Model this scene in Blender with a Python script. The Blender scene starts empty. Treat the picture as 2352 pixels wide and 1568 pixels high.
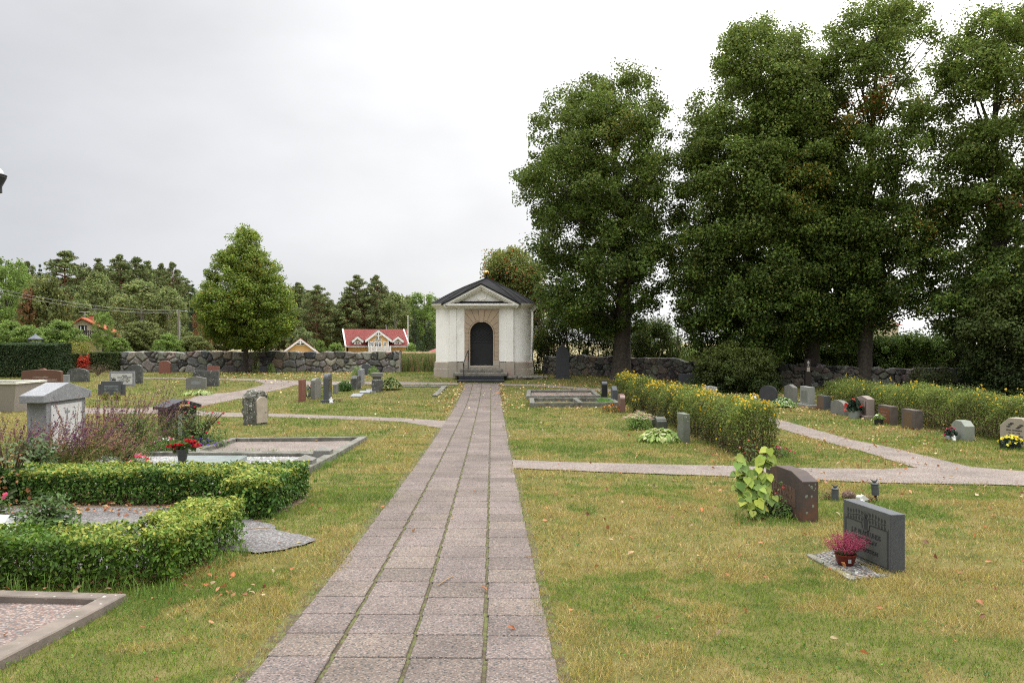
import bpy, bmesh, math, random
import numpy as np
from mathutils import Vector, Matrix
R = math.radians
rng = np.random.default_rng(7)
random.seed(7)
scn = bpy.context.scene
COL = scn.collection

# ------------------------------------------------------------------ camera
F_PX, CX, CY, CAMH = 1898.0, 1176.0, 784.0, 1.65       # focal length in 2352x1568 px
cam_d = bpy.data.cameras.new("camera"); cam = bpy.data.objects.new("camera", cam_d); COL.objects.link(cam)
cam.location = (0, 0, CAMH); cam.rotation_euler = (R(90), 0, 0)
cam_d.sensor_width = 36; cam_d.lens = 36 * F_PX / 2352; cam_d.clip_start = 0.05; cam_d.clip_end = 3000
scn.camera = cam
# ------------------------------------------------------------------ view, world, sun
scn.view_settings.view_transform = 'Standard'; scn.view_settings.look = 'None'
scn.view_settings.exposure = 0.12; scn.view_settings.gamma = 1.0; scn.view_settings.use_curve_mapping = False
scn.cycles.use_denoising = False; scn.cycles.filter_width = 1.15; scn.cycles.use_adaptive_sampling = False
scn.cycles.max_bounces = 6; scn.cycles.diffuse_bounces = 3; scn.cycles.transmission_bounces = 4; scn.cycles.transparent_max_bounces = 6
scn.cycles.glossy_bounces = 2; scn.cycles.caustics_reflective = False; scn.cycles.caustics_refractive = False
SUN_EL, SUN_AZ = 52.0, 48.0       # azimuth from +Y towards +X
w = bpy.data.worlds.new("World"); scn.world = w; w.use_nodes = True
nt = w.node_tree; nt.nodes.clear()
def N(t, **k):
    n = nt.nodes.new(t)
    for a, b in k.items(): setattr(n, a, b)
    return n
def LK(a, b): nt.links.new(a, b)
out = N('ShaderNodeOutputWorld'); bg = N('ShaderNodeBackground'); bg.inputs[1].default_value = 0.1
LK(bg.outputs[0], out.inputs[0])
tc = N('ShaderNodeTexCoord')
sky = N('ShaderNodeTexSky', sky_type='NISHITA'); sky.sun_disc = False
sky.sun_elevation = R(SUN_EL); sky.sun_rotation = R(SUN_AZ); sky.air_density = 1.0; sky.dust_density = 3.0
dot = N('ShaderNodeVectorMath', operation='DOT_PRODUCT'); dot.inputs[1].default_value = Vector((.59, .59, .54)).normalized()
nrm = N('ShaderNodeVectorMath', operation='NORMALIZE'); LK(tc.outputs['Generated'], nrm.inputs[0]); LK(nrm.outputs[0], dot.inputs[0])
rp = N('ShaderNodeValToRGB'); LK(dot.outputs['Value'], rp.inputs[0])
el = rp.color_ramp.elements
stops = [(0.0, (.64, .655, .69)), (.25, (.64, .655, .69)), (.46, (.76, .765, .785)), (.56, (.87, .875, .885)), (.66, (.97, .97, .98)), (.78, (1.15, 1.15, 1.16)), (1.0, (2.3, 2.25, 2.15))]
el[0].position = stops[0][0]; el[0].color = (*stops[0][1], 1); el[1].position = 1.0; el[1].color = (*stops[-1][1], 1)
for p, c in stops[1:-1]:
    e = el.new(p); e.color = (*c, 1)
sep = N('ShaderNodeSeparateXYZ'); LK(nrm.outputs[0], sep.inputs[0])
zr = N('ShaderNodeMapRange'); zr.interpolation_type = 'SMOOTHSTEP'
zr.inputs[1].default_value = .42; zr.inputs[2].default_value = 1.0; zr.inputs[3].default_value = 0; zr.inputs[4].default_value = 4.6
LK(sep.outputs['Z'], zr.inputs[0])
# clouds: soft grey banks, squeezed towards the horizon
mp = N('ShaderNodeMapping'); mp.inputs['Scale'].default_value = (1.6, 1.6, 3.2); LK(nrm.outputs[0], mp.inputs[0])
nz = N('ShaderNodeTexNoise'); nz.inputs['Scale'].default_value = 1.5; nz.inputs['Detail'].default_value = 5; nz.inputs['Roughness'].default_value = .5
LK(mp.outputs[0], nz.inputs[0])
cm = N('ShaderNodeMapRange'); cm.inputs[1].default_value = .3; cm.inputs[2].default_value = .7; cm.inputs[3].default_value = .86; cm.inputs[4].default_value = 1.12
LK(nz.outputs[0], cm.inputs[0])
add = N('ShaderNodeVectorMath', operation='ADD'); LK(rp.outputs[0], add.inputs[0]); LK(zr.outputs[0], add.inputs[1])
mul = N('ShaderNodeVectorMath', operation='SCALE'); LK(add.outputs[0], mul.inputs[0]); LK(cm.outputs[0], mul.inputs['Scale'])
x10 = N('ShaderNodeVectorMath', operation='SCALE'); LK(mul.outputs[0], x10.inputs[0]); x10.inputs['Scale'].default_value = 10.0
mx = N('ShaderNodeMix', data_type='RGBA'); mx.inputs[0].default_value = .93
LK(sky.outputs[0], mx.inputs[6]); LK(x10.outputs[0], mx.inputs[7]); LK(mx.outputs[2], bg.inputs[0])
sd = bpy.data.lights.new("sun", 'SUN'); sd.energy = 1.1; sd.angle = R(16); sd.color = (1, .96, .9)
sun = bpy.data.objects.new("sun", sd); COL.objects.link(sun)
sun.rotation_euler = Vector((math.sin(R(SUN_AZ)) * math.cos(R(SUN_EL)), math.cos(R(SUN_AZ)) * math.cos(R(SUN_EL)), math.sin(R(SUN_EL)))).to_track_quat('Z', 'Y').to_euler()

# ------------------------------------------------------------------ terrain and picture-to-place helpers
_py = np.array([-60, 0, 3, 4.1, 5.2, 6.5, 8.5, 10.5, 14, 18.4, 23, 27.5, 31, 34, 36.4, 37.6, 38.6, 39.6, 41, 44, 60, 80, 100, 112, 130, 160, 3000.])
_pz = np.array([.12, .02, -.01, -.045, -.095, -.14, -.205, -.262, -.352, -.42, -.475, -.50, -.47, -.39, -.275, -.17, -.06, .03, .04, .0, .0, .08, .17, -1.2, -2.6, -2.6, -2.6])
def _pchip(x, y):                                  # monotone cubic slopes
    h = np.diff(x); d = np.diff(y) / h; m = np.zeros_like(y)
    for i in range(1, len(x) - 1):
        if d[i - 1] * d[i] > 0:
            w1 = 2 * h[i] + h[i - 1]; w2 = h[i] + 2 * h[i - 1]
            m[i] = (w1 + w2) / (w1 / d[i - 1] + w2 / d[i])
    m[0] = d[0]; m[-1] = d[-1]
    return m
_pm = _pchip(_py, _pz)
def gz(y):
    y = np.asarray(y, float); i = np.clip(np.searchsorted(_py, y) - 1, 0, len(_py) - 2)
    h = _py[i + 1] - _py[i]; t = (y - _py[i]) / h
    return ((2*t**3 - 3*t**2 + 1) * _pz[i] + (t**3 - 2*t**2 + t) * h * _pm[i] + (-2*t**3 + 3*t**2) * _pz[i+1] + (t**3 - t**2) * h * _pm[i+1])
_yy = np.arange(1.5, 112, .02); _pp = CY + (CAMH - gz(_yy)) / _yy * F_PX
def U(px, py):
    """ground point seen at picture position (2352 x 1568)"""
    j = np.where((_pp[:-1] >= py) & (_pp[1:] < py))[0]
    y = 100.0 if len(j) == 0 else _yy[j[0]]
    return ((px - CX) / F_PX * y, y)
def at(px, Y): return (px - CX) / F_PX * Y
def zat(py, Y): return CAMH + (CY - py) / F_PX * Y

def vnoise(x, y, s=1.0, seed=0):
    """smooth value noise 0..1"""
    r = np.random.default_rng(seed + 100).random((256, 256)); x = np.asarray(x) * s + 1000; y = np.asarray(y) * s + 1000
    xi = np.floor(x).astype(int); yi = np.floor(y).astype(int); fx = x - xi; fy = y - yi
    fx = fx*fx*(3-2*fx); fy = fy*fy*(3-2*fy); a = xi % 256; b = yi % 256; c = (xi+1) % 256; d = (yi+1) % 256
    return (r[a, b]*(1-fx) + r[c, b]*fx)*(1-fy) + (r[a, d]*(1-fx) + r[c, d]*fx)*fy
def fbm(x, y, s=1.0, seed=0, o=4):
    t = 0; a = 1; n = 0
    for k in range(o): t = t + a * vnoise(x, y, s * 2**k, seed + k * 7); n += a; a *= .5
    return t / n

# ------------------------------------------------------------------ mesh helpers
def npmesh(name, parts, mat=None, parent=None, smooth=False, cols=None):
    """parts: list of (V (n,3), F (m,k)); cols: per-face colours (sum m,3)"""
    V = np.concatenate([p[0] for p in parts]).astype(np.float32)
    offs = np.cumsum([0] + [len(p[0]) for p in parts[:-1]])
    loops = np.concatenate([(p[1] + o).ravel() for p, o in zip(parts, offs)]).astype(np.int32)
    sizes = np.concatenate([np.full(len(p[1]), p[1].shape[1]) for p in parts]).astype(np.int32)
    starts = np.concatenate([[0], np.cumsum(sizes)[:-1]]).astype(np.int32)
    me = bpy.data.meshes.new(name); me.vertices.add(len(V)); me.vertices.foreach_set('co', V.ravel())
    me.loops.add(len(loops)); me.loops.foreach_set('vertex_index', loops)
    me.polygons.add(len(sizes)); me.polygons.foreach_set('loop_start', starts)
    me.polygons.foreach_set('use_smooth', np.full(len(sizes), smooth))
    me.update(calc_edges=True)
    if cols is not None:
        a = me.attributes.new('Col', 'FLOAT_COLOR', 'FACE')
        c = np.ones((len(sizes), 4), np.float32); c[:, :3] = cols; a.data.foreach_set('color', c.ravel())
    if mat: me.materials.append(mat)
    o = bpy.data.objects.new(name, me); COL.objects.link(o)
    if parent: o.parent = parent
    return o
def tag(o, label=None, cat=None, group=None, kind=None):
    if label: o['label'] = label
    if cat: o['category'] = cat
    if group: o['group'] = group
    if kind: o['kind'] = kind
    return o
def thing(name, label, cat, loc=(0, 0, 0), rz=0.0, group=None):
    o = bpy.data.objects.new(name, None); COL.objects.link(o); o.location = loc; o.rotation_euler = (0, 0, R(rz)); o.empty_display_size = .1
    return tag(o, label, cat, group)
class MB:
    def __init__(s): s.v = []; s.f = []
    def add(s, V, Fs):
        n = len(s.v); s.v += [tuple(map(float, p)) for p in V]; s.f += [tuple(i + n for i in f) for f in Fs]; return s
    def box(s, x0, x1, y0, y1, z0, z1):
        V = [(x0,y0,z0),(x1,y0,z0),(x1,y1,z0),(x0,y1,z0),(x0,y0,z1),(x1,y0,z1),(x1,y1,z1),(x0,y1,z1)]
        return s.add(V, [(0,3,2,1),(4,5,6,7),(0,1,5,4),(1,2,6,5),(2,3,7,6),(3,0,4,7)])
    def prism(s, pts, y0, y1):
        """pts (x,z) counter-clockwise seen from -y"""
        n = len(pts); V = [(p[0], y0, p[1]) for p in pts] + [(p[0], y1, p[1]) for p in pts]
        return s.add(V, [tuple(range(n)), tuple(range(2*n-1, n-1, -1))] + [(i, n+i, n+(i+1) % n, (i+1) % n) for i in range(n)])
    def slab(s, pts, z0, z1):
        """pts (x,y) ccw from above; z0/z1 numbers"""
        n = len(pts); V = [(p[0], p[1], z0) for p in pts] + [(p[0], p[1], z1) for p in pts]
        return s.add(V, [tuple(range(n-1, -1, -1)), tuple(range(n, 2*n))] + [(i, (i+1) % n, n+(i+1) % n, n+i) for i in range(n)])
    def tube(s, P, r, n=6, cap=True):
        P = [Vector(p) for p in P]; r = r if hasattr(r, '__len__') else [r] * len(P); V = []; Fs = []
        for i, p in enumerate(P):
            d = (P[min(i+1, len(P)-1)] - P[max(i-1, 0)]).normalized()
            a = d.cross(Vector((0, 0, 1)) if abs(d.z) < .9 else Vector((1, 0, 0))).normalized(); b = d.cross(a)
            V += [p + r[i] * (math.cos(2*math.pi*k/n) * a + math.sin(2*math.pi*k/n) * b) for k in range(n)]
        for i in range(len(P) - 1):
            Fs += [(i*n+k, i*n+(k+1) % n, (i+1)*n+(k+1) % n, (i+1)*n+k) for k in range(n)]
        if cap: Fs += [tuple(range(n-1, -1, -1)), tuple(range((len(P)-1)*n, len(P)*n))]
        return s.add(V, Fs)
    def lathe(s, prof, n=16, c=(0, 0, 0)):
        V = [(c[0] + r*math.cos(2*math.pi*k/n), c[1] + r*math.sin(2*math.pi*k/n), c[2] + z) for r, z in prof for k in range(n)]
        Fs = [(i*n+k, i*n+(k+1) % n, (i+1)*n+(k+1) % n, (i+1)*n+k) for i in range(len(prof)-1) for k in range(n)]
        Fs += [tuple(range(n-1, -1, -1)), tuple(range((len(prof)-1)*n, len(prof)*n))]
        return s.add(V, Fs)
    def blob(s, c, r, n=8, m=6, jit=.0, rnd=random):
        r = r if hasattr(r, '__len__') else (r, r, r); V = []; Fs = []
        for i in range(m + 1):
            th = math.pi * i / m
            for k in range(n):
                ph = 2*math.pi*k/n; j = 1 + jit * (rnd.random() - .5)
                V.append((c[0] + r[0]*math.sin(th)*math.cos(ph)*j, c[1] + r[1]*math.sin(th)*math.sin(ph)*j, c[2] - r[2]*math.cos(th)*j))
        for i in range(m): Fs += [(i*n+k, i*n+(k+1) % n, (i+1)*n+(k+1) % n, (i+1)*n+k) for k in range(n)]
        return s.add(V, Fs)
    def xf(s, M):
        s.v = [tuple(M @ Vector(p)) for p in s.v]; return s
    def build(s, name, mat, parent=None, smooth=False, bevel=0, seg=1, rough=0, cuts=0, seed=1, auto=False):
        me = bpy.data.meshes.new(name); me.from_pydata(s.v, [], s.f)
        bm = bmesh.new(); bm.from_mesh(me)
        bmesh.ops.remove_doubles(bm, verts=bm.verts, dist=1e-5)
        bmesh.ops.recalc_face_normals(bm, faces=bm.faces)
        if bevel:
            es = [e for e in bm.edges if len(e.link_faces) == 2 and e.calc_face_angle(0) > R(28)]
            bmesh.ops.bevel(bm, geom=es, offset=bevel, segments=seg, profile=.6, affect='EDGES', clamp_overlap=True)
        if rough:
            bmesh.ops.triangulate(bm, faces=[f for f in bm.faces if len(f.verts) > 4])
            bmesh.ops.subdivide_edges(bm, edges=bm.edges, cuts=cuts, use_grid_fill=True)
            from mathutils import noise
            bm.normal_update()
            for v in bm.verts:
                o = Vector((seed*3.1, seed*1.7, 0)); nn = noise.noise(v.co*4+o)*.6 + noise.noise(v.co*11+o)*.35 + noise.noise(v.co*26+o)*.2
                v.co += v.normal * nn * rough
        bm.to_mesh(me); bm.free()
        if smooth:
            me.polygons.foreach_set('use_smooth', [True]*len(me.polygons))
            if auto: me.set_sharp_from_angle(angle=R(35))
        me.materials.append(mat); o = bpy.data.objects.new(name, me); COL.objects.link(o)
        if parent: o.parent = parent
        return o

# ------------------------------------------------------------------ materials
MATS = {}
def mat(name, col, col2=None, scale=6.0, rough=.8, bump=0.0, bscale=60.0, lichen=0.0, lcol=(.42, .44, .38), speck=None, sp_scale=250, sp_amt=.45, spec=.3, metallic=0.0, stain=None, stain_amt=.5, ramp=(.35, .65)):
    if name in MATS: return MATS[name]
    m = bpy.data.materials.new(name); m.use_nodes = True; t = m.node_tree; b = t.nodes['Principled BSDF']
    def n(k, **kw):
        q = t.nodes.new(k)
        for a, c in kw.items(): setattr(q, a, c)
        return q
    L = t.links.new; tc = n('ShaderNodeTexCoord')
    def noise(s, d=4, r=.55):
        q = n('ShaderNodeTexNoise'); q.inputs['Scale'].default_value = s; q.inputs['Detail'].default_value = d; q.inputs['Roughness'].default_value = r
        L(tc.outputs['Object'], q.inputs['Vector']); return q.outputs[0]
    def rng_(x, a, c):
        q = n('ShaderNodeMapRange'); q.inputs[1].default_value = a; q.inputs[2].default_value = c; L(x, q.inputs[0]); return q.outputs[0]
    def mix(f, a, c):
        q = n('ShaderNodeMix', data_type='RGBA')
        if hasattr(f, 'links'): L(f, q.inputs[0])
        else: q.inputs[0].default_value = f
        for s_, v in ((6, a), (7, c)):
            if hasattr(v, 'links'): L(v, q.inputs[s_])
            else: q.inputs[s_].default_value = (*v, 1)
        return q.outputs[2]
    c = mix(rng_(noise(scale), *ramp), col, col2 or tuple(x*.75 for x in col))
    if speck: c = mix(rng_(noise(sp_scale, 1), sp_amt, sp_amt + .12), c, speck)
    if stain:
        c = mix(rng_(noise(scale*.6, 6, .7), .62 - stain_amt*.25, .72 - stain_amt*.1), c, stain)
    if lichen:
        v = n('ShaderNodeTexVoronoi'); v.inputs['Scale'].default_value = 16; L(tc.outputs['Object'], v.inputs['Vector'])
        q = n('ShaderNodeMath', operation='ADD'); L(v.outputs[0], q.inputs[0]); L(noise(9, 6, .7), q.inputs[1])
        th = .45 + .35 * lichen
        c = mix(rng_(q.outputs[0], th + .05, th - .05), c, lcol)
    L(c, b.inputs['Base Color']); b.inputs['Roughness'].default_value = rough; b.inputs['Specular IOR Level'].default_value = spec; b.inputs['Metallic'].default_value = metallic
    if bump:
        q = n('ShaderNodeBump'); q.inputs['Strength'].default_value = bump; q.inputs['Distance'].default_value = .01
        L(noise(bscale, 5, .65), q.inputs['Height']); L(q.outputs[0], b.inputs['Normal'])
    MATS[name] = m; return m
def attrmat(name, rough=.6, trans=.35, spec=.3, gain=1.0, bump=0):
    """takes each face's own colour from the mesh: leaves, blades, stones"""
    if name in MATS: return MATS[name]
    m = bpy.data.materials.new(name); m.use_nodes = True; t = m.node_tree; b = t.nodes['Principled BSDF']
    a = t.nodes.new('ShaderNodeAttribute'); a.attribute_name = 'Col'
    t.links.new(a.outputs['Color'], b.inputs['Base Color']); b.inputs['Roughness'].default_value = rough; b.inputs['Specular IOR Level'].default_value = spec
    if bump:
        tc = t.nodes.new('ShaderNodeTexCoord'); nz = t.nodes.new('ShaderNodeTexNoise'); nz.inputs['Scale'].default_value = 14; nz.inputs['Detail'].default_value = 8; nz.inputs['Roughness'].default_value = .7
        t.links.new(tc.outputs['Object'], nz.inputs['Vector'])
        bp = t.nodes.new('ShaderNodeBump'); bp.inputs['Strength'].default_value = bump; bp.inputs['Distance'].default_value = .03; t.links.new(nz.outputs[0], bp.inputs['Height']); t.links.new(bp.outputs[0], b.inputs['Normal'])
        mr = t.nodes.new('ShaderNodeMapRange'); mr.inputs[1].default_value = .3; mr.inputs[2].default_value = .7; mr.inputs[3].default_value = .55; mr.inputs[4].default_value = 1.5; t.links.new(nz.outputs[0], mr.inputs[0])
        vm = t.nodes.new('ShaderNodeVectorMath'); vm.operation = 'SCALE'; t.links.new(a.outputs['Color'], vm.inputs[0]); t.links.new(mr.outputs[0], vm.inputs['Scale'])
        nz2 = t.nodes.new('ShaderNodeTexNoise'); nz2.inputs['Scale'].default_value = 7; nz2.inputs['Detail'].default_value = 8; nz2.inputs['Roughness'].default_value = .75; t.links.new(tc.outputs['Object'], nz2.inputs['Vector'])
        m2 = t.nodes.new('ShaderNodeMapRange'); m2.inputs[1].default_value = .56; m2.inputs[2].default_value = .62; m2.inputs[4].default_value = .6; t.links.new(nz2.outputs[0], m2.inputs[0])
        mm = t.nodes.new('ShaderNodeMix'); mm.data_type = 'RGBA'; mm.inputs[7].default_value = (.36, .38, .34, 1); t.links.new(m2.outputs[0], mm.inputs[0]); t.links.new(vm.outputs[0], mm.inputs[6]); t.links.new(mm.outputs[2], b.inputs['Base Color'])
    if trans:
        o = t.nodes['Material Output']; tr = t.nodes.new('ShaderNodeBsdfTranslucent'); ms = t.nodes.new('ShaderNodeMixShader'); ms.inputs[0].default_value = trans
        t.links.new(a.outputs['Color'], tr.inputs[0]); t.links.new(b.outputs[0], ms.inputs[1]); t.links.new(tr.outputs[0], ms.inputs[2]); t.links.new(ms.outputs[0], o.inputs[0])
    MATS[name] = m; return m
def glass(name='window_glass'):
    return mat(name, (.02, .024, .03), rough=.08, spec=.8)
M_leaf = attrmat('foliage'); M_grass = attrmat('grass_blades', rough=.7, trans=.3, spec=.15); M_petal = attrmat('petals', rough=.55, trans=.25, spec=.2)
M_needle = attrmat('needles', rough=.7, trans=.15, spec=.15)
M_bark = mat('bark', (.085, .07, .055), (.045, .037, .03), scale=9, rough=.95, bump=.8, bscale=25, lichen=.12)
M_twig = mat('twigs', (.10, .065, .04), (.05, .034, .022), scale=20, rough=.9)
M_pinebark = mat('pine_bark', (.25, .11, .055), (.12, .07, .05), scale=2, rough=.9)
M_birch = mat('birch_bark', (.5, .48, .43), (.2, .18, .16), scale=5, rough=.8)

# ------------------------------------------------------------------ foliage helpers
def unit(n, up=0.0):
    v = rng.normal(size=(n, 3)); v[:, 2] += up; return v / np.linalg.norm(v, axis=1, keepdims=True)
def leafs(P, Nn, L, W, k=4, curl=.15, D=None):
    """diamond (k=4) or hexagonal (k=6) leaves"""
    n = len(P); L = np.broadcast_to(np.asarray(L, float), (n,))[:, None]; W = np.broadcast_to(np.asarray(W, float), (n,))[:, None]
    d = D if D is not None else np.cross(Nn, unit(n)); d = d / (np.linalg.norm(d, axis=1, keepdims=True) + 1e-9)
    s = np.cross(Nn, d); s = s / (np.linalg.norm(s, axis=1, keepdims=True) + 1e-9)
    if k == 4: pts = [P - d*L/2, P + s*W/2 + Nn*W*curl, P + d*L/2 - Nn*L*curl, P - s*W/2 + Nn*W*curl]
    else:
        pts = [P - d*L/2, P - d*L*.22 + s*W*.42, P + d*L*.15 + s*W*.5, P + d*L/2 - Nn*L*curl, P + d*L*.15 - s*W*.5, P - d*L*.22 - s*W*.42]
    V = np.stack(pts, 1).reshape(-1, 3); Fs = np.arange(n * len(pts)).reshape(n, len(pts)); return V, Fs
def palette(n, cols, wts, jit=.18):
    c = np.array(cols)[rng.choice(len(cols), n, p=np.array(wts)/np.sum(wts))]
    return np.clip(c * (1 + jit * rng.normal(size=(n, 1))) * (1 + .05 * rng.normal(size=(n, 3))), .005, .95)
LIME = [(.052, .092, .015), (.074, .124, .02), (.105, .155, .026), (.17, .175, .03), (.03, .054, .011)]
# ------------------------------------------------------------------ setting: ground, paths, grass
def pebbles(name, cols, scale=70, bump=.6, rough=.85, gap=(.12, .1, .09), tint=False):
    m = bpy.data.materials.new(name); m.use_nodes = True; t = m.node_tree; b = t.nodes['Principled BSDF']; L = t.links.new
    tc = t.nodes.new('ShaderNodeTexCoord'); v = t.nodes.new('ShaderNodeTexVoronoi'); v.inputs['Scale'].default_value = scale; L(tc.outputs['Object'], v.inputs['Vector'])
    sp = t.nodes.new('ShaderNodeSeparateColor'); L(v.outputs['Color'], sp.inputs[0])
    r = t.nodes.new('ShaderNodeValToRGB'); r.color_ramp.interpolation = 'CONSTANT'; L(sp.outputs[0], r.inputs[0])
    e = r.color_ramp.elements; e[0].position = 0; e[0].color = (*cols[0], 1); e[1].position = 1.0 / len(cols); e[1].color = (*cols[1], 1)
    for i in range(2, len(cols)):
        q = e.new(i / len(cols)); q.color = (*cols[i], 1)
    mr = t.nodes.new('ShaderNodeMapRange'); mr.inputs[1].default_value = .45; mr.inputs[2].default_value = .75; L(v.outputs['Distance'], mr.inputs[0])
    mx = t.nodes.new('ShaderNodeMix'); mx.data_type = 'RGBA'; L(mr.outputs[0], mx.inputs[0]); L(r.outputs[0], mx.inputs[6]); mx.inputs[7].default_value = (*gap, 1)
    nz = t.nodes.new('ShaderNodeTexNoise'); nz.inputs['Scale'].default_value = 1.7; nz.inputs['Detail'].default_value = 6; L(tc.outputs['Object'], nz.inputs['Vector'])
    m2 = t.nodes.new('ShaderNodeMapRange'); m2.inputs[1].default_value = .3; m2.inputs[2].default_value = .7; m2.inputs[3].default_value = .8; m2.inputs[4].default_value = 1.18; L(nz.outputs[0], m2.inputs[0])
    vs = t.nodes.new('ShaderNodeVectorMath'); vs.operation = 'SCALE'; L(mx.outputs[2], vs.inputs[0]); L(m2.outputs[0], vs.inputs['Scale']); 
    if tint:
        at_ = t.nodes.new('ShaderNodeAttribute'); at_.attribute_name = 'Col'; vm = t.nodes.new('ShaderNodeVectorMath'); vm.operation = 'MULTIPLY'; L(vs.outputs[0], vm.inputs[0]); L(at_.outputs['Color'], vm.inputs[1]); L(vm.outputs[0], b.inputs['Base Color'])
    else: L(vs.outputs[0], b.inputs['Base Color'])
    bp = t.nodes.new('ShaderNodeBump'); bp.invert = True; bp.inputs['Strength'].default_value = bump; bp.inputs['Distance'].default_value = .6 / scale; L(v.outputs['Distance'], bp.inputs['Height']); L(bp.outputs[0], b.inputs['Normal'])
    b.inputs['Roughness'].default_value = rough; b.inputs['Specular IOR Level'].default_value = .25
    MATS[name] = m; return m
M_slab = pebbles('exposed_pebble_concrete', [(.150, .110, .090), (.105, .092, .083), (.215, .175, .150), (.125, .094, .080), (.180, .140, .117), (.055, .050, .048)], 88, tint=True)
M_gravel = pebbles('pink_gravel', [(.185, .145, .12), (.225, .19, .165), (.14, .108, .09), (.27, .24, .21), (.165, .125, .10)], 70)
M_gravel2 = pebbles('red_gravel', [(.21, .145, .12), (.26, .22, .195), (.15, .095, .08), (.11, .105, .105), (.25, .18, .15)], 58)
M_ggravel = pebbles('grey_gravel', [(0.112, 0.112, 0.112), (0.165, 0.165, 0.165), (0.066, 0.066, 0.069), (0.092, 0.086, 0.079), (0.211, 0.211, 0.211)], 60)
M_white = pebbles('white_pebbles', [(0.273, 0.273, 0.267), (0.227, 0.227, 0.221), (0.312, 0.312, 0.299), (0.169, 0.169, 0.169)], 45, gap=(0.227, 0.221, 0.215))

def groundmat():
    m = bpy.data.materials.new('turf'); m.use_nodes = True; t = m.node_tree; b = t.nodes['Principled BSDF']; L = t.links.new
    tc = t.nodes.new('ShaderNodeTexCoord')
    def nz(s, d=5):
        q = t.nodes.new('ShaderNodeTexNoise'); q.inputs['Scale'].default_value = s; q.inputs['Detail'].default_value = d; q.inputs['Roughness'].default_value = .65; L(tc.outputs['Object'], q.inputs['Vector']); return q.outputs[0]
    def ramp(x, st):
        r = t.nodes.new('ShaderNodeValToRGB'); L(x, r.inputs[0]); e = r.color_ramp.elements
        e[0].position, e[0].color = st[0][0], (*st[0][1], 1); e[1].position, e[1].color = st[-1][0], (*st[-1][1], 1)
        for p, c in st[1:-1]: q = e.new(p); q.color = (*c, 1)
        return r.outputs[0]
    near = ramp(nz(3.0, 8), [(.3, (.045, .06, .015)), (.5, (.10, .095, .03)), (.7, (.16, .13, .055))])
    far = ramp(nz(.12, 8), [(.3, (.12, .12, .05)), (.5, (.20, .17, .09)), (.7, (.26, .21, .12))])
    sp = t.nodes.new('ShaderNodeSeparateXYZ'); L(tc.outputs['Object'], sp.inputs[0])
    mr = t.nodes.new('ShaderNodeMapRange'); mr.inputs[1].default_value = 46; mr.inputs[2].default_value = 52; L(sp.outputs['Y'], mr.inputs[0])
    mx = t.nodes.new('ShaderNodeMix'); mx.data_type = 'RGBA'; L(mr.outputs[0], mx.inputs[0]); L(near, mx.inputs[6]); L(far, mx.inputs[7]); L(mx.outputs[2], b.inputs['Base Color'])
    b.inputs['Roughness'].default_value = 1; b.inputs['Specular IOR Level'].default_value = .1
    return m
def grid(name, xs, ys, dz, m, kind='structure'):
    X, Y = np.meshgrid(xs, ys); V = np.stack([X, Y, gz(Y) + dz], -1).reshape(-1, 3); nx = len(xs)
    a = (np.arange(len(ys)-1)[:, None] * nx + np.arange(nx-1)[None]).ravel()
    return tag(npmesh(name, [(V, np.stack([a, a+1, a+1+nx, a+nx], 1))], m, smooth=True), kind=kind)
tag(grid('ground', np.array([-900, -300, -120, -60, -30, -15, 0, 15, 30, 60, 120, 300, 900.]), np.concatenate([np.arange(-60, 2, 2.), np.arange(2, 62, .25), np.arange(62, 135, 2), np.array([140, 160, 200, 300, 600, 1200, 2600.])]), 0, groundmat()),
    'grass covered ground of the churchyard and meadow beyond', 'ground')

def resample(P, n):
    P = np.array(P, float); s = np.concatenate([[0], np.cumsum(np.hypot(*np.diff(P, axis=0).T))]); t = np.linspace(0, s[-1], n)
    return np.stack([np.interp(t, s, P[:, 0]), np.interp(t, s, P[:, 1])], 1)
EXCL = []                                             # ground-plane polygons without turf
def strip(name, top_px, bot_px, m, n=120, dz=.006, label=None, world=False, cat='path', wob=.03):
    A = resample(top_px if world else [U(*p) for p in top_px], n); B = resample(bot_px if world else [U(*p) for p in bot_px], n)
    for Q, sd in ((A, 1), (B, 2)): Q[:, 0] += wob * (fbm(Q[:, 0], Q[:, 1], 2.5, sd) - .5) * 2; Q[:, 1] += wob * (fbm(Q[:, 0], Q[:, 1], 2.5, sd+5) - .5) * 2
    EXCL.append(np.concatenate([A, B[::-1]]))
    k = 9; T = np.linspace(0, 1, k)[None, :, None]; G = A[:, None] * (1-T) + B[:, None] * T
    V = np.concatenate([G, (gz(G[..., 1]) + dz)[..., None]], -1).reshape(-1, 3)
    a = (np.arange(n-1)[:, None]*k + np.arange(k-1)[None]).ravel()
    return tag(npmesh(name, [(V, np.stack([a, a+k, a+k+1, a+1], 1))], m, smooth=True), label, cat, kind='structure')
def inpoly(x, y, P):
    c = np.zeros(len(x), bool); j = len(P) - 1
    lo = P.min(0); hi = P.max(0); idx = np.where((x >= lo[0]) & (x <= hi[0]) & (y >= lo[1]) & (y <= hi[1]))[0]
    if len(idx) == 0: return c
    xx, yy = x[idx], y[idx]; cc = np.zeros(len(idx), bool)
    for i in range(len(P)):
        a, b = P[i], P[j]
        cc ^= ((a[1] > yy) != (b[1] > yy)) & (xx < (b[0]-a[0]) * (yy-a[1]) / (b[1]-a[1] + 1e-12) + a[0]); j = i
    c[idx] = cc; return c
def pathx(y): return -0.4546 - .0243 * np.asarray(y, float)      # middle joint of the paved walk

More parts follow.
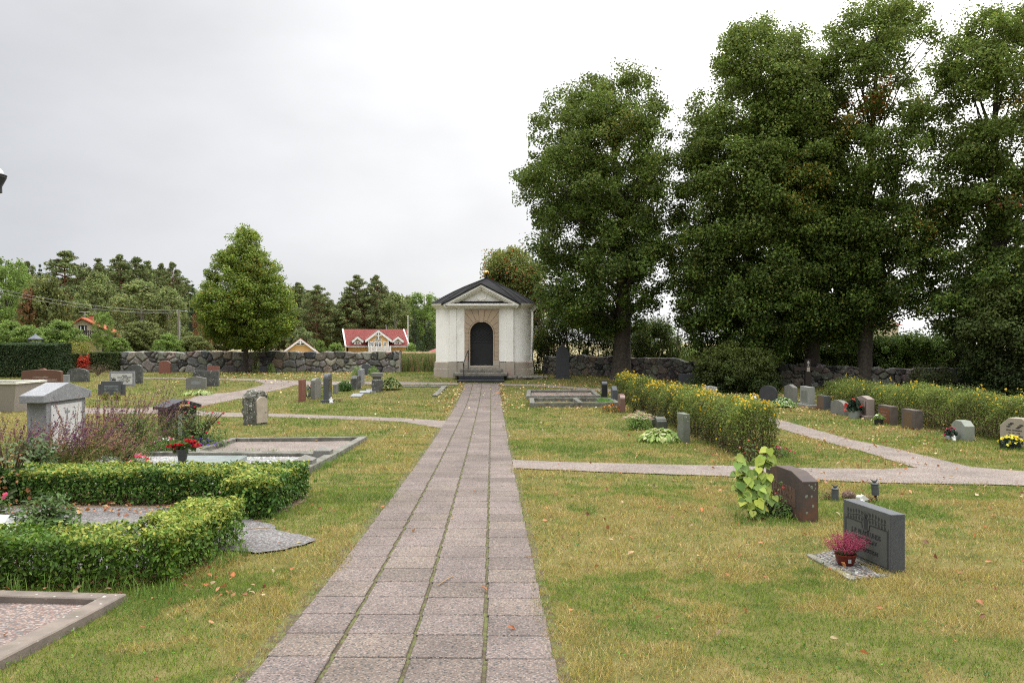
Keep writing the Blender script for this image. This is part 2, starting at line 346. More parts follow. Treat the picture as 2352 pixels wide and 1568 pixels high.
strip('cross_gravel_path', [(60, 938), (209, 937), (345, 938), (428, 942), (523, 947.5), (603, 949), (760, 954), (918, 960), (1030, 966.5)],
      [(60, 951), (209, 951), (345, 950), (428, 953.5), (523, 957.5), (603, 956.5), (760, 961.5), (918, 967.6), (1020, 984)], M_gravel, dz=.006, label='narrow gravel path crossing the left lawn to the paved walk')
strip('diagonal_gravel_path', [(330, 936.5), (370, 933), (409, 923), (450, 911), (478, 903.5), (523, 902), (563, 895), (593, 887), (612, 880)],
      [(400, 944), (428, 938), (462, 933), (543, 917), (603, 903), (640, 895), (684, 883), (690, 882), (700, 879)], M_gravel, dz=.010, label='curving gravel path between the left lawns')
strip('far_left_gravel_path', [(330, 867), (505, 869.5), (583, 870.5), (684, 874.5), (837, 877), (912, 877), (1050, 879)],
      [(330, 869), (505, 872.5), (583, 874.5), (609, 881), (684, 884.5), (837, 883), (912, 884), (1055, 884)], M_gravel, dz=.014, label='gravel path running past the chapel steps on the left')
strip('far_right_gravel_path', [(1150, 881.5), (1250, 883), (1363, 892), (1480, 895), (1600, 905), (1700, 932), (1745.5, 950.5), (1853, 981), (1955, 1010), (2067, 1032.5), (2234, 1073.6), (2360, 1084), (2750, 1100)],
      [(1150, 885.5), (1250, 888), (1363, 897), (1480, 905), (1600, 922), (1700, 952), (1776, 979.6), (1853, 1003.5), (1925, 1023), (1973, 1034), (2084, 1069.6), (2180, 1090), (2300, 1108), (2400, 1114), (2750, 1130)], M_gravel, n=200, dz=.010, label='gravel path curving between the two yellow hedges on the right')
strip('near_right_gravel_path', [(1176, 1057), (1320.7, 1062.7), (1500, 1067), (1672, 1070.8), (1859, 1076), (2023, 1078), (2085, 1076), (2240, 1074), (2370, 1085), (2750, 1102)],
      [(1179, 1076), (1320.7, 1082), (1480, 1088), (1650, 1094), (1862, 1102.6), (2023, 1110), (2182, 1112.3), (2280, 1114), (2370, 1117), (2750, 1136)], M_gravel, n=200, dz=.014, label='gravel path leading right from the paved walk')
# bare soil / moss under the slabs, then the slabs
ys = np.arange(1.5, 36.9, .25)
EXCL.append(np.array([(pathx(y) - .755 + .035*math.sin(y*2.1)+.02*math.sin(y*7), y) for y in ys] + [(pathx(y) + .775 + .035*math.sin(y*1.7+2)+.02*math.sin(y*8), y) for y in ys[::-1]]))
M_moss = mat('joint_moss', (.10, .11, .035), (.07, .055, .035), scale=14, rough=1, bump=.6, bscale=120, ramp=(.42, .58))
A = np.stack([pathx(ys) - .85, ys, gz(ys) + .004], 1); B = np.stack([pathx(ys) + .85, ys, gz(ys) + .004], 1); a = np.arange(len(ys)-1)
V = np.concatenate([A, B]); n_ = len(ys)
tag(npmesh('path_joints', [(V, np.stack([a, a+n_, a+n_+1, a+1], 1))], M_moss), 'mossy soil showing in the joints of the paved walk', 'path', kind='structure')
Vs = []; Fs = []; k = 0
y = 1.6
while y < 36.75:
    for c in range(4):
        x0 = pathx(y) + (c - 2) * .41 + .012; x1 = x0 + .386; x0 += .05 * (c == 0); x1 -= .025 * (c == 3); y0 = y + .003; y1 = y + .395
        dz = .018 + random.uniform(-.0008, .0008); tx = random.uniform(-.0008, .0008); ty = random.uniform(-.0006, .0006); b_ = .004
        sh = -.035 * ((x0 + x1)/2 - pathx(y)); jx = random.uniform(-.003, .003)
        def P(x, yy, z): return (x + jx, yy + sh, float(gz(yy)) + z)
        top = [P(x0+b_, y0+b_, dz-tx-ty), P(x1-b_, y0+b_, dz+tx-ty), P(x1-b_, y1-b_, dz+tx+ty), P(x0+b_, y1-b_, dz-tx+ty)]
        rim = [P(x0, y0, dz-.004), P(x1, y0, dz-.004), P(x1, y1, dz-.004), P(x0, y1, dz-.004)]
        bot = [P(x0, y0, .0), P(x1, y0, .0), P(x1, y1, .0), P(x0, y1, .0)]
        Vs += top + rim + bot; o = k * 12
        Fs += [(o, o+1, o+2, o+3)] + [(o+4+i, o+4+(i+1) % 4, o+(i+1) % 4, o+i) for i in range(4)] + [(o+8+i, o+8+(i+1) % 4, o+4+(i+1) % 4, o+4+i) for i in range(4)]
        k += 1
    y += .405
tones = np.repeat(np.clip(rng.normal(1, .075, k), .8, 1.2), 9)[:, None] * np.array([1, 1, 1]); tones[:, 2] *= np.repeat(rng.uniform(.95, 1.03, k), 9)
tag(npmesh('path', [(np.array(Vs), np.array(Fs))], M_slab, cols=tones), 'straight walk of square pebbled concrete slabs leading to the chapel', 'path', kind='structure')

def gravel_bed(name, pts, m, z, label, world=True):
    P = np.array(pts if world else [U(*p) for p in pts]); EXCL.append(P)
    me = MB(); V = [(p[0], p[1], float(gz(p[1])) + z) for p in P]; me.add(V, [tuple(range(len(V)))])
    o = me.build(name, m); return tag(o, label, 'gravel', kind='structure')

def turf():
    parts = []; cols = []
    for (y0, y1, dens, wd, h0, h1) in ((3.2, 6.5, 7000, .0034, .016, .040), (6.5, 11, 3200, .0048, .018, .042), (11, 18, 1100, .008, .022, .045), (18, 28, 330, .014, .024, .05), (28, 46, 150, .022, .026, .052)):
        area = (y1 - y0) * (1.44 * (y0 + y1) / 2 + 7); n = int(area * dens)
        y = np.sqrt(rng.uniform(y0**2, y1**2, n)); x = rng.uniform(-1, 1, n) * (.72 * y + 3.5)
        keep = np.ones(n, bool)
        jx, jy = x + rng.normal(0, .022, n), y + rng.normal(0, .022, n)
        for P in EXCL: keep &= ~inpoly(jx, jy, P)
        keep &= ~((y > 43.6) & (x < -5)); keep &= ~((np.abs(x + 1.35) < 2.45) & (y > 38.6) & (y < 44))
        x, y = x[keep], y[keep]; n = len(x)
        if y0 < 11:                       # ragged tufts
            pass
        p = fbm(x, y, .55, 3, 5); q = fbm(x, y, 2.4, 9, 3); dx = np.abs(x - pathx(y)) - .82
        dry = (p - .5) * 3.4 + (q - .5) * 2.4 + .34 + .45 * np.exp(-np.clip(dx, 0, 9) / .35) + .36 * ((x > 0) & (y < 13)) - .10 * (y > 20) - .35 * ((x > 8) & (y > 14) & (y < 24)) + .15 * ((x < -9) & (y < 32) & (y > 14))
        dry = np.clip(dry, .04, .95); hf = fbm(x, y, 9, 61, 3); isdry = (.62*np.clip((hf - .5)*2.6 + .5, 0, 1) + .38*rng.random(n)) < dry
        g = palette(n, [(.115, .185, .024), (.165, .225, .028), (.215, .25, .034), (.075, .135, .018)], [4, 4, 3, 2], .2)
        s_ = palette(n, [(.39, .30, .10), (.30, .22, .07), (.50, .40, .20), (.30, .27, .05), (.19, .12, .05)], [4, 4, 2, 4, 1], .2)
        cl = np.where(isdry[:, None], s_, g)
        # sown patches of lusher green
        lush = np.clip((fbm(x, y, 1.3, 21, 4) - .56) * 9, 0, 1) * (~isdry)
        cl = cl * (1 - .5*lush[:, None]) + np.array([.07, .145, .03]) * .5 * lush[:, None]
        h = rng.uniform(h0, h1, n) * (1 + .9*lush) * (.75 + .5*q) * (1 + .5*(q > .62)); ang = rng.uniform(0, 6.283, n); lean = rng.uniform(.2, 1.25, n)
        w_ = wd * rng.uniform(.6, 1.3, n); z = gz(y)
        bx, by = np.cos(ang), np.sin(ang); fa = rng.uniform(0, 6.283, n); sx, sy = np.cos(fa) * w_ / 2, np.sin(fa) * w_ / 2
        tx = x + bx * h * lean; ty = y + by * h * lean; tz = z + h * (1 - .28 * lean)
        V = np.stack([np.stack([x - sx, y - sy, z - .004], 1), np.stack([x + sx, y + sy, z - .004], 1), np.stack([tx + sx*.3, ty + sy*.3, tz], 1), np.stack([tx - sx*.3, ty - sy*.3, tz], 1)], 1).reshape(-1, 3)
        parts.append((V, np.arange(4 * n).reshape(n, 4))); cols.append(cl)
    # clover and small broad leaves between the blades
    n = 26000; y = np.sqrt(rng.uniform(3.3**2, 12**2, n)); x = rng.uniform(-1, 1, n) * (.68*y + 1.5); k = (fbm(x, y, 2.1, 77, 4) > .53) & (rng.random(n) < .9)
    for P in EXCL: k &= ~inpoly(x, y, P)
    x, y = x[k], y[k]; n = len(x); V, Fs = leafs(np.stack([x, y, gz(y) + rng.uniform(.008, .03, n)], 1), unit(n, 2.0), rng.uniform(.012, .026, n), rng.uniform(.008, .018, n)); parts.append((V, Fs)); cols.append(palette(n, [(.09, .19, .03), (.13, .24, .04), (.07, .14, .04)], [1, 1, 1]))
    tag(npmesh('grass', parts, M_grass, cols=np.concatenate(cols)), 'mown churchyard grass, green mixed with dry straw yellow', 'grass', kind='stuff')

def litter():
    P = []; 
    def area(n, x0, x1, y0, y1, f=None):
        x = rng.uniform(x0, x1, n); y = rng.uniform(y0, y1, n)
        if f is not None:
            k = f(x, y); x, y = x[k], y[k]
        P.append(np.stack([x, y], 1))
    area(230, -4, 7, 3.5, 11); area(200, -9, 9, 9, 20); area(800, -20, 20, 18, 40)
    area(2200, 7, 22, 15, 34); area(1900, -3, 9, 26, 42); area(900, -16, -6, 37, 43.5); area(300, 3, 9, 10, 18); area(260, 3, 12, 28, 36)
    area(70, -3.2, -1.6, 5.5, 6.4); area(70, -6, -2.6, 5.65, 6.1); area(500, -9, -3, 8.7, 9.8)
    def edge(x, y): return np.abs(np.abs(x - pathx(y)) - .88) < .12
    area(2400, -3, 1.5, 24, 37, edge)
    P = np.concatenate(P); k = ~((np.abs(P[:, 0] - pathx(P[:, 1])) < .8) & (rng.random(len(P)) < .8)); k &= ~((np.abs(P[:, 0] + 1.2) < 2.6) & (P[:, 1] > 37.2)); P = P[k]
    n = len(P); far = np.clip((P[:, 1] - 12) / 20, 0, 1)
    z = gz(P[:, 1]) + rng.uniform(.03, .05, n); Pn = np.concatenate([P, z[:, None]], 1)
    Nn = unit(n, 2.2); L = rng.uniform(.03, .065, n) * (1 + .55*far) * (1 + .1*far); V, Fs = leafs(Pn, Nn, L, L * rng.uniform(.45, .85, n), 6, .28)
    c1 = palette(n, [(.34, .13, .05), (.26, .10, .045), (.42, .21, .10), (.40, .29, .17), (.20, .085, .045)], [3, 2, 3, 2, 1])
    c2 = palette(n, [(.52, .37, .12), (.56, .46, .22), (.46, .28, .11), (.58, .50, .33), (.38, .17, .06)], [3, 4, 3, 2, 2])
    cl = np.where((rng.random(n) < far)[:, None], c2, c1)
    tag(npmesh('fallen_leaves', [(V, Fs)], M_petal, cols=cl), 'orange, brown and pale yellow leaves fallen on the grass', 'fallen leaves', kind='stuff')

# ------------------------------------------------------------------ dry stone walls
M_wall = attrmat('field_stone', rough=.95, trans=0, spec=.15, bump=.9)
def stone_wall(name, label, A, B, h, thick, cell=.42, seed=1, hvar=.1, dark=1.0):
    """front face of separate boulders bulging out of the mortarless joints; A and B are base points of the front"""
    A = np.array(A, float); B = np.array(B, float); Ln = np.hypot(*(B - A)); ex = (B - A) / Ln; nn = np.array([ex[1], -ex[0]])     # nn points to the viewer
    r = np.random.default_rng(seed); rows = max(2, int(round(h / cell * 1.15))); S = []
    for j in range(rows):
        zz = (j + .5) / rows * h; cs = cell * (1.35 - .55 * j / max(1, rows-1)); xx = -cs
        while xx < Ln + cs:
            xx += cs * r.uniform(.55, 1.5); S.append((xx, zz + r.uniform(-.35, .35) * h / rows, r.uniform(.75, 1.25)))
    S = np.array(S); S = np.concatenate([S, np.stack([r.uniform(0, Ln, len(S)//3), r.uniform(0, h, len(S)//3), r.uniform(.5, .8, len(S)//3)], 1)])
    nx = int(Ln / .035); nz_ = int(h / .03) + 1; depth_rows = 6
    u = np.linspace(0, Ln, nx); v = np.linspace(-.06, 1, nz_)
    Uu, Vv = np.meshgrid(u, v); topn = h * (1 - hvar * (fbm(u, 0*u, 1.1, seed, 3) - .3) * 1.6 - hvar * .8 * (vnoise(u, 0*u, 3.2, seed+3) - .5)); Z = Vv * topn[None]
    wx = Uu + .10 * (fbm(Uu, Z, 3, seed+1, 3) - .5); wz = Z + .10 * (fbm(Uu, Z, 3, seed+2, 3) - .5)
    d = np.full((3,) + Uu.shape, 9.0); idx = np.zeros(Uu.shape, int)
    for i, (sx, sz, wt) in enumerate(S):
        q = np.hypot((wx - sx) * .85, (wz - sz) * 1.1) / wt; m1 = q < d[0]; m2 = (~m1) & (q < d[1])
        d[1] = np.where(m1, d[0], np.where(m2, q, d[1])); d[0] = np.where(m1, q, d[0]); idx = np.where(m1, i, idx)
    e = np.clip((d[1] - d[0]) / (cell * .22), 0, 1); bulge = (1 - (1 - e)**2.2) * .12 + (vnoise(idx * 3.1, idx * 1.7, 1, seed) - .5) * .07 * (e > .05) + .03 * (fbm(Uu, Z, 6, seed+4, 3) - .5)
    C = palette(len(S), [(.21, .195, .17), (.26, .24, .205), (.13, .125, .115), (.30, .235, .19), (.34, .32, .275), (.085, .083, .078)], [4, 4, 3, 1.5, 2, 2], .15) * dark  # dark scales the stone colour; the right walls carry tree shade in it
    Fp = A[None, None] + ex[None, None] * Uu[..., None] + nn[None, None] * bulge[..., None]
    rowsV = [np.concatenate([Fp, (gz(A[1] + (B[1]-A[1]) * Uu / Ln) + Z)[..., None]], -1)]
    base = rowsV[0][-1]
    for k in range(1, depth_rows + 1):                      # rough top, then down the back
        tt = k / depth_rows; q = base.copy(); q[:, 0] -= nn[0] * (thick * tt + bulge[-1]); q[:, 1] -= nn[1] * (thick * tt + bulge[-1]); q[:, 2] += .05 * (fbm(u, u*0 + tt * thick, 4, seed+6, 3) - .5) + .03 * math.sin(math.pi * tt); rowsV.append(q[None])
    q = rowsV[-1][0].copy(); q[:, 2] = gz(q[:, 1]) - .05; rowsV.append(q[None])
    V = np.concatenate(rowsV, 0); R_ = V.shape[0]; a = (np.arange(R_-1)[:, None]*nx + np.arange(nx-1)[None]).ravel()
    Fq = np.stack([a, a+1, a+1+nx, a+nx], 1)
    rr = np.minimum(np.arange(R_-1), nz_-1); ci = idx[rr][:, :-1].ravel(); ee = e[rr][:, :-1].ravel()
    cl = C[ci] * np.where(ee < .12, .3, 1)[:, None]
    # end caps
    caps = []
    for col in (0, nx-1):
        loop = np.arange(R_) * nx + col; caps.append(loop)
    V2 = V.reshape(-1, 3); parts = [(V2, Fq)]; cc = [cl]
    for col, ax in ((0, -1), (nx-1, 1)):
        vv = V[:, col]; kk = min(nz_, R_); w_ = []; 
        fr = vv[:nz_]; bk = fr.copy(); bk[:, 0] -= nn[0]*thick*1.02; bk[:, 1] -= nn[1]*thick*1.02
        M = 7; G = np.stack([fr * (1-t) + bk * t for t in np.linspace(0, 1, M)], 1)
        s2 = (fbm(np.broadcast_to(np.linspace(0, thick, M), (nz_, M)), np.broadcast_to(fr[:, 2][:, None], (nz_, M)), 4, seed+9+col % 3, 3) - .45) * .16 * np.sin(np.linspace(0, math.pi, M))[None]
        G[..., 0] += ex[0] * ax * s2; G[..., 1] += ex[1] * ax * s2
        a2 = (np.arange(nz_-1)[:, None]*M + np.arange(M-1)[None]).ravel(); parts.append((G.reshape(-1, 3), np.stack([a2, a2+1, a2+1+M, a2+M], 1)))
        cc.append(C[(a2 // (M * 9) * 5 + (a2 % M) // 3) % len(C)])
    return tag(npmesh(name, parts, M_wall, smooth=True, cols=np.concatenate(cc)), label, 'stone wall')
stone_wall('stone_wall', 'tall wall of big grey boulders behind the young tree, left of the chapel', (at(266, 44.2), 44.2), (at(917, 43.6), 43.6), 1.10, .75, .50, 5, .06, .8)
stone_wall('stone_wall', 'low rubble wall right of the chapel, behind the dark obelisk and big trunk', (1.55, 40.6), (at(1640, 37.6), 37.6), .92, .7, .33, 8, .12, .5)  # stone colour darkened to stand in for shade under the limes
stone_wall('stone_wall', 'low mossy wall with deep tree shade in its stone colour behind the wooden cross', (at(1655, 37.2), 37.2), (at(2330, 33.6), 33.6), .92, .7, .36, 12, .14, .42)  # shade of the overhanging crowns is put into these stones' colour

# ------------------------------------------------------------------ chapel
M_plaster = mat('white_plaster', (.82, .80, .745), (.77, .75, .695), scale=1.3, rough=.9, bump=.25, bscale=30, stain=(.62, .59, .53), stain_amt=.35)
M_sand = mat('sandstone', (.40, .305, .205), (.34, .265, .19), scale=2.5, rough=.9, bump=.3, bscale=50, stain=(.36, .24, .18), stain_amt=.3)
M_plinth = mat('plinth_stone', (.37, .325, .255), (.29, .26, .215), scale=2, rough=.9, bump=.4, bscale=30, stain=(.34, .24, .19), stain_amt=.3)
M_roof = mat('black_roofing', (.012, .012, .013), (.02, .02, .021), scale=3, rough=.8, spec=.12, bump=.2, bscale=10)
M_blackmetal = mat('black_metal', (.022, .024, .028), rough=.5, spec=.4)
M_iron = mat('black_iron_door', (.010, .010, .011), (.014, .014, .015), rough=.5, spec=.35)
M_gold = mat('gilded_metal', (.62, .40, .12), (.5, .3, .09), rough=.35, metallic=.9)
M_stepstone = mat('step_stone', (.20, .185, .155), (.13, .12, .10), scale=5, rough=.95, bump=.6, bscale=25, lichen=.35)
def chapel():
    Y0 = 38.75; c = thing('chapel', 'small white burial chapel with black roof, gilded ball and arched black door', 'chapel', (at(1106.5, Y0), Y0, float(gz(39.5))), -3.4)
    HW, R0, DP = 2.28, .80, 4.8
    def outline(off=0.0, notch=False):
        P = []
        def arc(cx, cy, a0, a1, k=12):
            for i in range(k + 1):
                a = R(a0 + (a1 - a0) * i / k); P.append((cx + (R0 + off) * math.cos(a), cy + (R0 + off) * math.sin(a)))
        arc(-HW + R0, R0, 180, 270); 
        if notch: P.extend([(-1.44, -off), (-1.44, .25), (1.44, .25), (1.44, -off)])
        arc(HW - R0, R0, 270, 360); arc(HW - R0, DP - R0, 0, 90); arc(-HW + R0, DP - R0, 90, 180)
        return P
    def loft(prof, notch=False, cap=True):
        m = MB(); rings = [[(x, y, z) for x, y in outline(o, notch)] for z, o in prof]; n = len(rings[0]); V = [p for r in rings for p in r]
        Fs = [(i*n+k, i*n+(k+1) % n, (i+1)*n+(k+1) % n, (i+1)*n+k) for i in range(len(rings)-1) for k in range(n)]
        if cap and not notch: Fs += [tuple(range(n-1, -1, -1)), tuple(range((len(rings)-1)*n, len(rings)*n))]
        return m.add(V, Fs)
    b = float(gz(39.5)); z = lambda v: v - b           # absolute heights -> local
    loft([(z(.62), 0), (z(3.22), 0)], True).build('wall', M_plaster, c)
    loft([(z(-.5), .12), (z(.36), .10), (z(.372), .075), (z(.66), .06), (z(.70), .0)], True).build('plinth', M_plinth, c)
    loft([(z(3.19), .02), (z(3.22), .05), (z(3.25), .05), (z(3.30), .14), (z(3.35), .17), (z(3.36), .21), (z(3.44), .23)]).build('cornice', M_plaster, c, smooth=True, auto=True)
    # projecting front bay
    m = MB()
    for s in (-1, 1):
        a, d = sorted((s * .80, s * 1.18)); m.box(a, d, -.07, .3, z(.70), z(3.2))
        a, d = sorted((s * 1.18, s * 1.50)); m.box(a, d, -.11, .3, z(.70), z(3.18))
    m.box(-.80, .80, -.07, .3, z(3.16), z(3.2)); m.box(-1.1, 1.1, -.09, .0, z(3.17), z(3.21)); m.box(-1.56, 1.56, -.14, .3, z(3.2), z(3.27))
    m.build('front_bay', M_plaster, c, bevel=.006)
    m = MB()
    for s in (-1, 1):
        a, d = sorted((s * .83, s * 1.16)); m.box(a, d, -.12, .3, z(-.4), z(.66))
        a, d = sorted((s * 1.16, s * 1.54)); m.box(a, d, -.18, .3, z(-.4), z(.72))
        a, d = sorted((s * .545, s * .83)); m.box(a, d, -.15, .3, z(.52), z(.765))
    m.box(-.83, .83, -.14, .3, z(.40), z(.52)); m.build('bay_plinth', M_plinth, c, bevel=.008)
    # sandstone portal: backing, courses, voussoirs
    zc, rr = z(2.03), .545; m = MB()
    for s in (-1, 1):
        a, d = sorted((s * .548, s * .80)); m.box(a, d, -.085, .3, z(.765), zc)
        zz = z(.775); k = 0
        while zz < zc - .05:
            t = min(.172, zc - zz - .01); a, d = sorted((s * .60, s * .795)); m.box(a, d, -.115, -.08, zz, zz + t); zz += .184
        a, d = sorted((s * .545, s * .59)); m.box(a, d, -.125, .3, z(.765), zc)
    def rim(a):
        ca, sa = math.cos(a), math.sin(a); t = 9
        if abs(ca) > 1e-6: t = min(t, .798 / abs(ca))
        if sa > 1e-6: t = min(t, (z(3.16) - zc) / sa)
        return (ca * t, zc + sa * t)
    def wedge(a0, a1, ri, ro, y0, y1, corner=True):
        k = 5; inner = [(ri * math.cos(a0 + (a1-a0)*i/k), zc + ri * math.sin(a0 + (a1-a0)*i/k)) for i in range(k+1)]
        if ro: outer = [(ro * math.cos(a0 + (a1-a0)*i/k), zc + ro * math.sin(a0 + (a1-a0)*i/k)) for i in range(k+1)]
        else:
            outer = [rim(a0)]; ac = math.atan2(z(3.16) - zc, .798)
            for q in (ac, math.pi - ac):
                if a0 < q < a1: outer.append(rim(q))
            outer.append(rim(a1))
        m.prism(inner[::-1] + outer, y0, y1) if False else m.prism(outer + inner[::-1], y0, y1)
    for i in range(12): wedge(math.pi * i / 12, math.pi * (i+1) / 12, rr, None, -.085, .3)
    edges = [0, 17, 34, 51, 66, 81]; g = .012
    for s in (0, 1):
        for i in range(5):
            a0, a1 = R(edges[i]) + g, R(edges[i+1]) - g * .5
            if s: a0, a1 = math.pi - a1, math.pi - a0
            wedge(a0, a1, rr + .07, None, -.115, -.08)
    for i in range(10): wedge(math.pi*i/10, math.pi*(i+1)/10, rr, rr + .05, -.125, -.07)
    m.prism([(-.085, zc + rr - .03), (.085, zc + rr - .03), (.15, z(3.155)), (-.15, z(3.155))], -.14, -.07)
    m.build('portal_surround', M_sand, c, bevel=.004)
    # door with lattice in its upper part
    m = MB(); m.box(-.546, .546, .16, .2, z(.52), zc); m.prism([(rr * math.cos(math.pi*i/16), zc + rr*math.sin(math.pi*i/16)) for i in range(17)], .16, .2)
    dr = m.build('door', M_iron, c); m = MB()
    for i in range(-6, 12):
        for sl in (-1, 1):
            P0 = Vector((-.5, .15, z(1.75) + i * .13)); P1 = P0 + Vector((1.0, 0, sl * .75))
            pts = [P0.lerp(P1, t / 24) for t in range(25)]; pts = [p for p in pts if z(1.62) < p.z < zc - .04 or (p.z <= zc + .4 and p.z > z(1.62) and p.x**2 + (p.z - zc)**2 < .5**2)]
            if len(pts) > 1: m.tube([pts[0], pts[-1]], .007, 4)
    m.box(-.53, .53, .135, .16, zc + .02, zc + .05); m.box(-.53, .53, .14, .16, z(1.60), z(1.62)); m.build('lattice', M_blackmetal, dr)
    m = MB(); m.lathe([(.02, 0), (.03, .02), (.012, .05)], 8, (0, 0, 0)); m.xf(Matrix.Translation((-.44, .15, z(1.25))) @ Matrix.Rotation(R(90), 4, 'X')); m.build('handle', M_blackmetal, dr)
    # pediment
    zb, za, pw = z(3.27), z(4.30), 1.66; m = MB()
    m.prism([(-1.5, zb), (1.5, zb), (0, z(4.15))], -.10, .6)
    m.box(-1.70, 1.70, -.30, .3, z(3.27), z(3.33)); m.box(-1.74, 1.74, -.36, .3, z(3.33), z(3.40))
    for s in (-1, 1):
        for (o0, o1, y0) in ((.00, .10, -.36), (.10, .17, -.30), (.17, .23, -.22)):
            d = Vector((s * pw, zb + .12 - za)).normalized(); nrm_ = Vector((-d.y, d.x)) if s < 0 else Vector((d.y, -d.x))
            if nrm_.y > 0: nrm_ = -nrm_
            a = Vector((0, za)); e = Vector((s * 1.78, zb + .10)); f = lambda p, o: (p[0] + nrm_.x * o, p[1] + nrm_.y * o)
            sl = 1 / abs(d.x)
            P = [(0, za - o0 * sl), (0, za - o1 * sl), f(e, o1), f(e, o0)]
            m.prism(P if s < 0 else P[::-1], y0 - (0 if s < 0 else .0008), .5)
    m.build('pediment', M_plaster, c, bevel=.006)
    m = MB(); m.box(-1.46, 1.46, -.33, -.09, z(3.402), z(3.415)); m.build('ledge_flashing', M_roof, c)
    m = MB(); V = [(0, -.103, z(3.72))]; 
    ring = lambda a, r1, r2, y: (r1 * math.cos(a), y, z(3.72) + r2 * math.sin(a))
    n = 24; P1 = [ring(2*math.pi*i/n, .235, .15, -.10) for i in range(n)]; P2 = [ring(2*math.pi*i/n, .235, .15, -.13) for i in range(n)]; P3 = [ring(2*math.pi*i/n, .20, .12, -.13) for i in range(n)]; P4 = [ring(2*math.pi*i/n, .195, .115, -.115) for i in range(n)]
    m.add(P1 + P2 + P3 + P4, [(j*n+i, j*n+(i+1) % n, (j+1)*n+(i+1) % n, (j+1)*n+i) for j in range(3) for i in range(n)] + [tuple(range(3*n, 4*n))])
    for s in (-1, 1):
        for i in range(6): m.blob((s * (.07 + i*.045), -.105, z(3.54) + i * .012), (.04, .012, .018), 6, 4)
    m.build('oval_relief', M_plaster, c)
    # tent roof with standing seams, gable roof over the pediment
    m = MB(); o = outline(.25); n = len(o); T = [0, .2, .4, .6, .8, 1.0]; cy = DP / 2
    rings = []
    for t in T:
        k = 1 - t; rings.append([(x * k, cy + (y - cy) * k, z(3.44) + (z(4.78) - z(3.44)) * t + .09 * math.sin(math.pi * t)) for x, y in o] if t < 1 else [(x*.015, cy + (y-cy)*.015, z(4.79)) for x, y in o])
    V = [p for r in rings for p in r]; m.add(V, [(i*n+k, i*n+(k+1) % n, (i+1)*n+(k+1) % n, (i+1)*n+k) for i in range(len(T)-1) for k in range(n)] + [tuple(range(n-1, -1, -1)), tuple(range((len(T)-1)*n, len(T)*n))])
    for k in range(0, n, 3): m.tube([(r[k][0], r[k][1], r[k][2] + .012) for r in rings], .016, 4)
    m.build('roof', M_roof, c)
    m = MB()
    for s in (-1, 1):
        P = [(0, za), (s * 1.86, zb + .07), (s * 1.86, zb + .11), (0, za + .045)]
        m.prism(P if s > 0 else P[::-1], -.40, 2.0)
        for yy in (-.38, .1, .6, 1.1): m.tube([(0, yy, za + .05), (s * 1.86, yy, zb + .115)], .016, 4)
    m.build('gable_roof', M_roof, c)
    fin = MB().lathe([(.09, 0), (.10, .04), (.045, .07), (.03, .12), (.05, .15), (.04, .17)], 12, (0, cy, z(4.78))).build('finial', M_roof, c, smooth=True)
    MB().blob((0, cy, z(4.78) + .285), .125, 20, 14).build('gilded_ball', M_gold, c, smooth=True)
    # stone steps belong to the building
    m = MB(); m.box(-.98, .98, -.48, .1, z(.22), z(.385)); m.box(-1.25, 1.25, -.85, .1, z(.06), z(.22)); m.build('stone_step', M_stepstone, c, bevel=.02, rough=.012, cuts=5)
    m = MB()
    for i in range(9): m.blob((1.1 + i * .24 + random.uniform(-.05, .05), -.35 + random.uniform(-.2, .2) + (.2 if i > 5 else 0), z(-.02)), (random.uniform(.1, .2), .12, random.uniform(.07, .14)), 8, 6, .3)
    m.build('footing_stones', M_stepstone, c, smooth=False)
    # black metal steps and rail: a separate piece of equipment
    s_ = thing('metal_steps', 'black painted ramp-like metal steps with a bent handrail before the chapel door', 'steps', (at(1104, 37.35), 37.2, float(gz(37.2))), -1.5)
    m = MB(); zt = lambda v: v - float(gz(37.2)); m.box(-1.03, 1.03, .62, 1.1, zt(.02), zt(.06)); m.box(-1.03, 1.03, .60, .63, zt(-.12), zt(.055)); m.build('tread', M_blackmetal, s_, bevel=.004)
    m = MB(); m.box(-1.06, 1.06, 0, .60, zt(-.13), zt(-.09)); m.box(-1.06, 1.06, -.02, .01, zt(-.21), zt(-.095)); m.build('tread', M_blackmetal, s_, bevel=.004)
    for x in (-.84, .84): MB().box(x-.06, x+.06, .05, .15, -.02, zt(-.21)).build('foot', M_blackmetal, s_)
    m = MB(); x = -.78; m.tube([(x, .30, zt(-.10)), (x, .30, zt(.66)), (x + .02, .35, zt(.78)), (x + .13, .95, zt(1.22)), (x + .14, 1.05, zt(1.25)), (x + .14, 1.06, zt(.38))], .022, 8); m.tube([(x, .30, zt(.5)), (x-.02, .2, zt(.62)), (x, .3, zt(.72))], .018, 6)
    m.build('handrail', M_blackmetal, s_)
chapel()
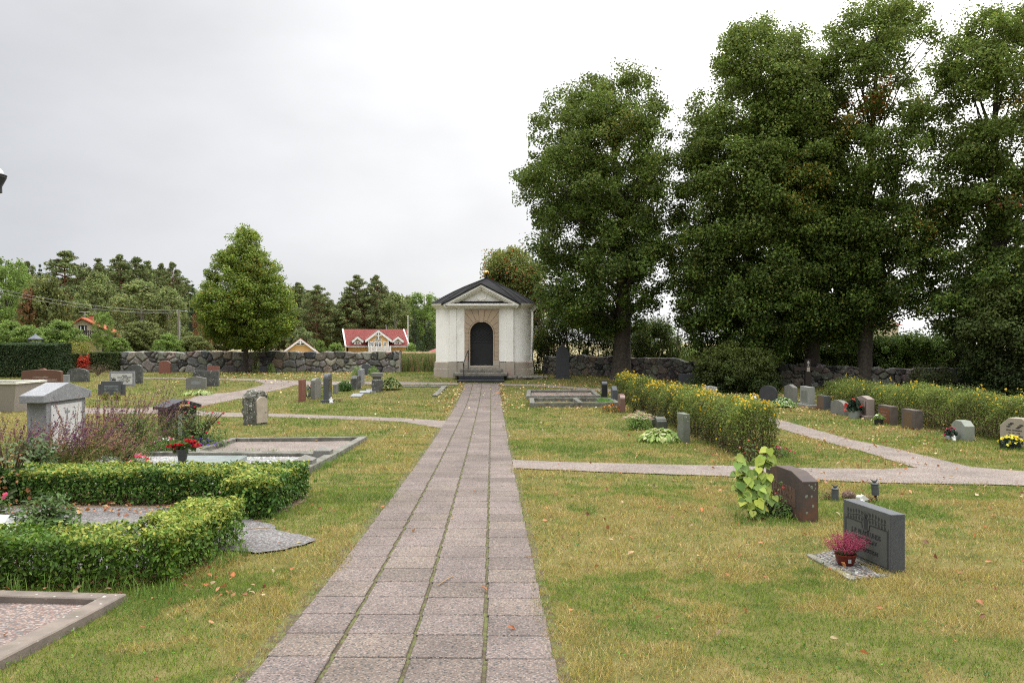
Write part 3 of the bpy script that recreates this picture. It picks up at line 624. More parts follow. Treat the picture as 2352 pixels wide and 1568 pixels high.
# ------------------------------------------------------------------ broadleaf trees built from their own outline
def rowint(rows, z):
    zs = [r[0] for r in rows]; return np.interp(z, zs, [r[1] for r in rows]), np.interp(z, zs, [r[2] for r in rows])
def bigtree(name, label, Y, rows_px, trunk_px, trunk_w, n_cl, per, leaf, pal, group=None, dep=1.12, limbs=26, cr=(.35, .75), special=None, lean=0, ry_max=None, clear=None, solid=.42, cat='tree'):
    """rows_px: (py, left px, right px) from top to bottom; trunk_px: (px top, px base, py base)"""
    rows = sorted([(zat(p, Y), at(l, Y), at(r, Y)) for p, l, r in rows_px]); bx = at(trunk_px[1], Y); bz = float(gz(Y)); root = thing(name, label, cat, (bx, Y, bz), 0, group)
    z0, z1 = rows[0][0], rows[-1][0]; zz = np.linspace(z0, z1, 200); L_, R_ = rowint(rows, zz); wt = np.clip(R_ - L_, .3, None)**1.5; wt /= wt.sum()
    n_cl = int(n_cl * 2.3); per = int(per * .62); leaf *= .92; cr = (cr[0]*.72, cr[1]*.8)
    z = rng.choice(zz, n_cl, p=wt) + rng.normal(size=n_cl) * .05; L_, R_ = rowint(rows, z); cx = (L_ + R_)/2; rx = (R_ - L_)/2; ry = np.minimum(rx * dep, ry_max or 99)
    a = rng.uniform(0, 6.283, n_cl); r = rng.random(n_cl)**solid; rc = rng.uniform(*cr, n_cl)
    X = cx + np.maximum(rx*1.08 - rc*.5, .05) * r * np.cos(a); Yc = Y + np.maximum(ry - rc*.6, .05) * r * np.sin(a); C = np.stack([X, Yc, z], 1)
    hole = fbm(X*.55 + Y, z*.55, 1.0, 88, 3) + .10*(r < .6); kk = hole > (.375 if trunk_w > .5 else .0); X, Yc, z, rc, r, a, C = X[kk], Yc[kk], z[kk], rc[kk], r[kk], a[kk], C[kk]; n_cl = len(z)
    m_ = (per * (rc / np.mean(cr))**2 * rng.uniform(.5, 1.3, n_cl)).astype(int) + 3; ci = np.repeat(np.arange(n_cl), m_); n = len(ci)
    st = rng.uniform(.7, 1.5, (n_cl, 3)) * np.array([1.1, 1.1, .75]); off = np.clip(rng.normal(size=(n, 3)), -1.8, 1.8) * .5 * rc[ci][:, None] * st[ci]; P = C[ci] + off; 
    out_ = off / (rc[ci][:, None]); Nn = out_ * .6 + np.array([0, 0, .55]) + rng.normal(size=(n, 3)) * .55; Nn /= np.linalg.norm(Nn, axis=1, keepdims=True)
    Ls = leaf * rng.uniform(.7, 1.3, n); V, Fs = leafs(P, Nn, Ls, Ls * .8, 4, .2)
    cl = palette(n, *pal); cl *= (1 + .24 * rng.normal(size=n_cl)).clip(.45, 1.7)[ci][:, None]
    h = (z[ci] - z0) / (z1 - z0); cl = cl * (1.12 - .35*h[:, None]) + np.array([.18, .215, .04]) * .55 * h[:, None]  # leaf colour lightens towards the crown top, standing in for light from above
    if special:
        for (px, py, rad, c_, pr) in special:
            q = (np.hypot(P[:, 0] - at(px, Y), P[:, 2] - zat(py, Y)) < rad) & (rng.random(n) < pr); cl[q] = palette(int(q.sum()), [c_, tuple(x*.7 for x in c_)], [1, 1])
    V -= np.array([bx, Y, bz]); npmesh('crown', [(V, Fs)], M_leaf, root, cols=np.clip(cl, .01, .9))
    m = MB(); hz = z1 - bz; tz = [0, .12, .5, 1.5, 3, .45*hz, .7*hz, .93*hz]; tz = sorted(set(min(t, .95*hz) for t in tz)); P = []; rr_ = []; tx = at(trunk_px[0], Y) - bx
    for t in tz: 
        f = t / hz; cxx = (sum(rowint(rows, bz + t)) / 2 - bx) if f > .5 else 0
        P.append((tx * min(1, f*3) * (1-f) + cxx * max(0, (f-.5)*1.6), .05*math.sin(t*1.3), t - (.1 if t == 0 else 0))); rr_.append(trunk_w/2 * (1.5 if t == 0 else 1.2 if t < .2 else 1.05 if t < .6 else max(.06, 1 - f*.95)))
    m.tube(P, rr_, 12); tr = m.build('trunk', M_bark, root, smooth=True, rough=.015 * min(1, trunk_w), cuts=2)
    m = MB(); cand = sorted(range(n_cl), key=lambda i: -r[i])[:n_cl//2]; random.shuffle(cand)
    for i in cand[:limbs]:
        e = Vector(C[i]) - Vector((bx, Y, bz)); sz = max(min(e.z * .72, hz*.85), min(2.0, e.z*.7)); k = min(range(len(P)-1), key=lambda q: abs(P[q][2] - sz)); f = (sz - P[k][2]) / (P[k+1][2] - P[k][2]); s = Vector(P[k]).lerp(Vector(P[k+1]), f)
        mid = s.lerp(e, .5) + Vector((random.uniform(-.2, .2), random.uniform(-.2, .2), .12 * (e - s).length)); r0 = trunk_w/2 * max(.12, .38 * (1 - sz / hz)); m.tube([s, s.lerp(mid, .5) + Vector((0, 0, .05)), mid, e], [r0, r0*.75, r0*.5, .015], 6, cap=False)
    m.build('limb', M_bark, root, smooth=True); return root
PL = (LIME, [4, 4, 3, 1, 2])
bigtree('lime_tree', 'tall lime tree with grey trunk standing alone beside the chapel', 38.2,
    [(148, 1410, 1445), (165, 1345, 1490), (220, 1265, 1512), (290, 1225, 1540), (350, 1200, 1548), (400, 1190, 1540), (470, 1202, 1530), (540, 1215, 1540), (610, 1235, 1545), (680, 1230, 1535), (730, 1270, 1490), (760, 1340, 1460)],
    (1436, 1427, 866), .86, 300, 300, .125, PL, special=[(1400, 330, .9, (.3, .28, .06), .25)], group='big old limes along the right wall', limbs=34, solid=.5)
bigtree('lime_tree', 'broad dark lime tree, second of the row from the chapel', 36.2,
    [(58, 1690, 1770), (80, 1645, 1820), (150, 1630, 1880), (220, 1595, 1905), (320, 1585, 1920), (400, 1555, 1910), (500, 1540, 1900), (600, 1545, 1890), (700, 1555, 1880), (760, 1575, 1850), (820, 1600, 1800)],
    (1722, 1724, 880), .66, 520, 290, .125, PL, special=[(1800, 450, 1.2, (.35, .26, .04), .2)], group='big old limes along the right wall', limbs=30)
bigtree('lime_tree', 'lime tree with a dark forked trunk just behind the wooden cross', 36.6,
    [(200, 1830, 1890), (330, 1780, 1970), (450, 1760, 2000), (560, 1770, 2020), (660, 1770, 2020), (720, 1780, 2000), (790, 1800, 1950)],
    (1868, 1866, 880), .7, 260, 270, .125, PL, group='big old limes along the right wall', limbs=24)
bigtree('lime_tree', 'tallest tree, its bare lower trunk rising behind the right yellow hedge', 35.4,
    [(10, 2000, 2080), (40, 1930, 2130), (90, 1895, 2180), (180, 1880, 2205), (260, 1885, 2200), (340, 1870, 2180), (420, 1880, 2180), (500, 1885, 2170), (580, 1890, 2160), (660, 1890, 2130), (720, 1900, 2110), (745, 1930, 2070)],
    (1998, 1985, 893), .62, 300, 260, .125, PL, special=[(1965, 260, .8, (.33, .13, .03), .3), (1880, 300, 1.0, (.4, .28, .05), .3), (2130, 240, .5, (.4, .14, .03), .5), (2080, 520, .9, (.4, .25, .05), .2), (2140, 560, .8, (.36, .13, .03), .25)], group='big old limes along the right wall', limbs=36)
bigtree('lime_tree', 'rightmost big tree with dark open crown cut by the picture edge', 33.2,
    [(30, 2250, 2340), (60, 2200, 2400), (140, 2175, 2440), (240, 2155, 2460), (330, 2140, 2440), (400, 2170, 2420), (470, 2140, 2420), (540, 2170, 2440), (600, 2120, 2440), (660, 2130, 2460), (720, 2120, 2470), (760, 2160, 2450)],
    (2276, 2282, 905), .66, 270, 280, .125, PL, special=[(2250, 480, .35, (.35, .07, .04), .18), (2340, 240, .5, (.5, .35, .05), .5)], group='big old limes along the right wall', limbs=40, solid=.5)
bigtree('bush_tree', 'very dark dense evergreen at the far right edge behind the yellow hedge', 32.0,
    [(640, 2270, 2380), (690, 2210, 2420), (740, 2180, 2450), (800, 2215, 2460), (860, 2230, 2460), (905, 2230, 2460)], (2320, 2320, 905), .4, 130, 260, .11, ([(.022, .04, .012), (.03, .05, .016)], [1, 1]), limbs=10, solid=.3)
YL = [(.12, .185, .025), (.16, .225, .03), (.21, .25, .04), (.07, .125, .02), (.27, .26, .04)]
bigtree('young_linden', 'young round crowned linden tree standing before the left stone wall', 42.6,
    [(520, 558, 576), (545, 535, 595), (580, 505, 625), (625, 480, 645), (660, 462, 660), (700, 452, 675), (735, 455, 676), (765, 480, 664), (785, 510, 635), (796, 540, 600)],
    (566, 563, 853), .26, 240, 210, .105, (YL, [4, 4, 3, 4, 1]), special=[(600, 620, .5, (.40, .28, .03), .12), (570, 690, .4, (.40, .28, .03), .12)], limbs=30, dep=1.0, cr=(.22, .5), cat='tree')
bigtree('rowan_tree', 'lighter green rowan with red berries rising behind the chapel roof', 47,
    [(575, 1140, 1200), (600, 1115, 1240), (650, 1120, 1260), (710, 1150, 1260), (760, 1190, 1270), (800, 1200, 1280)], (1195, 1200, 850), .25, 110, 200, .12, ([(.10, .14, .03), (.15, .18, .05), (.07, .10, .025), (.26, .12, .04)], [4, 3, 3, 1]), special=[(1185, 650, 2.5, (.42, .06, .03), .06)], limbs=16)
# thicket behind the low wall
def thicket(name, label, Y, px0, px1, top, n_stems, n_cl, per, leaf, pal, bot=868, stems=True, dep=1.2, group=None, dens=.5, wob=40):
    zb_ = 0; root = thing(name, label, 'shrub', (at((px0+px1)/2, Y), Y, float(gz(Y))), 0, group); bx, bz = at((px0+px1)/2, Y), float(gz(Y)); x0, x1 = at(px0, Y), at(px1, Y); zt, zb = zat(top, Y), zat(bot, Y)
    x = rng.uniform(x0, x1, n_cl); e = 1 - (np.abs(x - (x0+x1)/2) / ((x1-x0)/2))**3 * .45; z = zb + (zt - zb) * e * (1 - .25 * fbm(x*2, 0*x, 1, 4)) * rng.random(n_cl)**dens; C = np.stack([x, Y + rng.uniform(-dep, dep, n_cl), z], 1)
    rc = rng.uniform(.2, .5, n_cl); m_ = (per * rng.uniform(.5, 1.3, n_cl)).astype(int); ci = np.repeat(np.arange(n_cl), m_); n = len(ci)
    P = C[ci] + unit(n) * (rng.random((n, 1))**.5) * rc[ci][:, None]; Nn = unit(n, .8); Ls = leaf * rng.uniform(.7, 1.3, n); V, Fs = leafs(P, Nn, Ls, Ls*.65); cl = palette(n, *pal) * (1 + .2*rng.normal(size=n_cl))[ci][:, None]
    npmesh('foliage', [(V - np.array([bx, Y, bz]), Fs)], M_leaf, root, cols=np.clip(cl, .01, .9))
    if n_stems:
        m = MB()
        for i in range(n_stems):
            xx = random.uniform(x0, x1) - bx; yy = random.uniform(-dep, dep)*.7; h = (zt - bz) * random.uniform(.6, .95); s = random.uniform(-.5, .5); r0 = random.uniform(.015, .05)
            m.tube([(xx, yy, -.05), (xx + s*.25, yy, h*.35), (xx + s*.7, yy + .1, h*.7), (xx + s*1.2, yy, h)], [r0, r0*.85, r0*.6, .006], 5, cap=False)
        m.build('stem', M_twig, root, smooth=True)
    return root
DK = ([(.045, .075, .015), (.07, .11, .02), (.12, .15, .025), (.20, .19, .03)], [4, 4, 2, .7]); LT = ([(.12, .19, .035), (.17, .24, .045), (.08, .13, .025)], [3, 3, 2])
thicket('hazel_thicket', 'dark multi-stemmed thicket between chapel and big trunk', 42.8, 1232, 1420, 690, 40, 210, 150, .09, DK, dens=.6)
thicket('hazel_thicket', 'thicket of thin stems right of the big lone trunk', 42.4, 1440, 1560, 715, 26, 150, 150, .09, DK, dens=.8)
thicket('bright_shrub', 'sunlit pale green shrub beyond the gap in the right trees', 47, 1520, 1625, 785, 8, 50, 130, .10, LT)
thicket('undergrowth_shrub', 'shrubs filling the gap between dark evergreen and cross', 41, 1740, 1880, 720, 16, 220, 150, .10, DK, dens=.9)
thicket('undergrowth_shrub', 'leafy shrubs behind the trunk right of the cross', 41, 1870, 2030, 735, 16, 230, 150, .10, ([(.08, .13, .02), (.12, .17, .03), (.05, .085, .015)], [3, 2, 3]), dens=.9)
thicket('undergrowth_shrub', 'leafy shrubs under the patch of open sky at right', 40, 2000, 2240, 752, 22, 330, 150, .10, ([(.09, .14, .025), (.12, .18, .03), (.05, .085, .015)], [3, 2, 3]), dens=.9)

# ------------------------------------------------------------------ generic bush
def bush(name, label, x, y, rx, ry, h, n, L, pal, cat='bush', asp=.55, group=None, k=4, flowers=None, z0=None, up=.6, stems=6, rz=0, box=1.0, inner=.5, bm=None):
    bz = float(gz(y)) if z0 is None else z0; root = thing(name, label, cat, (x, y, bz), rz, group)
    d = unit(n, .25); d[:, 2] = np.abs(d[:, 2]) * .95; r = rng.random((n, 1))**inner; lump = 1 + .22 * (fbm(d[:, 0]*2 + x, d[:, 1]*2 + d[:, 2]*2 + y, 1.6, 3) - .5)[:, None] * 2
    sh = np.sign(d) * np.abs(d)**box; P = sh * r * lump * np.array([rx, ry, h]); P[:, 2] += .02; Nn = d * .7 + unit(n) * .6; Nn[:, 2] += up; Nn /= np.linalg.norm(Nn, axis=1, keepdims=True)
    Ls = L * rng.uniform(.7, 1.3, n); V, Fs = leafs(P, Nn, Ls, Ls*asp, k); npmesh('foliage', [(V, Fs)], bm or M_leaf, root, cols=palette(n, *pal))
    if stems:
        m = MB()
        for i in range(stems):
            a = random.uniform(0, 6.28); q = random.uniform(.3, .8); m.tube([(0, 0, -.02), (rx*q*.5*math.cos(a), ry*q*.5*math.sin(a), h*.5), (rx*q*math.cos(a), ry*q*math.sin(a), h*.8)], [.012*max(h, .3), .009*max(h, .3), .004*max(h, .3)], 4)
        m.build('stem', M_twig, root)
    if flowers:
        nf, fs, cols, lo = flowers; d = unit(nf, .7); d[:, 2] = np.abs(d[:, 2]); P = d * np.array([rx, ry, h]) * rng.uniform(.92, 1.1, (nf, 1)); P = P[P[:, 2] > min(lo*h, P[:, 2].max()*.7)]; fl(P, fs, cols, root)
    return root
def fl(P, fs, cols, root, name='flower_heads', pet=5, up=.6):
    """small flowers, each a ring of petals"""
    n = len(P); cc = palette(n, cols, [1]*len(cols), .1); Ns = unit(n, up); parts = []; cl = []
    a0 = np.cross(Ns, unit(n)); a0 /= np.linalg.norm(a0, axis=1, keepdims=True); b0 = np.cross(Ns, a0)
    for j in range(pet):
        t = 2*math.pi*j/pet; D = a0*math.cos(t) + b0*math.sin(t); s = fs * rng.uniform(.8, 1.2, n)
        NN = Ns + D*.35; NN /= np.linalg.norm(NN, axis=1, keepdims=True); DD = D - NN*(D*NN).sum(1, keepdims=True); DD /= np.linalg.norm(DD, axis=1, keepdims=True)
        V, Fs = leafs(P + D*(s*.28)[:, None] + Ns*(s*.1)[:, None], NN, s*.62, s*.55, 4, .1, D=DD); parts.append((V, Fs)); cl.append(cc * (1 + .12*rng.normal(size=(n, 1))))
    return npmesh(name, parts, M_petal, root, cols=np.clip(np.concatenate(cl), .01, .95))
def box_hedge(name, label, boxes, h, dens, L, pal, cat='hedge', asp=.5, gap=.0, k=6, flowers=None, lump=.06, stems=60, depth=.06, side_thin=.0, topcol=None, base=None, stem_r=.006, lowcol=None, rnd=0.0, patch=.5):
    x0 = min(b[0] for b in boxes); y0 = min(b[2] for b in boxes); cx_, cy_ = (x0 + max(b[1] for b in boxes))/2, (y0 + max(b[3] for b in boxes))/2; bz = float(gz(cy_)); root = thing(name, label, cat, (cx_, cy_, bz))
    Ps = []; Ns = []
    def inside(x, y, b0): return any((b[0]+.03 < x) & (x < b[1]-.03) & (b[2]+.03 < y) & (y < b[3]-.03) for b in boxes if b is not b0)
    for b in boxes:
        X0, X1, Y0, Y1 = b[:4]; hh = b[4] if len(b) > 4 else h
        for (A, nrm_) in (((X1-X0)*(Y1-Y0), (0, 0, 1)), ((X1-X0)*hh, (0, -1, 0)), ((X1-X0)*hh, (0, 1, 0)), ((Y1-Y0)*hh, (-1, 0, 0)), ((Y1-Y0)*hh, (1, 0, 0))):
            n = int(A * dens * (1 if nrm_[1] <= 0 else .6)); x = rng.uniform(X0, X1, n); y = rng.uniform(Y0, Y1, n); z = hh * (gap + (1 - gap) * rng.random(n)**.8); dd = rng.exponential(depth, n); lp = lump * (fbm(x*1.0 + y*.7, z*1.3 + y, 3.2, 5) - .5) * 2 + lump*.6*(fbm(x*3, y*3+z*3, 4, 15, 2)-.5)
            if nrm_[2]: z = hh + lp - dd - rnd * np.abs((x - (X0+X1)/2) / ((X1-X0)/2))**2.5 + 1.1*rnd*(fbm(x, y, .8, 71, 2) - .5)
            elif nrm_[1] < 0: y = Y0 - lp + dd
            elif nrm_[1] > 0: y = Y1 + lp - dd
            elif nrm_[0] < 0: x = X0 - lp + dd
            else: x = X1 + lp - dd
            if rnd and nrm_[0]: x = x - nrm_[0] * rnd * .9 * (np.clip(z/hh, 0, 1))**4; z = z * (1 + 1.0*rnd*(fbm(x, y, .8, 71, 2) - .5)); gp = fbm(y, z, 3.2, 91, 3) > .34; x, y, z = x[gp], y[gp], z[gp]
            if side_thin and not nrm_[2]:
                kp = rng.random(len(x)) > side_thin * (1 - z/hh) * (fbm(x, y + z, 2.2, 31, 3) * 1.9); x, y, z = x[kp], y[kp], z[kp]
            if len(boxes) > 1: kp = ~np.array([inside(a, c, b) for a, c in zip(x, y)], bool) if len(x) else np.ones(0, bool); x, y, z = x[kp], y[kp], z[kp]
            Ps.append(np.stack([x, y, z + gz(y)], 1)); Ns.append(np.broadcast_to(np.array(nrm_, float), (len(x), 3)))
    P = np.concatenate(Ps); Nn = np.concatenate(Ns) * .9 + np.array([0, 0, .5]) + rng.normal(size=P.shape)*.55; Nn /= np.linalg.norm(Nn, axis=1, keepdims=True); n = len(P)
    Ls = L * rng.uniform(.6, 1.35, n); V, Fs = leafs(P, Nn, Ls, Ls*asp, k, .12); cl = palette(n, *pal)
    pt = fbm(P[:, 0], P[:, 1] + P[:, 2], 1.2, 41, 4)[:, None]; cl *= (1 - patch*.5) + patch * pt * (1 if patch <= .5 else 1.15)
    if topcol is not None:                       # share of yellower leaves grows towards the clipped top
        q = (rng.random(n) < np.clip((P[:, 2] - gz(P[:, 1])) / h - .62, 0, .45) * 1.7 * (pt[:, 0] > .42)); cl[q] = palette(int(q.sum()), topcol, [1]*len(topcol))
    if lowcol is not None:                       # bare brown lower shoots
        q = rng.random(n) < np.clip(.95 - (P[:, 2] - gz(P[:, 1])) / h * 1.35, 0, .75); cl[q] = palette(int(q.sum()), lowcol, [1]*len(lowcol))
    npmesh('foliage', [(V - np.array([cx_, cy_, bz]), Fs)], M_leaf, root, cols=np.clip(cl, .01, .9))
    m = MB(); tot = sum((b[1]-b[0])*(b[3]-b[2]) for b in boxes)
    for b in boxes:
        for i in range(int(stems * (b[1]-b[0])*(b[3]-b[2]) / tot)):
            x = random.uniform(b[0]+.04, b[1]-.04); y = random.uniform(b[2]+.04, b[3]-.04); g0 = float(gz(y)) - bz; hh = (b[4] if len(b) > 4 else h)
            m.tube([(x-cx_, y-cy_, g0-.02), (x-cx_+random.uniform(-.05, .05), y-cy_+random.uniform(-.05, .05), g0+hh*.5), (x-cx_+random.uniform(-.12, .12), y-cy_+random.uniform(-.12, .12), g0+hh*.93)], [stem_r, stem_r*.7, stem_r*.4], 4, cap=False)
    m.build('stem', M_twig, root)
    if flowers:
        nf, fs, cols = flowers; j = rng.choice(n, nf, p=(lambda q: q/q.sum())(np.clip((P[:, 2]-gz(P[:, 1]))/h, 0.02, 2)**7 * (fbm(P[:, 0], P[:, 1], 1.4, 51, 3) > .52).astype(float) + .05)); fl(P[j] + Nn[j]*L*.5 - np.array([cx_, cy_, bz]) + np.array([0, 0, .015]), fs, cols, root)
    return root
BOX = ([(.06, .125, .014), (.085, .165, .018), (.12, .205, .025), (.18, .24, .03)], [4, 4, 3, 1]); TOPY = [(.26, .30, .045), (.20, .27, .04), (.33, .33, .06)]
POT = ([(.12, .165, .03), (.17, .21, .035), (.08, .12, .025), (.16, .12, .04)], [4, 4, 3, .8]); YEL = [(.72, .48, .03), (.80, .58, .06), (.60, .38, .03)]
box_hedge('clipped_hedge', 'low clipped hedge nearest the camera, beside the kerbed grave at lower left', [(-5.6, -2.68, 5.84, 6.45), (-2.9, -2.42, 5.95, 7.5, .41)], .38, 6500, .036, BOX, gap=.03, side_thin=.5, topcol=TOPY, stems=260, depth=.10, stem_r=.004, lump=.075)
box_hedge('clipped_hedge', 'longer low hedge behind, running to the corner post of the white pebble grave', [(-9.4, -2.9, 9.45, 10.3), (-3.02, -2.5, 8.6, 10.2, .42)], .405, 5000, .043, ([(.04, .095, .012), (.058, .13, .016), (.085, .17, .022), (.14, .20, .03)], [4, 4, 3, 1]), gap=.03, side_thin=.22, topcol=TOPY, stems=420, depth=.10, stem_r=.005, lump=.075)
box_hedge('flowering_hedge', 'yellow flowering hedge running away beside the central right graves', [(3.88, 4.62, 14.3, 31.2)], .92, 3600, .042, POT, gap=.0, k=4, side_thin=.12, stems=500, depth=.11, lump=.24, rnd=.22, patch=1.1, lowcol=[(.10, .07, .035), (.07, .075, .025)], flowers=(1900, .042, YEL), asp=.42, stem_r=.006)
box_hedge('flowering_hedge', 'long yellow flowering hedge behind the row of graves at far right', [(10.0, 11.0, 12.5, 26.5)], .90, 3200, .045, POT, gap=.0, k=4, side_thin=.12, stems=450, depth=.11, lump=.3, rnd=.2, patch=1.1, lowcol=[(.12, .075, .04), (.09, .06, .03), (.08, .085, .03)], flowers=(900, .045, YEL), asp=.42, stem_r=.006)
DKH = ([(.03, .055, .018), (.045, .075, .022), (.065, .10, .03)], [3, 3, 1]); 
box_hedge('tall_hedge', 'tall dark clipped hedge at the left edge of the churchyard', [(-29, at(144, 39.6), 38.8, 40.4)], 1.52, 2600, .085, DKH, k=4, stems=60, lump=.08, depth=.07)
box_hedge('tall_hedge', 'dark clipped hedge piece left of the red shrub', [(at(146, 44), at(190, 44), 43.6, 44.9)], 1.0, 2600, .085, ([(.05, .075, .02), (.07, .10, .025), (.12, .13, .03)], [3, 3, 1]), k=4, stems=20, lump=.08, depth=.07)
box_hedge('tall_hedge', 'dark clipped hedge piece between red shrub and stone wall', [(at(214, 44), at(276, 44), 43.6, 44.9)], 1.06, 2600, .085, ([(.045, .07, .02), (.065, .09, .025), (.10, .11, .03)], [3, 3, 1]), k=4, stems=20, lump=.08, depth=.07)
bush('red_shrub', 'bright red leaved shrub set in the gap of the left hedge', at(201, 43.9), 43.7, .36, .4, 1.0, 1500, .08, ([(.42, .03, .015), (.5, .07, .03), (.3, .04, .02)], [3, 2, 1]), box=.6)
bush('clipped_bush', 'rounded yellow green clipped bush behind the left hedge', at(172, 52), 52, 1.1, 1.0, 1.72, 5000, .10, ([(.18, .17, .025), (.23, .21, .03), (.13, .13, .02)], [3, 2, 2]), box=.6)
bush('clipped_bush', 'broad dark mound shaped bush before the low wall at right', at(2140, 33), 33, .95, .8, 1.25, 5200, .075, ([(.04, .06, .015), (.06, .085, .02), (.09, .09, .03)], [3, 2, 1]), box=.65)
bigtree('evergreen_bush', 'big dark rounded evergreen shrub left of the wooden cross', 34.2, [(795, 1650, 1730), (812, 1620, 1765), (840, 1605, 1780), (880, 1600, 1785), (910, 1610, 1780)], (1695, 1695, 900), .12, 150, 230, .085, ([(.018, .034, .009), (.027, .046, .012), (.045, .065, .016)], [4, 3, 1]), cr=(.2, .42), limbs=10, solid=.35, cat='bush')
# ------------------------------------------------------------------ far trees and houses
PINE = ([(.16, .20, .075), (.195, .23, .085), (.125, .16, .062), (.23, .215, .09)], [4, 3, 3, 1]); SPR = ([(0.053, 0.083, 0.042), (0.075, 0.105, 0.053)], [1, 1])  # far foliage palettes are lightened, putting distance haze into the leaf colour
BIR = ([(0.202, 0.255, 0.087), (0.255, 0.296, 0.101), (0.148, 0.195, 0.067), (0.323, 0.309, 0.121)], [4, 3, 3, 1]); GRN = ([(0.180, 0.264, 0.060), (0.228, 0.324, 0.072), (0.132, 0.198, 0.048)], [3, 3, 2]); OLV = ([(0.168, 0.192, 0.060), (0.216, 0.240, 0.072), (0.108, 0.132, 0.042)], [3, 2, 2]); RED = ([(0.300, 0.156, 0.072), (0.240, 0.168, 0.072), (0.360, 0.192, 0.096)], [2, 1, 1]); WIL = ([(0.180, 0.228, 0.084), (0.228, 0.276, 0.108), (0.120, 0.168, 0.060)], [3, 2, 2])
def cloud_mesh(C, rc, per, leaf, pal, flat, asp, m, up=.5):
    nc = len(C); ci = np.repeat(np.arange(nc), per); n = len(ci); P = C[ci] + unit(n) * (rng.random((n, 1))**.5) * rc[ci][:, None] * np.array([1, 1, flat]); Nn = unit(n, up); Ls = leaf * rng.uniform(.6, 1.4, n)
    V, Fs = leafs(P, Nn, Ls, Ls*asp); cl = palette(n, *pal) * (1 + .2*rng.normal(size=nc))[ci][:, None]; return V, Fs, np.clip(cl, .01, .9)
def proto(kind, seed):
    """a tree 10 m high and 5 m wide; returns (crown mesh, trunk mesh)"""
    r = np.random.default_rng(seed); H = 5.0 if kind in ('shrub', 'olive', 'willow') else 10.0; m = MB(); rad = .14; global PINE
    if kind == 'pine':
        C = []; rc = []
        for i in range(20):
            z = 2.4 + i * .38; w = 2.5 * math.sin(math.pi * min(1, (i + 5.5) / 25.5))**.8 * r.uniform(.75, 1.1)
            for q in range(9 if w > 1 else 5):
                a = r.uniform(0, 6.28); k = w * r.uniform(.45, 1); C.append((k*math.cos(a), k*math.sin(a), z + r.uniform(-.2, .3) + .12*k)); rc.append(.3 + .1*w)
                m.tube([(0, 0, z - .3), (k*math.cos(a), k*math.sin(a), z + .05)], [.04, .012], 4, cap=False)
        C += [(0, 0, 9.9), (.1, .1, 9.4)]; rc += [.3, .4]; V = cloud_mesh(np.array(C), np.array(rc), 60, .26, PINE, .5, .35, None, .9); bark = M_pinebark
    elif kind == 'spruce':
        C = []; rc = []
        for i in range(24):
            z = .8 + i * .39; w = 1.9 * (1 - (i / 24)**1.15) + .12
            for q in range(7 if w > .6 else 3):
                a = r.uniform(0, 6.28); k = w * r.uniform(.5, 1); C.append((k*math.cos(a), k*math.sin(a), z - .25*k)); rc.append(.16 + .22*w*.7)
        V = cloud_mesh(np.array(C), np.array(rc), 42, .26, SPR, .5, .3, None, .6); bark = M_bark
    else:
        prof = {'birch': lambda t: 2.1*math.sin(math.pi*min(1, t*.85+.13))**.7, 'broad': lambda t: 2.45*math.sin(math.pi*min(1, t*.80+.12))**.5, 'shrub': lambda t: 2.5*math.sqrt(max(0, 1-t*t*.93))}.get(kind, lambda t: 2.2*math.sin(math.pi*min(1, t*.8+.15))**.6)
        C = []; rc = []; z0 = 1.8 if kind in ('birch', 'broad') else .1; N_ = 260
        for i in range(N_):
            t = r.random(); w = prof(t); a = r.uniform(0, 6.28); q = .55 if kind == 'shrub' else .42; k = w * r.random()**q; C.append((k*math.cos(a), k*math.sin(a), z0 + t*(H - z0 - .2) + r.normal()*.12)); rc.append(r.uniform(.25, .55))
        V = cloud_mesh(np.array(C), np.array(rc), 52, .2 if kind != 'birch' else .18, {'birch': BIR, 'broad': GRN, 'shrub': GRN, 'olive': OLV, 'russet': RED, 'willow': WIL}[kind], 1.0 if kind != 'birch' else 1.1, .6, None, .6); bark = M_birch if kind == 'birch' else M_bark
        for i in range(12):
            c = C[r.integers(len(C))]; m.tube([(0, 0, c[2]*.55), tuple(x*.5 for x in c[:2]) + (c[2]*.85,), c], [.06, .035, .012], 4, cap=False)
    m.tube([(0, 0, -.3), (.05, 0, H*.3), (0, .05, H*.65), (0, 0, H*.96)], [rad*1.2, rad, rad*.65, .02], 7)
    cr = npmesh('crown', [(V[0], V[1])], M_needle if kind in ('pine', 'spruce') else M_leaf, None, cols=V[2]); tr = m.build('trunk', bark, None, smooth=True); return cr, tr
PROTO = {}
for k_, s_, c_ in (('pine', 3, 3), ('spruce', 5, 1), ('birch', 7, 2), ('broad', 9, 2), ('shrub', 11, 2), ('olive', 13, 1), ('russet', 15, 1), ('willow', 17, 1)):
    PROTO[k_] = [proto(k_, s_ + 31*i) for i in range(c_)]
NAME = {'pine': 'pine_tree', 'spruce': 'spruce_tree', 'birch': 'birch_tree', 'broad': 'aspen_tree', 'shrub': 'shrub', 'olive': 'olive_shrub', 'russet': 'rust_tree', 'willow': 'willow_shrub'}
used = {}
def far(kind, px, top, wpx, Y, label, group=None, sink=0):
    i = used.get(kind, 0); used[kind] = i + 1; cr, tr = PROTO[kind][i % len(PROTO[kind])]; g = float(gz(Y)); H = zat(top, Y) - g; W = wpx * (1.45 if kind in ('pine', 'birch') else 1.15) * Y / F_PX
    root = thing(NAME[kind], label, 'shrub' if kind in ('shrub', 'olive', 'willow') else 'tree', (at(px, Y), Y, g), random.uniform(0, 360), group); root.scale = (W/5, W/5, H/(5 if kind in ('shrub', 'olive', 'willow') else 10))
    for q in (cr, tr):
        if q.parent is None: q.parent = root
        else: c = q.copy(); COL.objects.link(c); c.parent = root
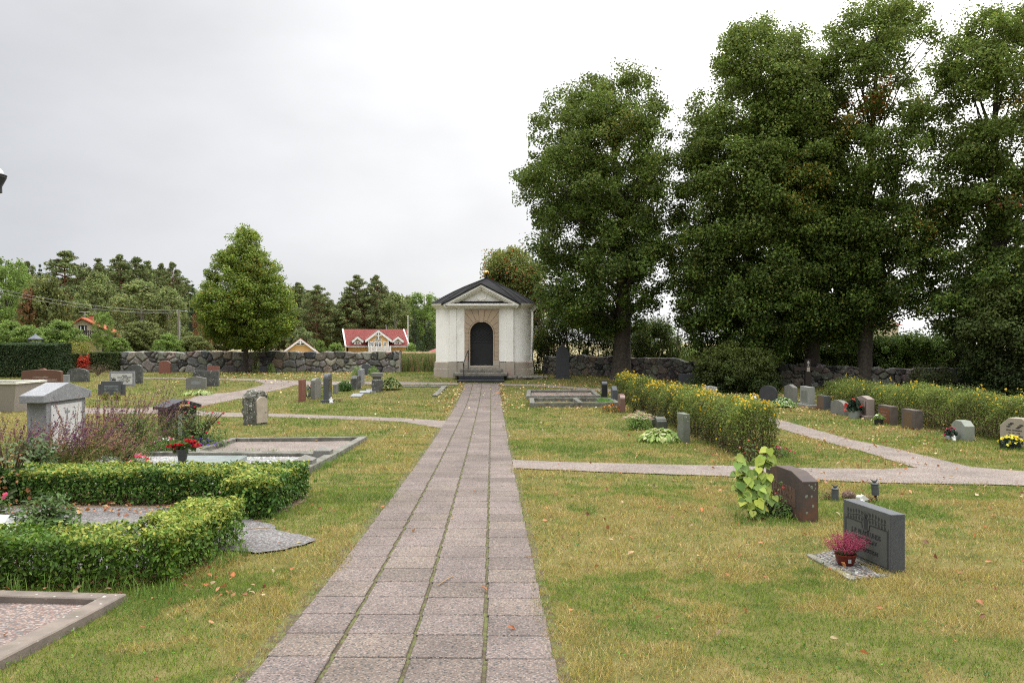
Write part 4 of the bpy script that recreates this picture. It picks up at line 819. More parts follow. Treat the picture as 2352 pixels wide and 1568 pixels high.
for a in [
 ('broad', 14, 594, 100, 112, 'bright green aspen cut by the left picture edge'), ('broad', 48, 622, 60, 118, 'aspen just right of the one at the left edge'),
 ('spruce', 92, 604, 42, 128, 'small dark pointed spruce above the left aspens'), ('olive', 108, 640, 120, 105, 'wide rounded yellowish tree left of the orange roofed house'),
 ('russet', 64, 660, 42, 103, 'rust brown tree among the left aspens'), ('pine', 60, 602, 60, 140, 'pine peeping between aspens at far left'), ('pine', 148, 578, 110, 135, 'tall bushy pine above the orange roofed house'),
 ('pine', 224, 596, 60, 150, 'pine right of the tall one over the orange roofed house'), ('birch', 222, 626, 90, 128, 'birch with white trunk right above the orange roofed house'),
 ('pine', 277, 586, 75, 135, 'highest pine in the middle of the left wood'), ('pine', 316, 592, 70, 140, 'pine next right of the highest one'), ('pine', 340, 602, 60, 145, 'pine two places right of the highest one in the left wood'), ('pine', 371, 606, 50, 138, 'slim pine left of the last one in the left wood'),
 ('pine', 397, 604, 52, 133, 'last slim pine of the left wood, above the utility pole'), ('birch', 326, 644, 120, 112, 'large drooping birch in front of the left pines'), ('birch', 388, 660, 80, 110, 'drooping birch behind the utility pole'),
 ('spruce', 443, 650, 44, 120, 'dark spruce tip left of the young linden'), ('russet', 466, 668, 44, 115, 'reddish tree peeping left of the young linden'), ('birch', 190, 690, 60, 116, 'lower birch behind the orange roofed house chimney'), ('pine', 250, 640, 70, 138, 'pine filling the wood right of the white birch'),
 ('shrub', 22, 738, 80, 92, 'light green shrub above the hedge at the left edge'), ('shrub', 60, 748, 80, 90, 'light green shrub behind the small gazebo'), ('shrub', 143, 738, 105, 95, 'light green shrub screening the orange roofed house on its left'), ('shrub', 100, 752, 60, 93, 'light green shrub right of the gazebo roof'),
 ('olive', 325, 740, 118, 92, 'broad grey green shrub right of the orange roofed house'), ('shrub', 388, 768, 66, 86, 'shrub at the foot of the utility pole'), ('olive', 446, 772, 80, 88, 'grey green shrub right of the utility pole'), ('broad', 236, 716, 42, 84, 'slim young tree in front of the orange roofed house'), ('shrub', 268, 776, 60, 88, 'small shrub at the right corner of the orange roofed house'),
 ('pine', 684, 650, 62, 150, 'pine just right of the young linden'), ('pine', 728, 656, 72, 145, 'flat topped pine above the yellow garage'), ('willow', 692, 754, 66, 122, 'feathery pale willow shrub behind the yellow garage'), ('pine', 795, 680, 62, 148, 'shorter pine left of the red roofed house'),
 ('pine', 817, 633, 72, 150, 'tall pine rising over the left end of the red roof'), ('pine', 864, 633, 58, 152, 'tall slender pine over the middle of the red roof'), ('birch', 908, 672, 70, 150, 'pale birch behind the right end of the red roof'), ('broad', 975, 674, 84, 155, 'large leafy tree between red roof and chapel'), ('birch', 940, 680, 60, 158, 'birch behind the white flagpole'),
 ('spruce', 952, 712, 50, 140, 'dark spruce beside the flagpole'), ('spruce', 985, 735, 60, 136, 'dark low spruce touching the left chapel wall'), ('shrub', 735, 783, 36, 124, 'small shrub right of the yellow garage'), ('shrub', 772, 788, 44, 124, 'small shrub left of the red roofed house'), ('shrub', 946, 790, 40, 126, 'green shrub right of the red roofed house'), ('spruce', 958, 768, 18, 124, 'narrow dark juniper column right of the flagpole'), ('pine', 760, 690, 60, 155, 'pine filling the gap between garage and red roof'), ('pine', 640, 690, 70, 155, 'pine hidden mostly by the young linden'),
 ('broad', 1490, 745, 130, 100, 'pale tree far behind the gap in the right trees')]: far(*a)
for i, (px, top) in enumerate([(125, 625), (188, 618), (262, 612), (300, 610), (355, 620), (60, 630), (20, 640), (415, 640), (705, 668), (740, 672), (680, 670), (830, 670), (845, 660), (890, 670), (170, 640), (205, 650), (245, 660), (300, 650), (350, 660), (400, 665), (430, 680), (30, 660), (90, 670), (130, 660), (480, 690), (520, 700), (660, 700), (700, 690), (750, 705), (790, 700), (840, 690), (880, 700), (920, 700), (960, 705), (1000, 700), (560, 700), (610, 700)]):
    far('pine' if i % 3 else 'spruce', px + random.uniform(-8, 8), top, 104, 170 + random.uniform(-8, 8), 'dark conifer in the closed far back of the wood', 'conifers in the closed back of the wood')
M_yel = mat('yellow_render', (.62, .40, .17), (.58, .37, .16), scale=1, rough=.85); M_whitep = mat('white_paint', (.80, .80, .78), rough=.6); M_redtile = mat('red_roof_tiles', (.23, .052, .043), (.19, .045, .038), scale=3, rough=.7, spec=.3)
M_ortile = mat('orange_roof_tiles', (.40, .13, .065), (.34, .11, .055), scale=3, rough=.8); M_cream = mat('cream_render', (.60, .52, .37), rough=.9); M_dkwood = mat('dark_wood', (.035, .028, .022), rough=.8); M_brick = mat('chimney_brick', (.42, .14, .09), rough=.9); M_gl = glass()
def tiles(m, P0, ex, ez, nx, nz_, lift=.05):
    """pantile ridges: wavy sheet spanned by ex (along eave) and ez (up the slope)"""
    P0, ex, ez = Vector(P0), Vector(ex), Vector(ez); nn = ex.cross(ez).normalized(); k = nx * 4; V = []; 
    for j in range(nz_ + 1):
        for s in ((0,) if j == 0 else (0, 1)) if j < nz_ else (0,):
            for i in range(k + 1): V.append(P0 + ex * (i / k) + ez * (j / nz_) + nn * (lift * (.5 + .5*math.cos(2*math.pi*i/4)) + (.03 if s else 0)))
    rows = len(V) // (k + 1); m.add(V, [(r*(k+1)+i, r*(k+1)+i+1, (r+1)*(k+1)+i+1, (r+1)*(k+1)+i) for r in range(rows-1) for i in range(k)])
def bargeboards(m, cx_, zt, hw, drop, y0, y1, t=.32):
    for s in (-1, 1):
        P = [(cx_, zt), (cx_, zt - t*1.3), (cx_ + s*hw, zt - drop - t*1.1), (cx_ + s*(hw + .12), zt - drop + .02)]
        m.prism(P if s < 0 else P[::-1], y0, y1)
def red_house():
    Y = 130.0; s = Y / F_PX; X = lambda zx: ((775.2 + zx/13.65) - CX) * s; Z = lambda zy: CAMH + (CY - (717.8 + zy/13.65)) * s
    c = thing('yellow_house', 'yellow house with red tiled roof, three white dormers and a white balcony', 'house', (X(1200), Y, float(gz(Y))), 13); ox, oz = X(1200), float(gz(Y)); x = lambda v: X(v) - ox; z = lambda v: Z(v) - oz
    D = 7.6; rl, rr = x(205), x(2150); el, er = x(275), x(2250); ez_, rz = z(1045), z(520); f0, f1 = x(365), x(2160)
    MB().box(f0, f1, .6, D, 0, ez_ + .1).build('wall', M_yel, c)
    m = MB(); g = [(x(240), 0), (x(240), 0)]; V = [(f0 - .35, 1.2, 0), (f0 - .35, D - .3, 0), (f0 - .35, D - .3, ez_), (f0 - .35, D/2 + .3, rz - .35), (f0 - .35, 1.2, ez_)]; m.add(V + [(p[0] + .3, p[1], p[2]) for p in V], [(0, 1, 2, 3, 4), (9, 8, 7, 6, 5)]); m.build('gable_wall', M_yel, c)
    m = MB(); half = D/2 + .3
    V = [(el, -.25, ez_), (er, -.25, ez_), (rr, half, rz), (rl, half, rz), (el, D + .6, ez_), (er, D + .6, ez_)]; m.add(V + [(p[0], p[1], p[2] - .15) for p in V], [(0, 1, 2, 3), (3, 2, 5, 4), (9, 8, 7, 6), (10, 11, 8, 9)]); tiles(m, (el, -.25, ez_ + .02), (er - el, 0, 0), (0, half + .25, rz - ez_), 60, 20, .06); rf = m.build('roof', M_redtile, c)
    m = MB()
    for (a, b) in ((rl, el), (rr, er)): m.tube([(a, half, rz + .05), (b, -.3, ez_ - .02)], .13, 4); 
    m.box(el, er, -.38, -.28, ez_ - .14, ez_ - .02); m.build('trim', M_whitep, c)
    def dormer(cx_, hw, zt, ze, zb, yf, big=False):
        m = MB(); bw = hw * .58 if not big else hw * .76
        m.prism([(cx_ - bw, zb), (cx_ + bw, zb), (cx_ + bw, ze + .1), (cx_, zt - .25), (cx_ - bw, ze + .1)], yf, yf + 3); d = m.build('dormer', M_yel, c)
        m = MB(); bargeboards(m, cx_, zt, hw, zt - ze, yf - .32, yf - .2, .3); [m.box(cx_ + q*bw - .1, cx_ + q*bw + .1, yf - .06, yf + .02, zb, ze + .05) for q in (-1, 1)]
        if big:
            m.box(cx_ - hw*.40, cx_ + hw*.40, yf - .3, yf - .22, zt - .95*(hw/2.9) - .28, zt - .95*(hw/2.9) - .18); m.box(cx_ - .06, cx_ + .06, yf - .31, yf - .21, zt - 1.5, zt - .2); m.tube([(cx_, yf - .26, zt - 1.15), (cx_ - .42, yf - .26, zt - .62)], .04, 4); m.tube([(cx_, yf - .26, zt - 1.15), (cx_ + .42, yf - .26, zt - .62)], .04, 4)
        m.build('bargeboard', M_whitep, d)
        m = MB()
        for q in (-1, 1):
            P = [(cx_, zt + .03), (cx_, zt + .1), (cx_ + q*(hw + .15), ze + .1), (cx_ + q*(hw + .15), ze + .02)]; m.prism(P[::-1] if q < 0 else P, yf - .34, yf + 3.6)
        m.build('dormer_roof', M_redtile, d); return d
    def arch_window(cx_, zb, w_, hs, yf, par, fan=False, rect=True):
        m = MB(); hw = w_/2; A = [(cx_ + hw*math.cos(math.pi*i/10), zb + hs + hw*math.sin(math.pi*i/10)) for i in range(11)]; m.prism([(cx_ - hw, zb), (cx_ + hw, zb)] + A[1:-1] if hs == 0 else [(cx_ - hw, zb), (cx_ + hw, zb)] + A, yf - .06, yf + .02); wn = m.build('window', M_whitep, par)
        hw -= .11; A = [(cx_ + hw*math.cos(math.pi*i/10), zb + .09 + hs + hw*math.sin(math.pi*i/10)) for i in range(11)]; MB().prism(([(cx_ - hw, zb + .09), (cx_ + hw, zb + .09)] if hs else []) + (A if hs else A), yf - .075, yf - .061).build('pane', M_gl if hs else mat('pale_glass', (.28, .33, .30), rough=.2), wn)
        m = MB(); zc = zb + .09 + hs
        if hs: m.box(cx_ - .03, cx_ + .03, yf - .09, yf - .076, zb + .09, zc); m.box(cx_ - hw, cx_ + hw, yf - .09, yf - .076, zc - .03, zc + .03)
        for a in (45, 90, 135): m.tube([(cx_, yf - .082, zc), (cx_ + hw*math.cos(R(a)), yf - .082, zc + hw*math.sin(R(a)))], .022, 4)
        m.build('glazing_bar', M_whitep, wn)
    def rect_window(cx_, zb, w_, h, yf, par, nx=2, nz_=(.55, .78), dark=True):
        wn = MB().box(cx_ - w_/2, cx_ + w_/2, yf - .06, yf + .02, zb, zb + h).build('window', M_whitep, par); MB().box(cx_ - w_/2 + .1, cx_ + w_/2 - .1, yf - .075, yf - .061, zb + .1, zb + h - .12).build('pane', M_gl, wn); m = MB()
        for i in range(1, nx): q = cx_ - w_/2 + w_*i/nx; m.box(q - .025 - (.03 if nx == 4 and i == 2 else 0), q + .025 + (.03 if nx == 4 and i == 2 else 0), yf - .09, yf - .076, zb + .05, zb + h - .05)
        for t in nz_: m.box(cx_ - w_/2 + .08, cx_ + w_/2 - .08, yf - .09, yf - .076, zb + h*t - .02, zb + h*t + .02)
        m.build('glazing_bar', M_whitep, wn)
    d = dormer(x(1272), x(1670) - x(1272), z(540), z(870), z(1100), -.75, True)
    arch_window(x(1262), z(880), 1.15, 0, -.75, d); rect_window(x(1062), z(1075), .52, z(905) - z(1075), -.75, d); rect_window(x(1264), z(1075), 1.15, z(905) - z(1075), -.75, d, 4); rect_window(x(1464), z(1075), .52, z(905) - z(1075), -.75, d)
    for cc in (637, 1888):
        d = dormer(x(cc), x(cc+165) - x(cc), z(740), z(890), z(1000), .1); arch_window(x(cc - 4), z(998), .62, .32, .1, d)
    m = MB(); bl, br = x(970), x(1635); bz0, bz1 = z(1215), z(1065); m.box(bl, br, -2.1, -.2, bz0 - .12, bz0); m.box(bl, br, -2.1, -2.04, bz1, bz1 + .07); m.box(bl, br, -2.1, -2.05, bz0 + .05, bz0 + .1)
    n = 46
    for i in range(n): q = bl + (br - bl) * (i + .5) / n; m.box(q - .024, q + .024, -2.08, -2.05, bz0, bz1)
    for q in (1040, 1200, 1455, 1625): m.box(x(q) - .08, x(q) + .08, -2.14, -2.0, bz0 - .1, z(1035))
    for i in range(12): m.box(bl - .02, bl + .02, -2.0 + i*.15, -1.95 + i*.15, bz0, bz1)
    m.box(bl - .04, bl + .04, -2.1, -.3, bz1, bz1 + .07); m.build('balcony', M_whitep, c)
    for q in (bl + .3, br - .3): MB().box(q - .1, q + .1, -2.0, -1.8, 0, bz0 - .1).build('balcony_post', M_whitep, c)
    m = MB(); m.tube([(x(1568), 2.2, z(520)), (x(1568), 2.2, z(420))], .035, 5); 
    for i in range(5): m.box(x(1525), x(1590), 2.18, 2.22, z(450) + i*.09, z(450) + i*.09 + .03)
    m.build('aerial', mat('aluminium', (.4, .41, .43), rough=.5), c)
red_house()
def garage():
    Y = 116.0; c = thing('garage', 'small yellow gabled garage with white bargeboards showing over the stone wall', 'garage', (at(690, Y), Y, float(gz(Y))), 14.5); oz = float(gz(Y)); z = lambda p: zat(p, Y) - oz; hw = at(728, Y) - at(690, Y)
    zt, ze = z(777.5), z(808); m = MB(); m.prism([(-hw + .35, 0), (hw - .35, 0), (hw - .35, ze), (0, zt - .2), (-hw + .35, ze)], 0, 6); m.build('wall', M_yel, c)
    m = MB()
    for s in (-1, 1):
        P = [(0, zt), (0, zt + .12), (s*(hw + .2), ze + .02), (s*(hw + .2), ze - .1)]; m.prism(P if s > 0 else P[::-1], -.35, 6.3)
    m.build('roof', M_redtile, c); m = MB(); bargeboards(m, 0, zt, hw, zt - ze, -.44, -.36, .2); m.box(-.55, .55, -.42, -.36, zt - .62, zt - .54); m.box(-.05, .05, -.43, -.36, zt - .8, zt - .1)
    m.tube([(0, -.4, zt - .55), (-.25, -.4, zt - .28)], .03, 4); m.tube([(0, -.4, zt - .55), (.25, -.4, zt - .28)], .03, 4); m.build('bargeboard', M_whitep, c)
    A = [(.62*math.cos(math.pi*i/12), z(792.5) + .62*math.sin(math.pi*i/12)) for i in range(13)]; wn = MB().prism(A, -.05, .02).build('window', M_whitep, c); A = [(.48*math.cos(math.pi*i/12), z(792.5) + .08 + .48*math.sin(math.pi*i/12)) for i in range(13)]; MB().prism(A, -.065, -.052).build('pane', M_gl, wn)
    m = MB(); [m.tube([(0, -.07, z(792.5) + .08), (.48*math.cos(R(a)), -.07, z(792.5) + .08 + .48*math.sin(R(a)))], .02, 4) for a in (45, 90, 135)]; m.build('glazing_bar', M_whitep, wn)
garage()
def cream_house():
    Y = 100.0; oz = float(gz(Y)); c = thing('cream_house', 'cream house with orange roof, brick chimney and dark balcony on the left', 'house', (at(188, Y), Y, oz), 18); z = lambda p: zat(p, Y) - oz; s = Y / F_PX; x = lambda p: (p - 188) * s
    zt, zl, zr = z(732), z(745), z(773); m = MB(); m.prism([(x(169), 0), (x(258), 0), (x(258), zr), (0, zt - .1), (x(169), zl - .05)], 0, 8); m.build('wall', M_cream, c)
    m = MB(); P = [(0, zt), (0, zt + .16), (x(165), zl - .02), (x(165), zl - .18)]; m.prism(P[::-1], -.5, 8.3); P = [(0, zt), (0, zt + .16), (x(269), z(773) + .1), (x(269), z(773) - .06)]; m.prism(P, -.5, 8.3)
    for i in range(14): yy = -.45 + i*.62; m.tube([(0, yy, zt + .17), (x(268), yy, z(773) + .12)], .05, 4)
    m.build('roof', M_ortile, c); m = MB(); m.box(x(193), x(204), 3.2, 3.9, z(738), z(723.5)); ch = m.build('chimney', M_brick, c); MB().box(x(192.5), x(204.5), 3.15, 3.95, z(723.5), z(721.5)).build('chimney_cap', M_dkwood, ch)
    wn = MB().box(x(181.5), x(198), -.07, .02, z(764), z(747)).build('window', M_dkwood, c); MB().box(x(183), x(197), -.085, -.072, z(764), z(748.5)).build('pane', M_gl, wn); m = MB(); m.box(x(185), x(187), -.1, -.09, z(764), z(749)); m.box(x(193), x(195), -.1, -.09, z(764), z(749)); m.build('curtain', M_whitep, wn)
    m = MB(); m.box(x(192), x(258), -1.5, -.02, z(775), z(772)); m.box(x(190), x(222), -1.5, -1.42, z(760), z(758.5)); 
    for i in range(9): q = x(190) + i*x(192)/2*.98; m.box(x(190) + i*(x(222)-x(190))/8 - .04, x(190) + i*(x(222)-x(190))/8 + .04, -1.5, -1.42, z(773), z(759))
    for i in range(4): a = x(190) + i*(x(222)-x(190))/4; b_ = x(190) + (i+1)*(x(222)-x(190))/4; m.tube([(a, -1.46, z(772)), (b_, -1.46, z(760))], .035, 4); m.tube([(a, -1.46, z(760)), (b_, -1.46, z(772))], .035, 4)
    m.build('balcony', M_dkwood, c); MB().box(x(192), x(203), -.06, .01, z(784), z(777)).build('lower_window', M_gl, c); m = MB(); m.tube([(x(188), 2, zt), (x(188), 2, z(714))], .03, 5); m.tube([(x(176), 2, z(714.5)), (x(199), 2, z(715.5))], .025, 4); m.build('aerial', mat('aluminium', (.4, .41, .43)), c)
cream_house()
def roofbit():
    Y = 90; c = thing('distant_house', 'gable end and brown tiled roof glimpsed between tallest and rightmost trees', 'house', (at(2045, Y), Y, float(gz(Y)))); s = Y/F_PX; z = lambda p: zat(p, Y) - float(gz(Y)); MB().prism([(-6, 0), (.9, 0), (.9, z(745)), (.2, z(728)), (-6, z(728))], 0, 6).build('wall', M_cream, c)
    m = MB(); m.add([(-6.5, -.3, z(747)), (1.35, -.3, z(747)), (.35, 3, z(724)), (-6.5, 3, z(724)), (-6.5, 6.3, z(747)), (1.35, 6.3, z(747))], [(0, 1, 2, 3), (3, 2, 5, 4), (1, 5, 2)]); m.build('roof', mat('brown_tiles', (.22, .10, .07), rough=.85), c)
    Y = 105; c = thing('distant_house', 'tiny red roof peeping behind the left chapel wall', 'house', (at(1000, Y), Y, float(gz(Y)))); z = lambda p: zat(p, Y) - float(gz(Y)); MB().box(-.9, 3, 0, 4, 0, z(808)).build('wall', M_whitep, c); m = MB(); m.add([(-1.1, -.2, z(808.5)), (3, -.2, z(808.5)), (3, 2, z(798)), (.3, 2, z(797)), (-1.1, 4.3, z(808.5)), (3, 4.3, z(808.5))], [(0, 1, 2, 3), (3, 2, 5, 4), (0, 3, 4)]); m.build('roof', M_redtile, c)
roofbit()
def gazebo():
    Y = 70.0; oz = float(gz(Y)); s = Y/F_PX; c = thing('gazebo', 'little six sided gazebo with grey metal roof above the left hedge', 'gazebo', (at(81, Y), Y, oz)); z = lambda p: zat(p, Y) - oz; r = 18*s
    M_sl = mat('slate_grey_metal', (.10, .11, .13), rough=.6); m = MB(); m.lathe([(r, z(779)), (r*.97, z(777.5)), (r*.25, z(770)), (r*.2, z(769)), (.03, z(765.5)), (.03, z(764))], 6); m.build('roof', M_sl, c)
    m = MB(); [m.tube([(r*.86*math.cos(a), r*.86*math.sin(a), 0), (r*.86*math.cos(a), r*.86*math.sin(a), z(778))], .04, 4) for a in [k*math.pi/3 for k in range(6)]]; m.lathe([(r*.9, z(779)), (r*.9, z(780.5)), (r*.84, z(780.5)), (r*.84, z(779))], 6); m.build('frame', M_blackmetal, c)
    MB().lathe([(r*.8, .1), (r*.8, z(784))], 6).build('glass_panel', mat('green_glass', (.16, .2, .15), rough=.15), c)
gazebo()
# utility pole and its wires, flagpole, lamp at the left edge
Y = 88.0; oz = float(gz(Y)); c = thing('utility_pole', 'grey wooden utility pole carrying two wires behind the left stone wall', 'utility pole', (at(410.5, Y), Y, oz)); z = lambda p: zat(p, Y) - oz
MB().tube([(0, 0, 0), (0, 0, z(712))], [.16, .11], 8).build('pole', mat('weathered_wood', (.22, .19, .16), (.15, .13, .11), rough=.95), c); m = MB(); m.tube([(at(413.5, Y) - at(410.5, Y), -.1, 0), (at(414, Y) - at(410.5, Y), -.1, z(737))], .045, 6); m.build('conduit', mat('galvanised', (.38, .42, .46), rough=.5), c)
m = MB(); m.box(-.25, .7, -.05, .05, z(714.5), z(713.5)); m.blob((.75, 0, z(714)), (.12, .1, .06), 8, 5); m.build('bracket', mat('galvanised', (.3, .3, .3)), c)
def wire(label, p0, p1, sag): 
    m = MB(); P0 = Vector((at(p0[0], Y), Y, zat(p0[1], Y))); P1 = Vector((at(p1[0], 60), 60, zat(p1[1], 60))); m.tube([P0.lerp(P1, t/30) - Vector((0, 0, sag*4*(t/30)*(1-t/30))) for t in range(31)], .014, 4); tag(m.build('power_line', mat('cable', (.22, .22, .22), rough=.6)), label, 'cable')
wire('upper power line sagging left from the utility pole', (411, 712), (-40, 655), .55); wire('lower power line sagging left from the utility pole', (411, 717), (-40, 663), .6)
Y = 126.0; c = thing('flagpole', 'thin white flagpole at the right end of the red roofed house', 'flagpole', (at(937, Y), Y, float(gz(Y)))); MB().tube([(0, 0, 0), (0, 0, zat(727, Y) - float(gz(Y)))], [.09, .055], 8).build('pole', M_whitep, c); MB().blob((0, 0, zat(726, Y) - float(gz(Y))), .09).build('finial', M_whitep, c)
Y = 15.0; oz = float(gz(Y)); c = thing('street_lamp', 'dark flared lamp head just entering at the left edge', 'lamp', (at(-19.5, Y), Y, oz)); z = lambda p: zat(p, Y) - oz
MB().tube([(0, 0, 0), (0, 0, .4), (0, 0, z(440))], [.09, .05, .04], 10).build('pole', M_blackmetal, c); MB().lathe([(.045, z(445)), (.05, z(442)), (.17, z(441)), (.165, z(428)), (.24, z(407)), (.235, z(406)), (.245, z(404)), (.24, z(403)), (.25, z(402)), (.22, z(400))], 24).build('lamp_head', M_blackmetal, c, smooth=True, auto=True); MB().blob((0, 0, z(400)), (.2, .2, .16), 16, 8).build('lamp_dome', mat('frosted_glass', (.7, .7, .7), rough=.2), c, smooth=True)
# meadow growth beyond the walls
def weeds():
    def patch(n, x0, x1, y0, y1, h0, h1, wd, pal):
        x = rng.uniform(x0, x1, n); y = rng.uniform(y0, y1, n); h = rng.uniform(h0, h1, n); z = gz(y); a = rng.uniform(0, 6.28, n); l = rng.uniform(0, .35, n)*h; P0 = np.stack([x, y, z], 1); P1 = P0 + np.stack([np.cos(a)*l, np.sin(a)*l, h], 1); s = np.stack([np.full(n, wd), 0*x, 0*x], 1)
        V = np.stack([P0 - s/2, P0 + s/2, P1 + s*.3, P1 - s*.3], 1).reshape(-1, 3); return V, np.arange(4*n).reshape(n, 4), palette(n, *pal)
    A = [patch(16000, -7.2, -3, 44.6, 52, .3, .95, .03, ([(.16, .19, .06), (.24, .21, .09), (.10, .14, .04), (.30, .20, .10)], [3, 3, 3, 1])), patch(30000, -18, -4, 54, 104, .12, .3, .07, ([(.46, .37, .22), (.38, .29, .16), (.50, .42, .27)], [1, 1, 1])), patch(14000, 3, 24, 42.5, 50, .3, .9, .04, ([(.10, .13, .03), (.14, .15, .04)], [1, 1]))]
    tag(npmesh('meadow_grass', [(v, f) for v, f, _ in A], M_grass, cols=np.concatenate([c for _, _, c in A])), 'tall dry meadow grass and weeds beyond the churchyard wall', 'meadow grass', kind='stuff')
weeds()
# ------------------------------------------------------------------ graves
G_grey = mat('grey_granite', (0.200, 0.204, 0.209), (0.166, 0.168, 0.177), scale=4, rough=.65, speck=(0.325, 0.332, 0.337), sp_scale=70, sp_amt=.55, bump=.1, bscale=120)
G_lich = mat('lichened_granite', (0.099, 0.099, 0.089), (0.059, 0.059, 0.056), scale=5, rough=.95, bump=.5, bscale=35, lichen=.55)
G_old = mat('weathered_granite', (0.146, 0.143, 0.125), (0.102, 0.102, 0.089), scale=4, rough=.92, speck=(0.195, 0.189, 0.168), sp_scale=120, bump=.4, bscale=50, lichen=.25)
G_black = mat('black_granite', (0.018, 0.019, 0.021), (0.024, 0.026, 0.027), scale=30, rough=.22, spec=.5)
G_blackm = mat('matt_black_granite', (0.036, 0.038, 0.041), (0.026, 0.028, 0.030), scale=60, rough=.6, speck=(0.059, 0.059, 0.063), sp_scale=300)
G_red = mat('red_granite', (0.175, 0.066, 0.045), (0.126, 0.049, 0.035), scale=30, rough=.5, speck=(0.238, 0.105, 0.077), sp_scale=220, stain=(0.105, 0.049, 0.035), stain_amt=.2)
G_brown = mat('brown_granite', (0.102, 0.050, 0.030), (0.079, 0.038, 0.024), scale=20, rough=.45, speck=(0.139, 0.073, 0.050), sp_scale=240)
G_pink = mat('pinkish_stone', (0.218, 0.172, 0.145), (0.178, 0.139, 0.122), scale=8, rough=.8, speck=(0.264, 0.218, 0.191), sp_scale=200)
G_dgrey = mat('dark_grey_granite', (0.057, 0.061, 0.065), (0.046, 0.048, 0.053), scale=30, rough=.55, speck=(0.092, 0.098, 0.102), sp_scale=260, bump=.05)
G_white = mat('pale_polished_granite', (0.498, 0.498, 0.489), (0.448, 0.448, 0.444), scale=8, rough=.4, speck=(0.598, 0.598, 0.589), sp_scale=150)
G_beige = mat('beige_stone', (0.315, 0.277, 0.217), (0.270, 0.240, 0.188), scale=5, rough=.85, bump=.2)
G_green = mat('grey_green_stone', (0.238, 0.254, 0.211), (0.191, 0.211, 0.172), scale=6, rough=.9, bump=.4, bscale=30, lichen=.1)
G_kerb = mat('kerb_stone', (0.180, 0.173, 0.148), (0.108, 0.108, 0.086), scale=5, rough=.95, bump=.5, bscale=40, lichen=.4, stain=(0.072, 0.065, 0.050), stain_amt=.5)
G_pkerb = mat('pink_kerb', (.175, .145, .12), (.12, .10, .085), scale=5, rough=.9, bump=.4, bscale=50, lichen=.35, stain=(0.105, 0.093, 0.062), stain_amt=.4)
M_carve = mat('carved_dark', (.035, .037, .035), rough=.9); M_gilt = mat('gilt_letters', (.55, .40, .14), rough=.5, metallic=.3); M_pale = mat('pale_letters', (.42, .32, .27), rough=.8)
def prof(kind, w, h, a=.12):
    x = w/2
    if kind == 'flat': return [(-x, 0), (x, 0), (x, h), (-x, h)]
    if kind == 'gable': return [(-x, 0), (x, 0), (x, h*(1-a)), (0, h), (-x, h*(1-a))]
    if kind == 'arch': return [(-x, 0), (x, 0)] + [(x*math.cos(R(t)), h*(1-a) + h*a*math.sin(R(t))) for t in range(0, 181, 12)]
    if kind == 'shoulder': return [(-x, 0), (x, 0), (x, h*(1-a)), (x*.78, h*(1-a))] + [(x*.74*math.cos(R(t)), h*(1-a) + h*a*math.sin(R(t))) for t in range(8, 173, 12)] + [(-x*.78, h*(1-a)), (-x, h*(1-a))]
    if kind == 'hip': return [(-x, 0), (x, 0), (x, h*(1-a)), (x*.42, h), (-x*.42, h), (-x, h*(1-a))]
    if kind == 'slope': return [(-x, 0), (x, 0), (x, h), (-x, h*(1-a))]
    if kind == 'wave': return [(-x, 0), (x, 0)] + [(x*math.cos(R(t))*.5 + (x*.5 if math.cos(R(t)) > 0 else -x*.5) * abs(math.cos(R(t)))**.6, h*(1-a) + h*a*math.sin(R(t))**2) for t in range(0, 181, 10)]
    if kind == 'twin': return [(-x, 0), (x, 0), (x, h*.78)] + [(x*.5 + x*.5*math.cos(R(t)), h*.8 + h*.2*math.sin(R(t))) for t in range(0, 160, 20)] + [(0, h*.86)] + [(-x*.5 + x*.5*math.cos(R(t)), h*.8 + h*.2*math.sin(R(t))) for t in range(25, 181, 20)] + [(-x, h*.78)]
    if kind == 'taper': return [(-x*.9, 0), (x*.9, 0), (x, h*.8), (x*.5, h), (-x*.5, h), (-x, h*.8)]
    if kind == 'gothic': return [(-x, 0), (x, 0), (x*.98, h*.70), (x*.8, h*.79), (x*.5, h*.86), (x*.2, h*.92), (0, h), (-x*.2, h*.92), (-x*.5, h*.86), (-x*.8, h*.79), (-x*.98, h*.70)]
def letters(parent, lines, y, m, name='inscription'):
    """lines: (text, cap height, centre x, baseline z) on the plane at local y"""
    mb = MB()
    for s, size, x, z in lines:
        cu = bpy.data.curves.new('t', 'FONT'); cu.body = s; cu.size = size * 1.4; cu.align_x = 'CENTER'; cu.extrude = .0018; cu.offset = size*.012; cu.resolution_u = 2; ob = bpy.data.objects.new('t', cu)
        me = bpy.data.meshes.new_from_object(ob); mb.add([(v.co.x + x, y - v.co.z, v.co.y + z) for v in me.vertices], [tuple(p.vertices) for p in me.polygons]); bpy.data.objects.remove(ob); bpy.data.curves.remove(cu); bpy.data.meshes.remove(me)
    me = bpy.data.meshes.new(name); me.from_pydata(mb.v, [], mb.f); me.materials.append(m); o = bpy.data.objects.new(name, me); COL.objects.link(o); o.parent = parent; return o
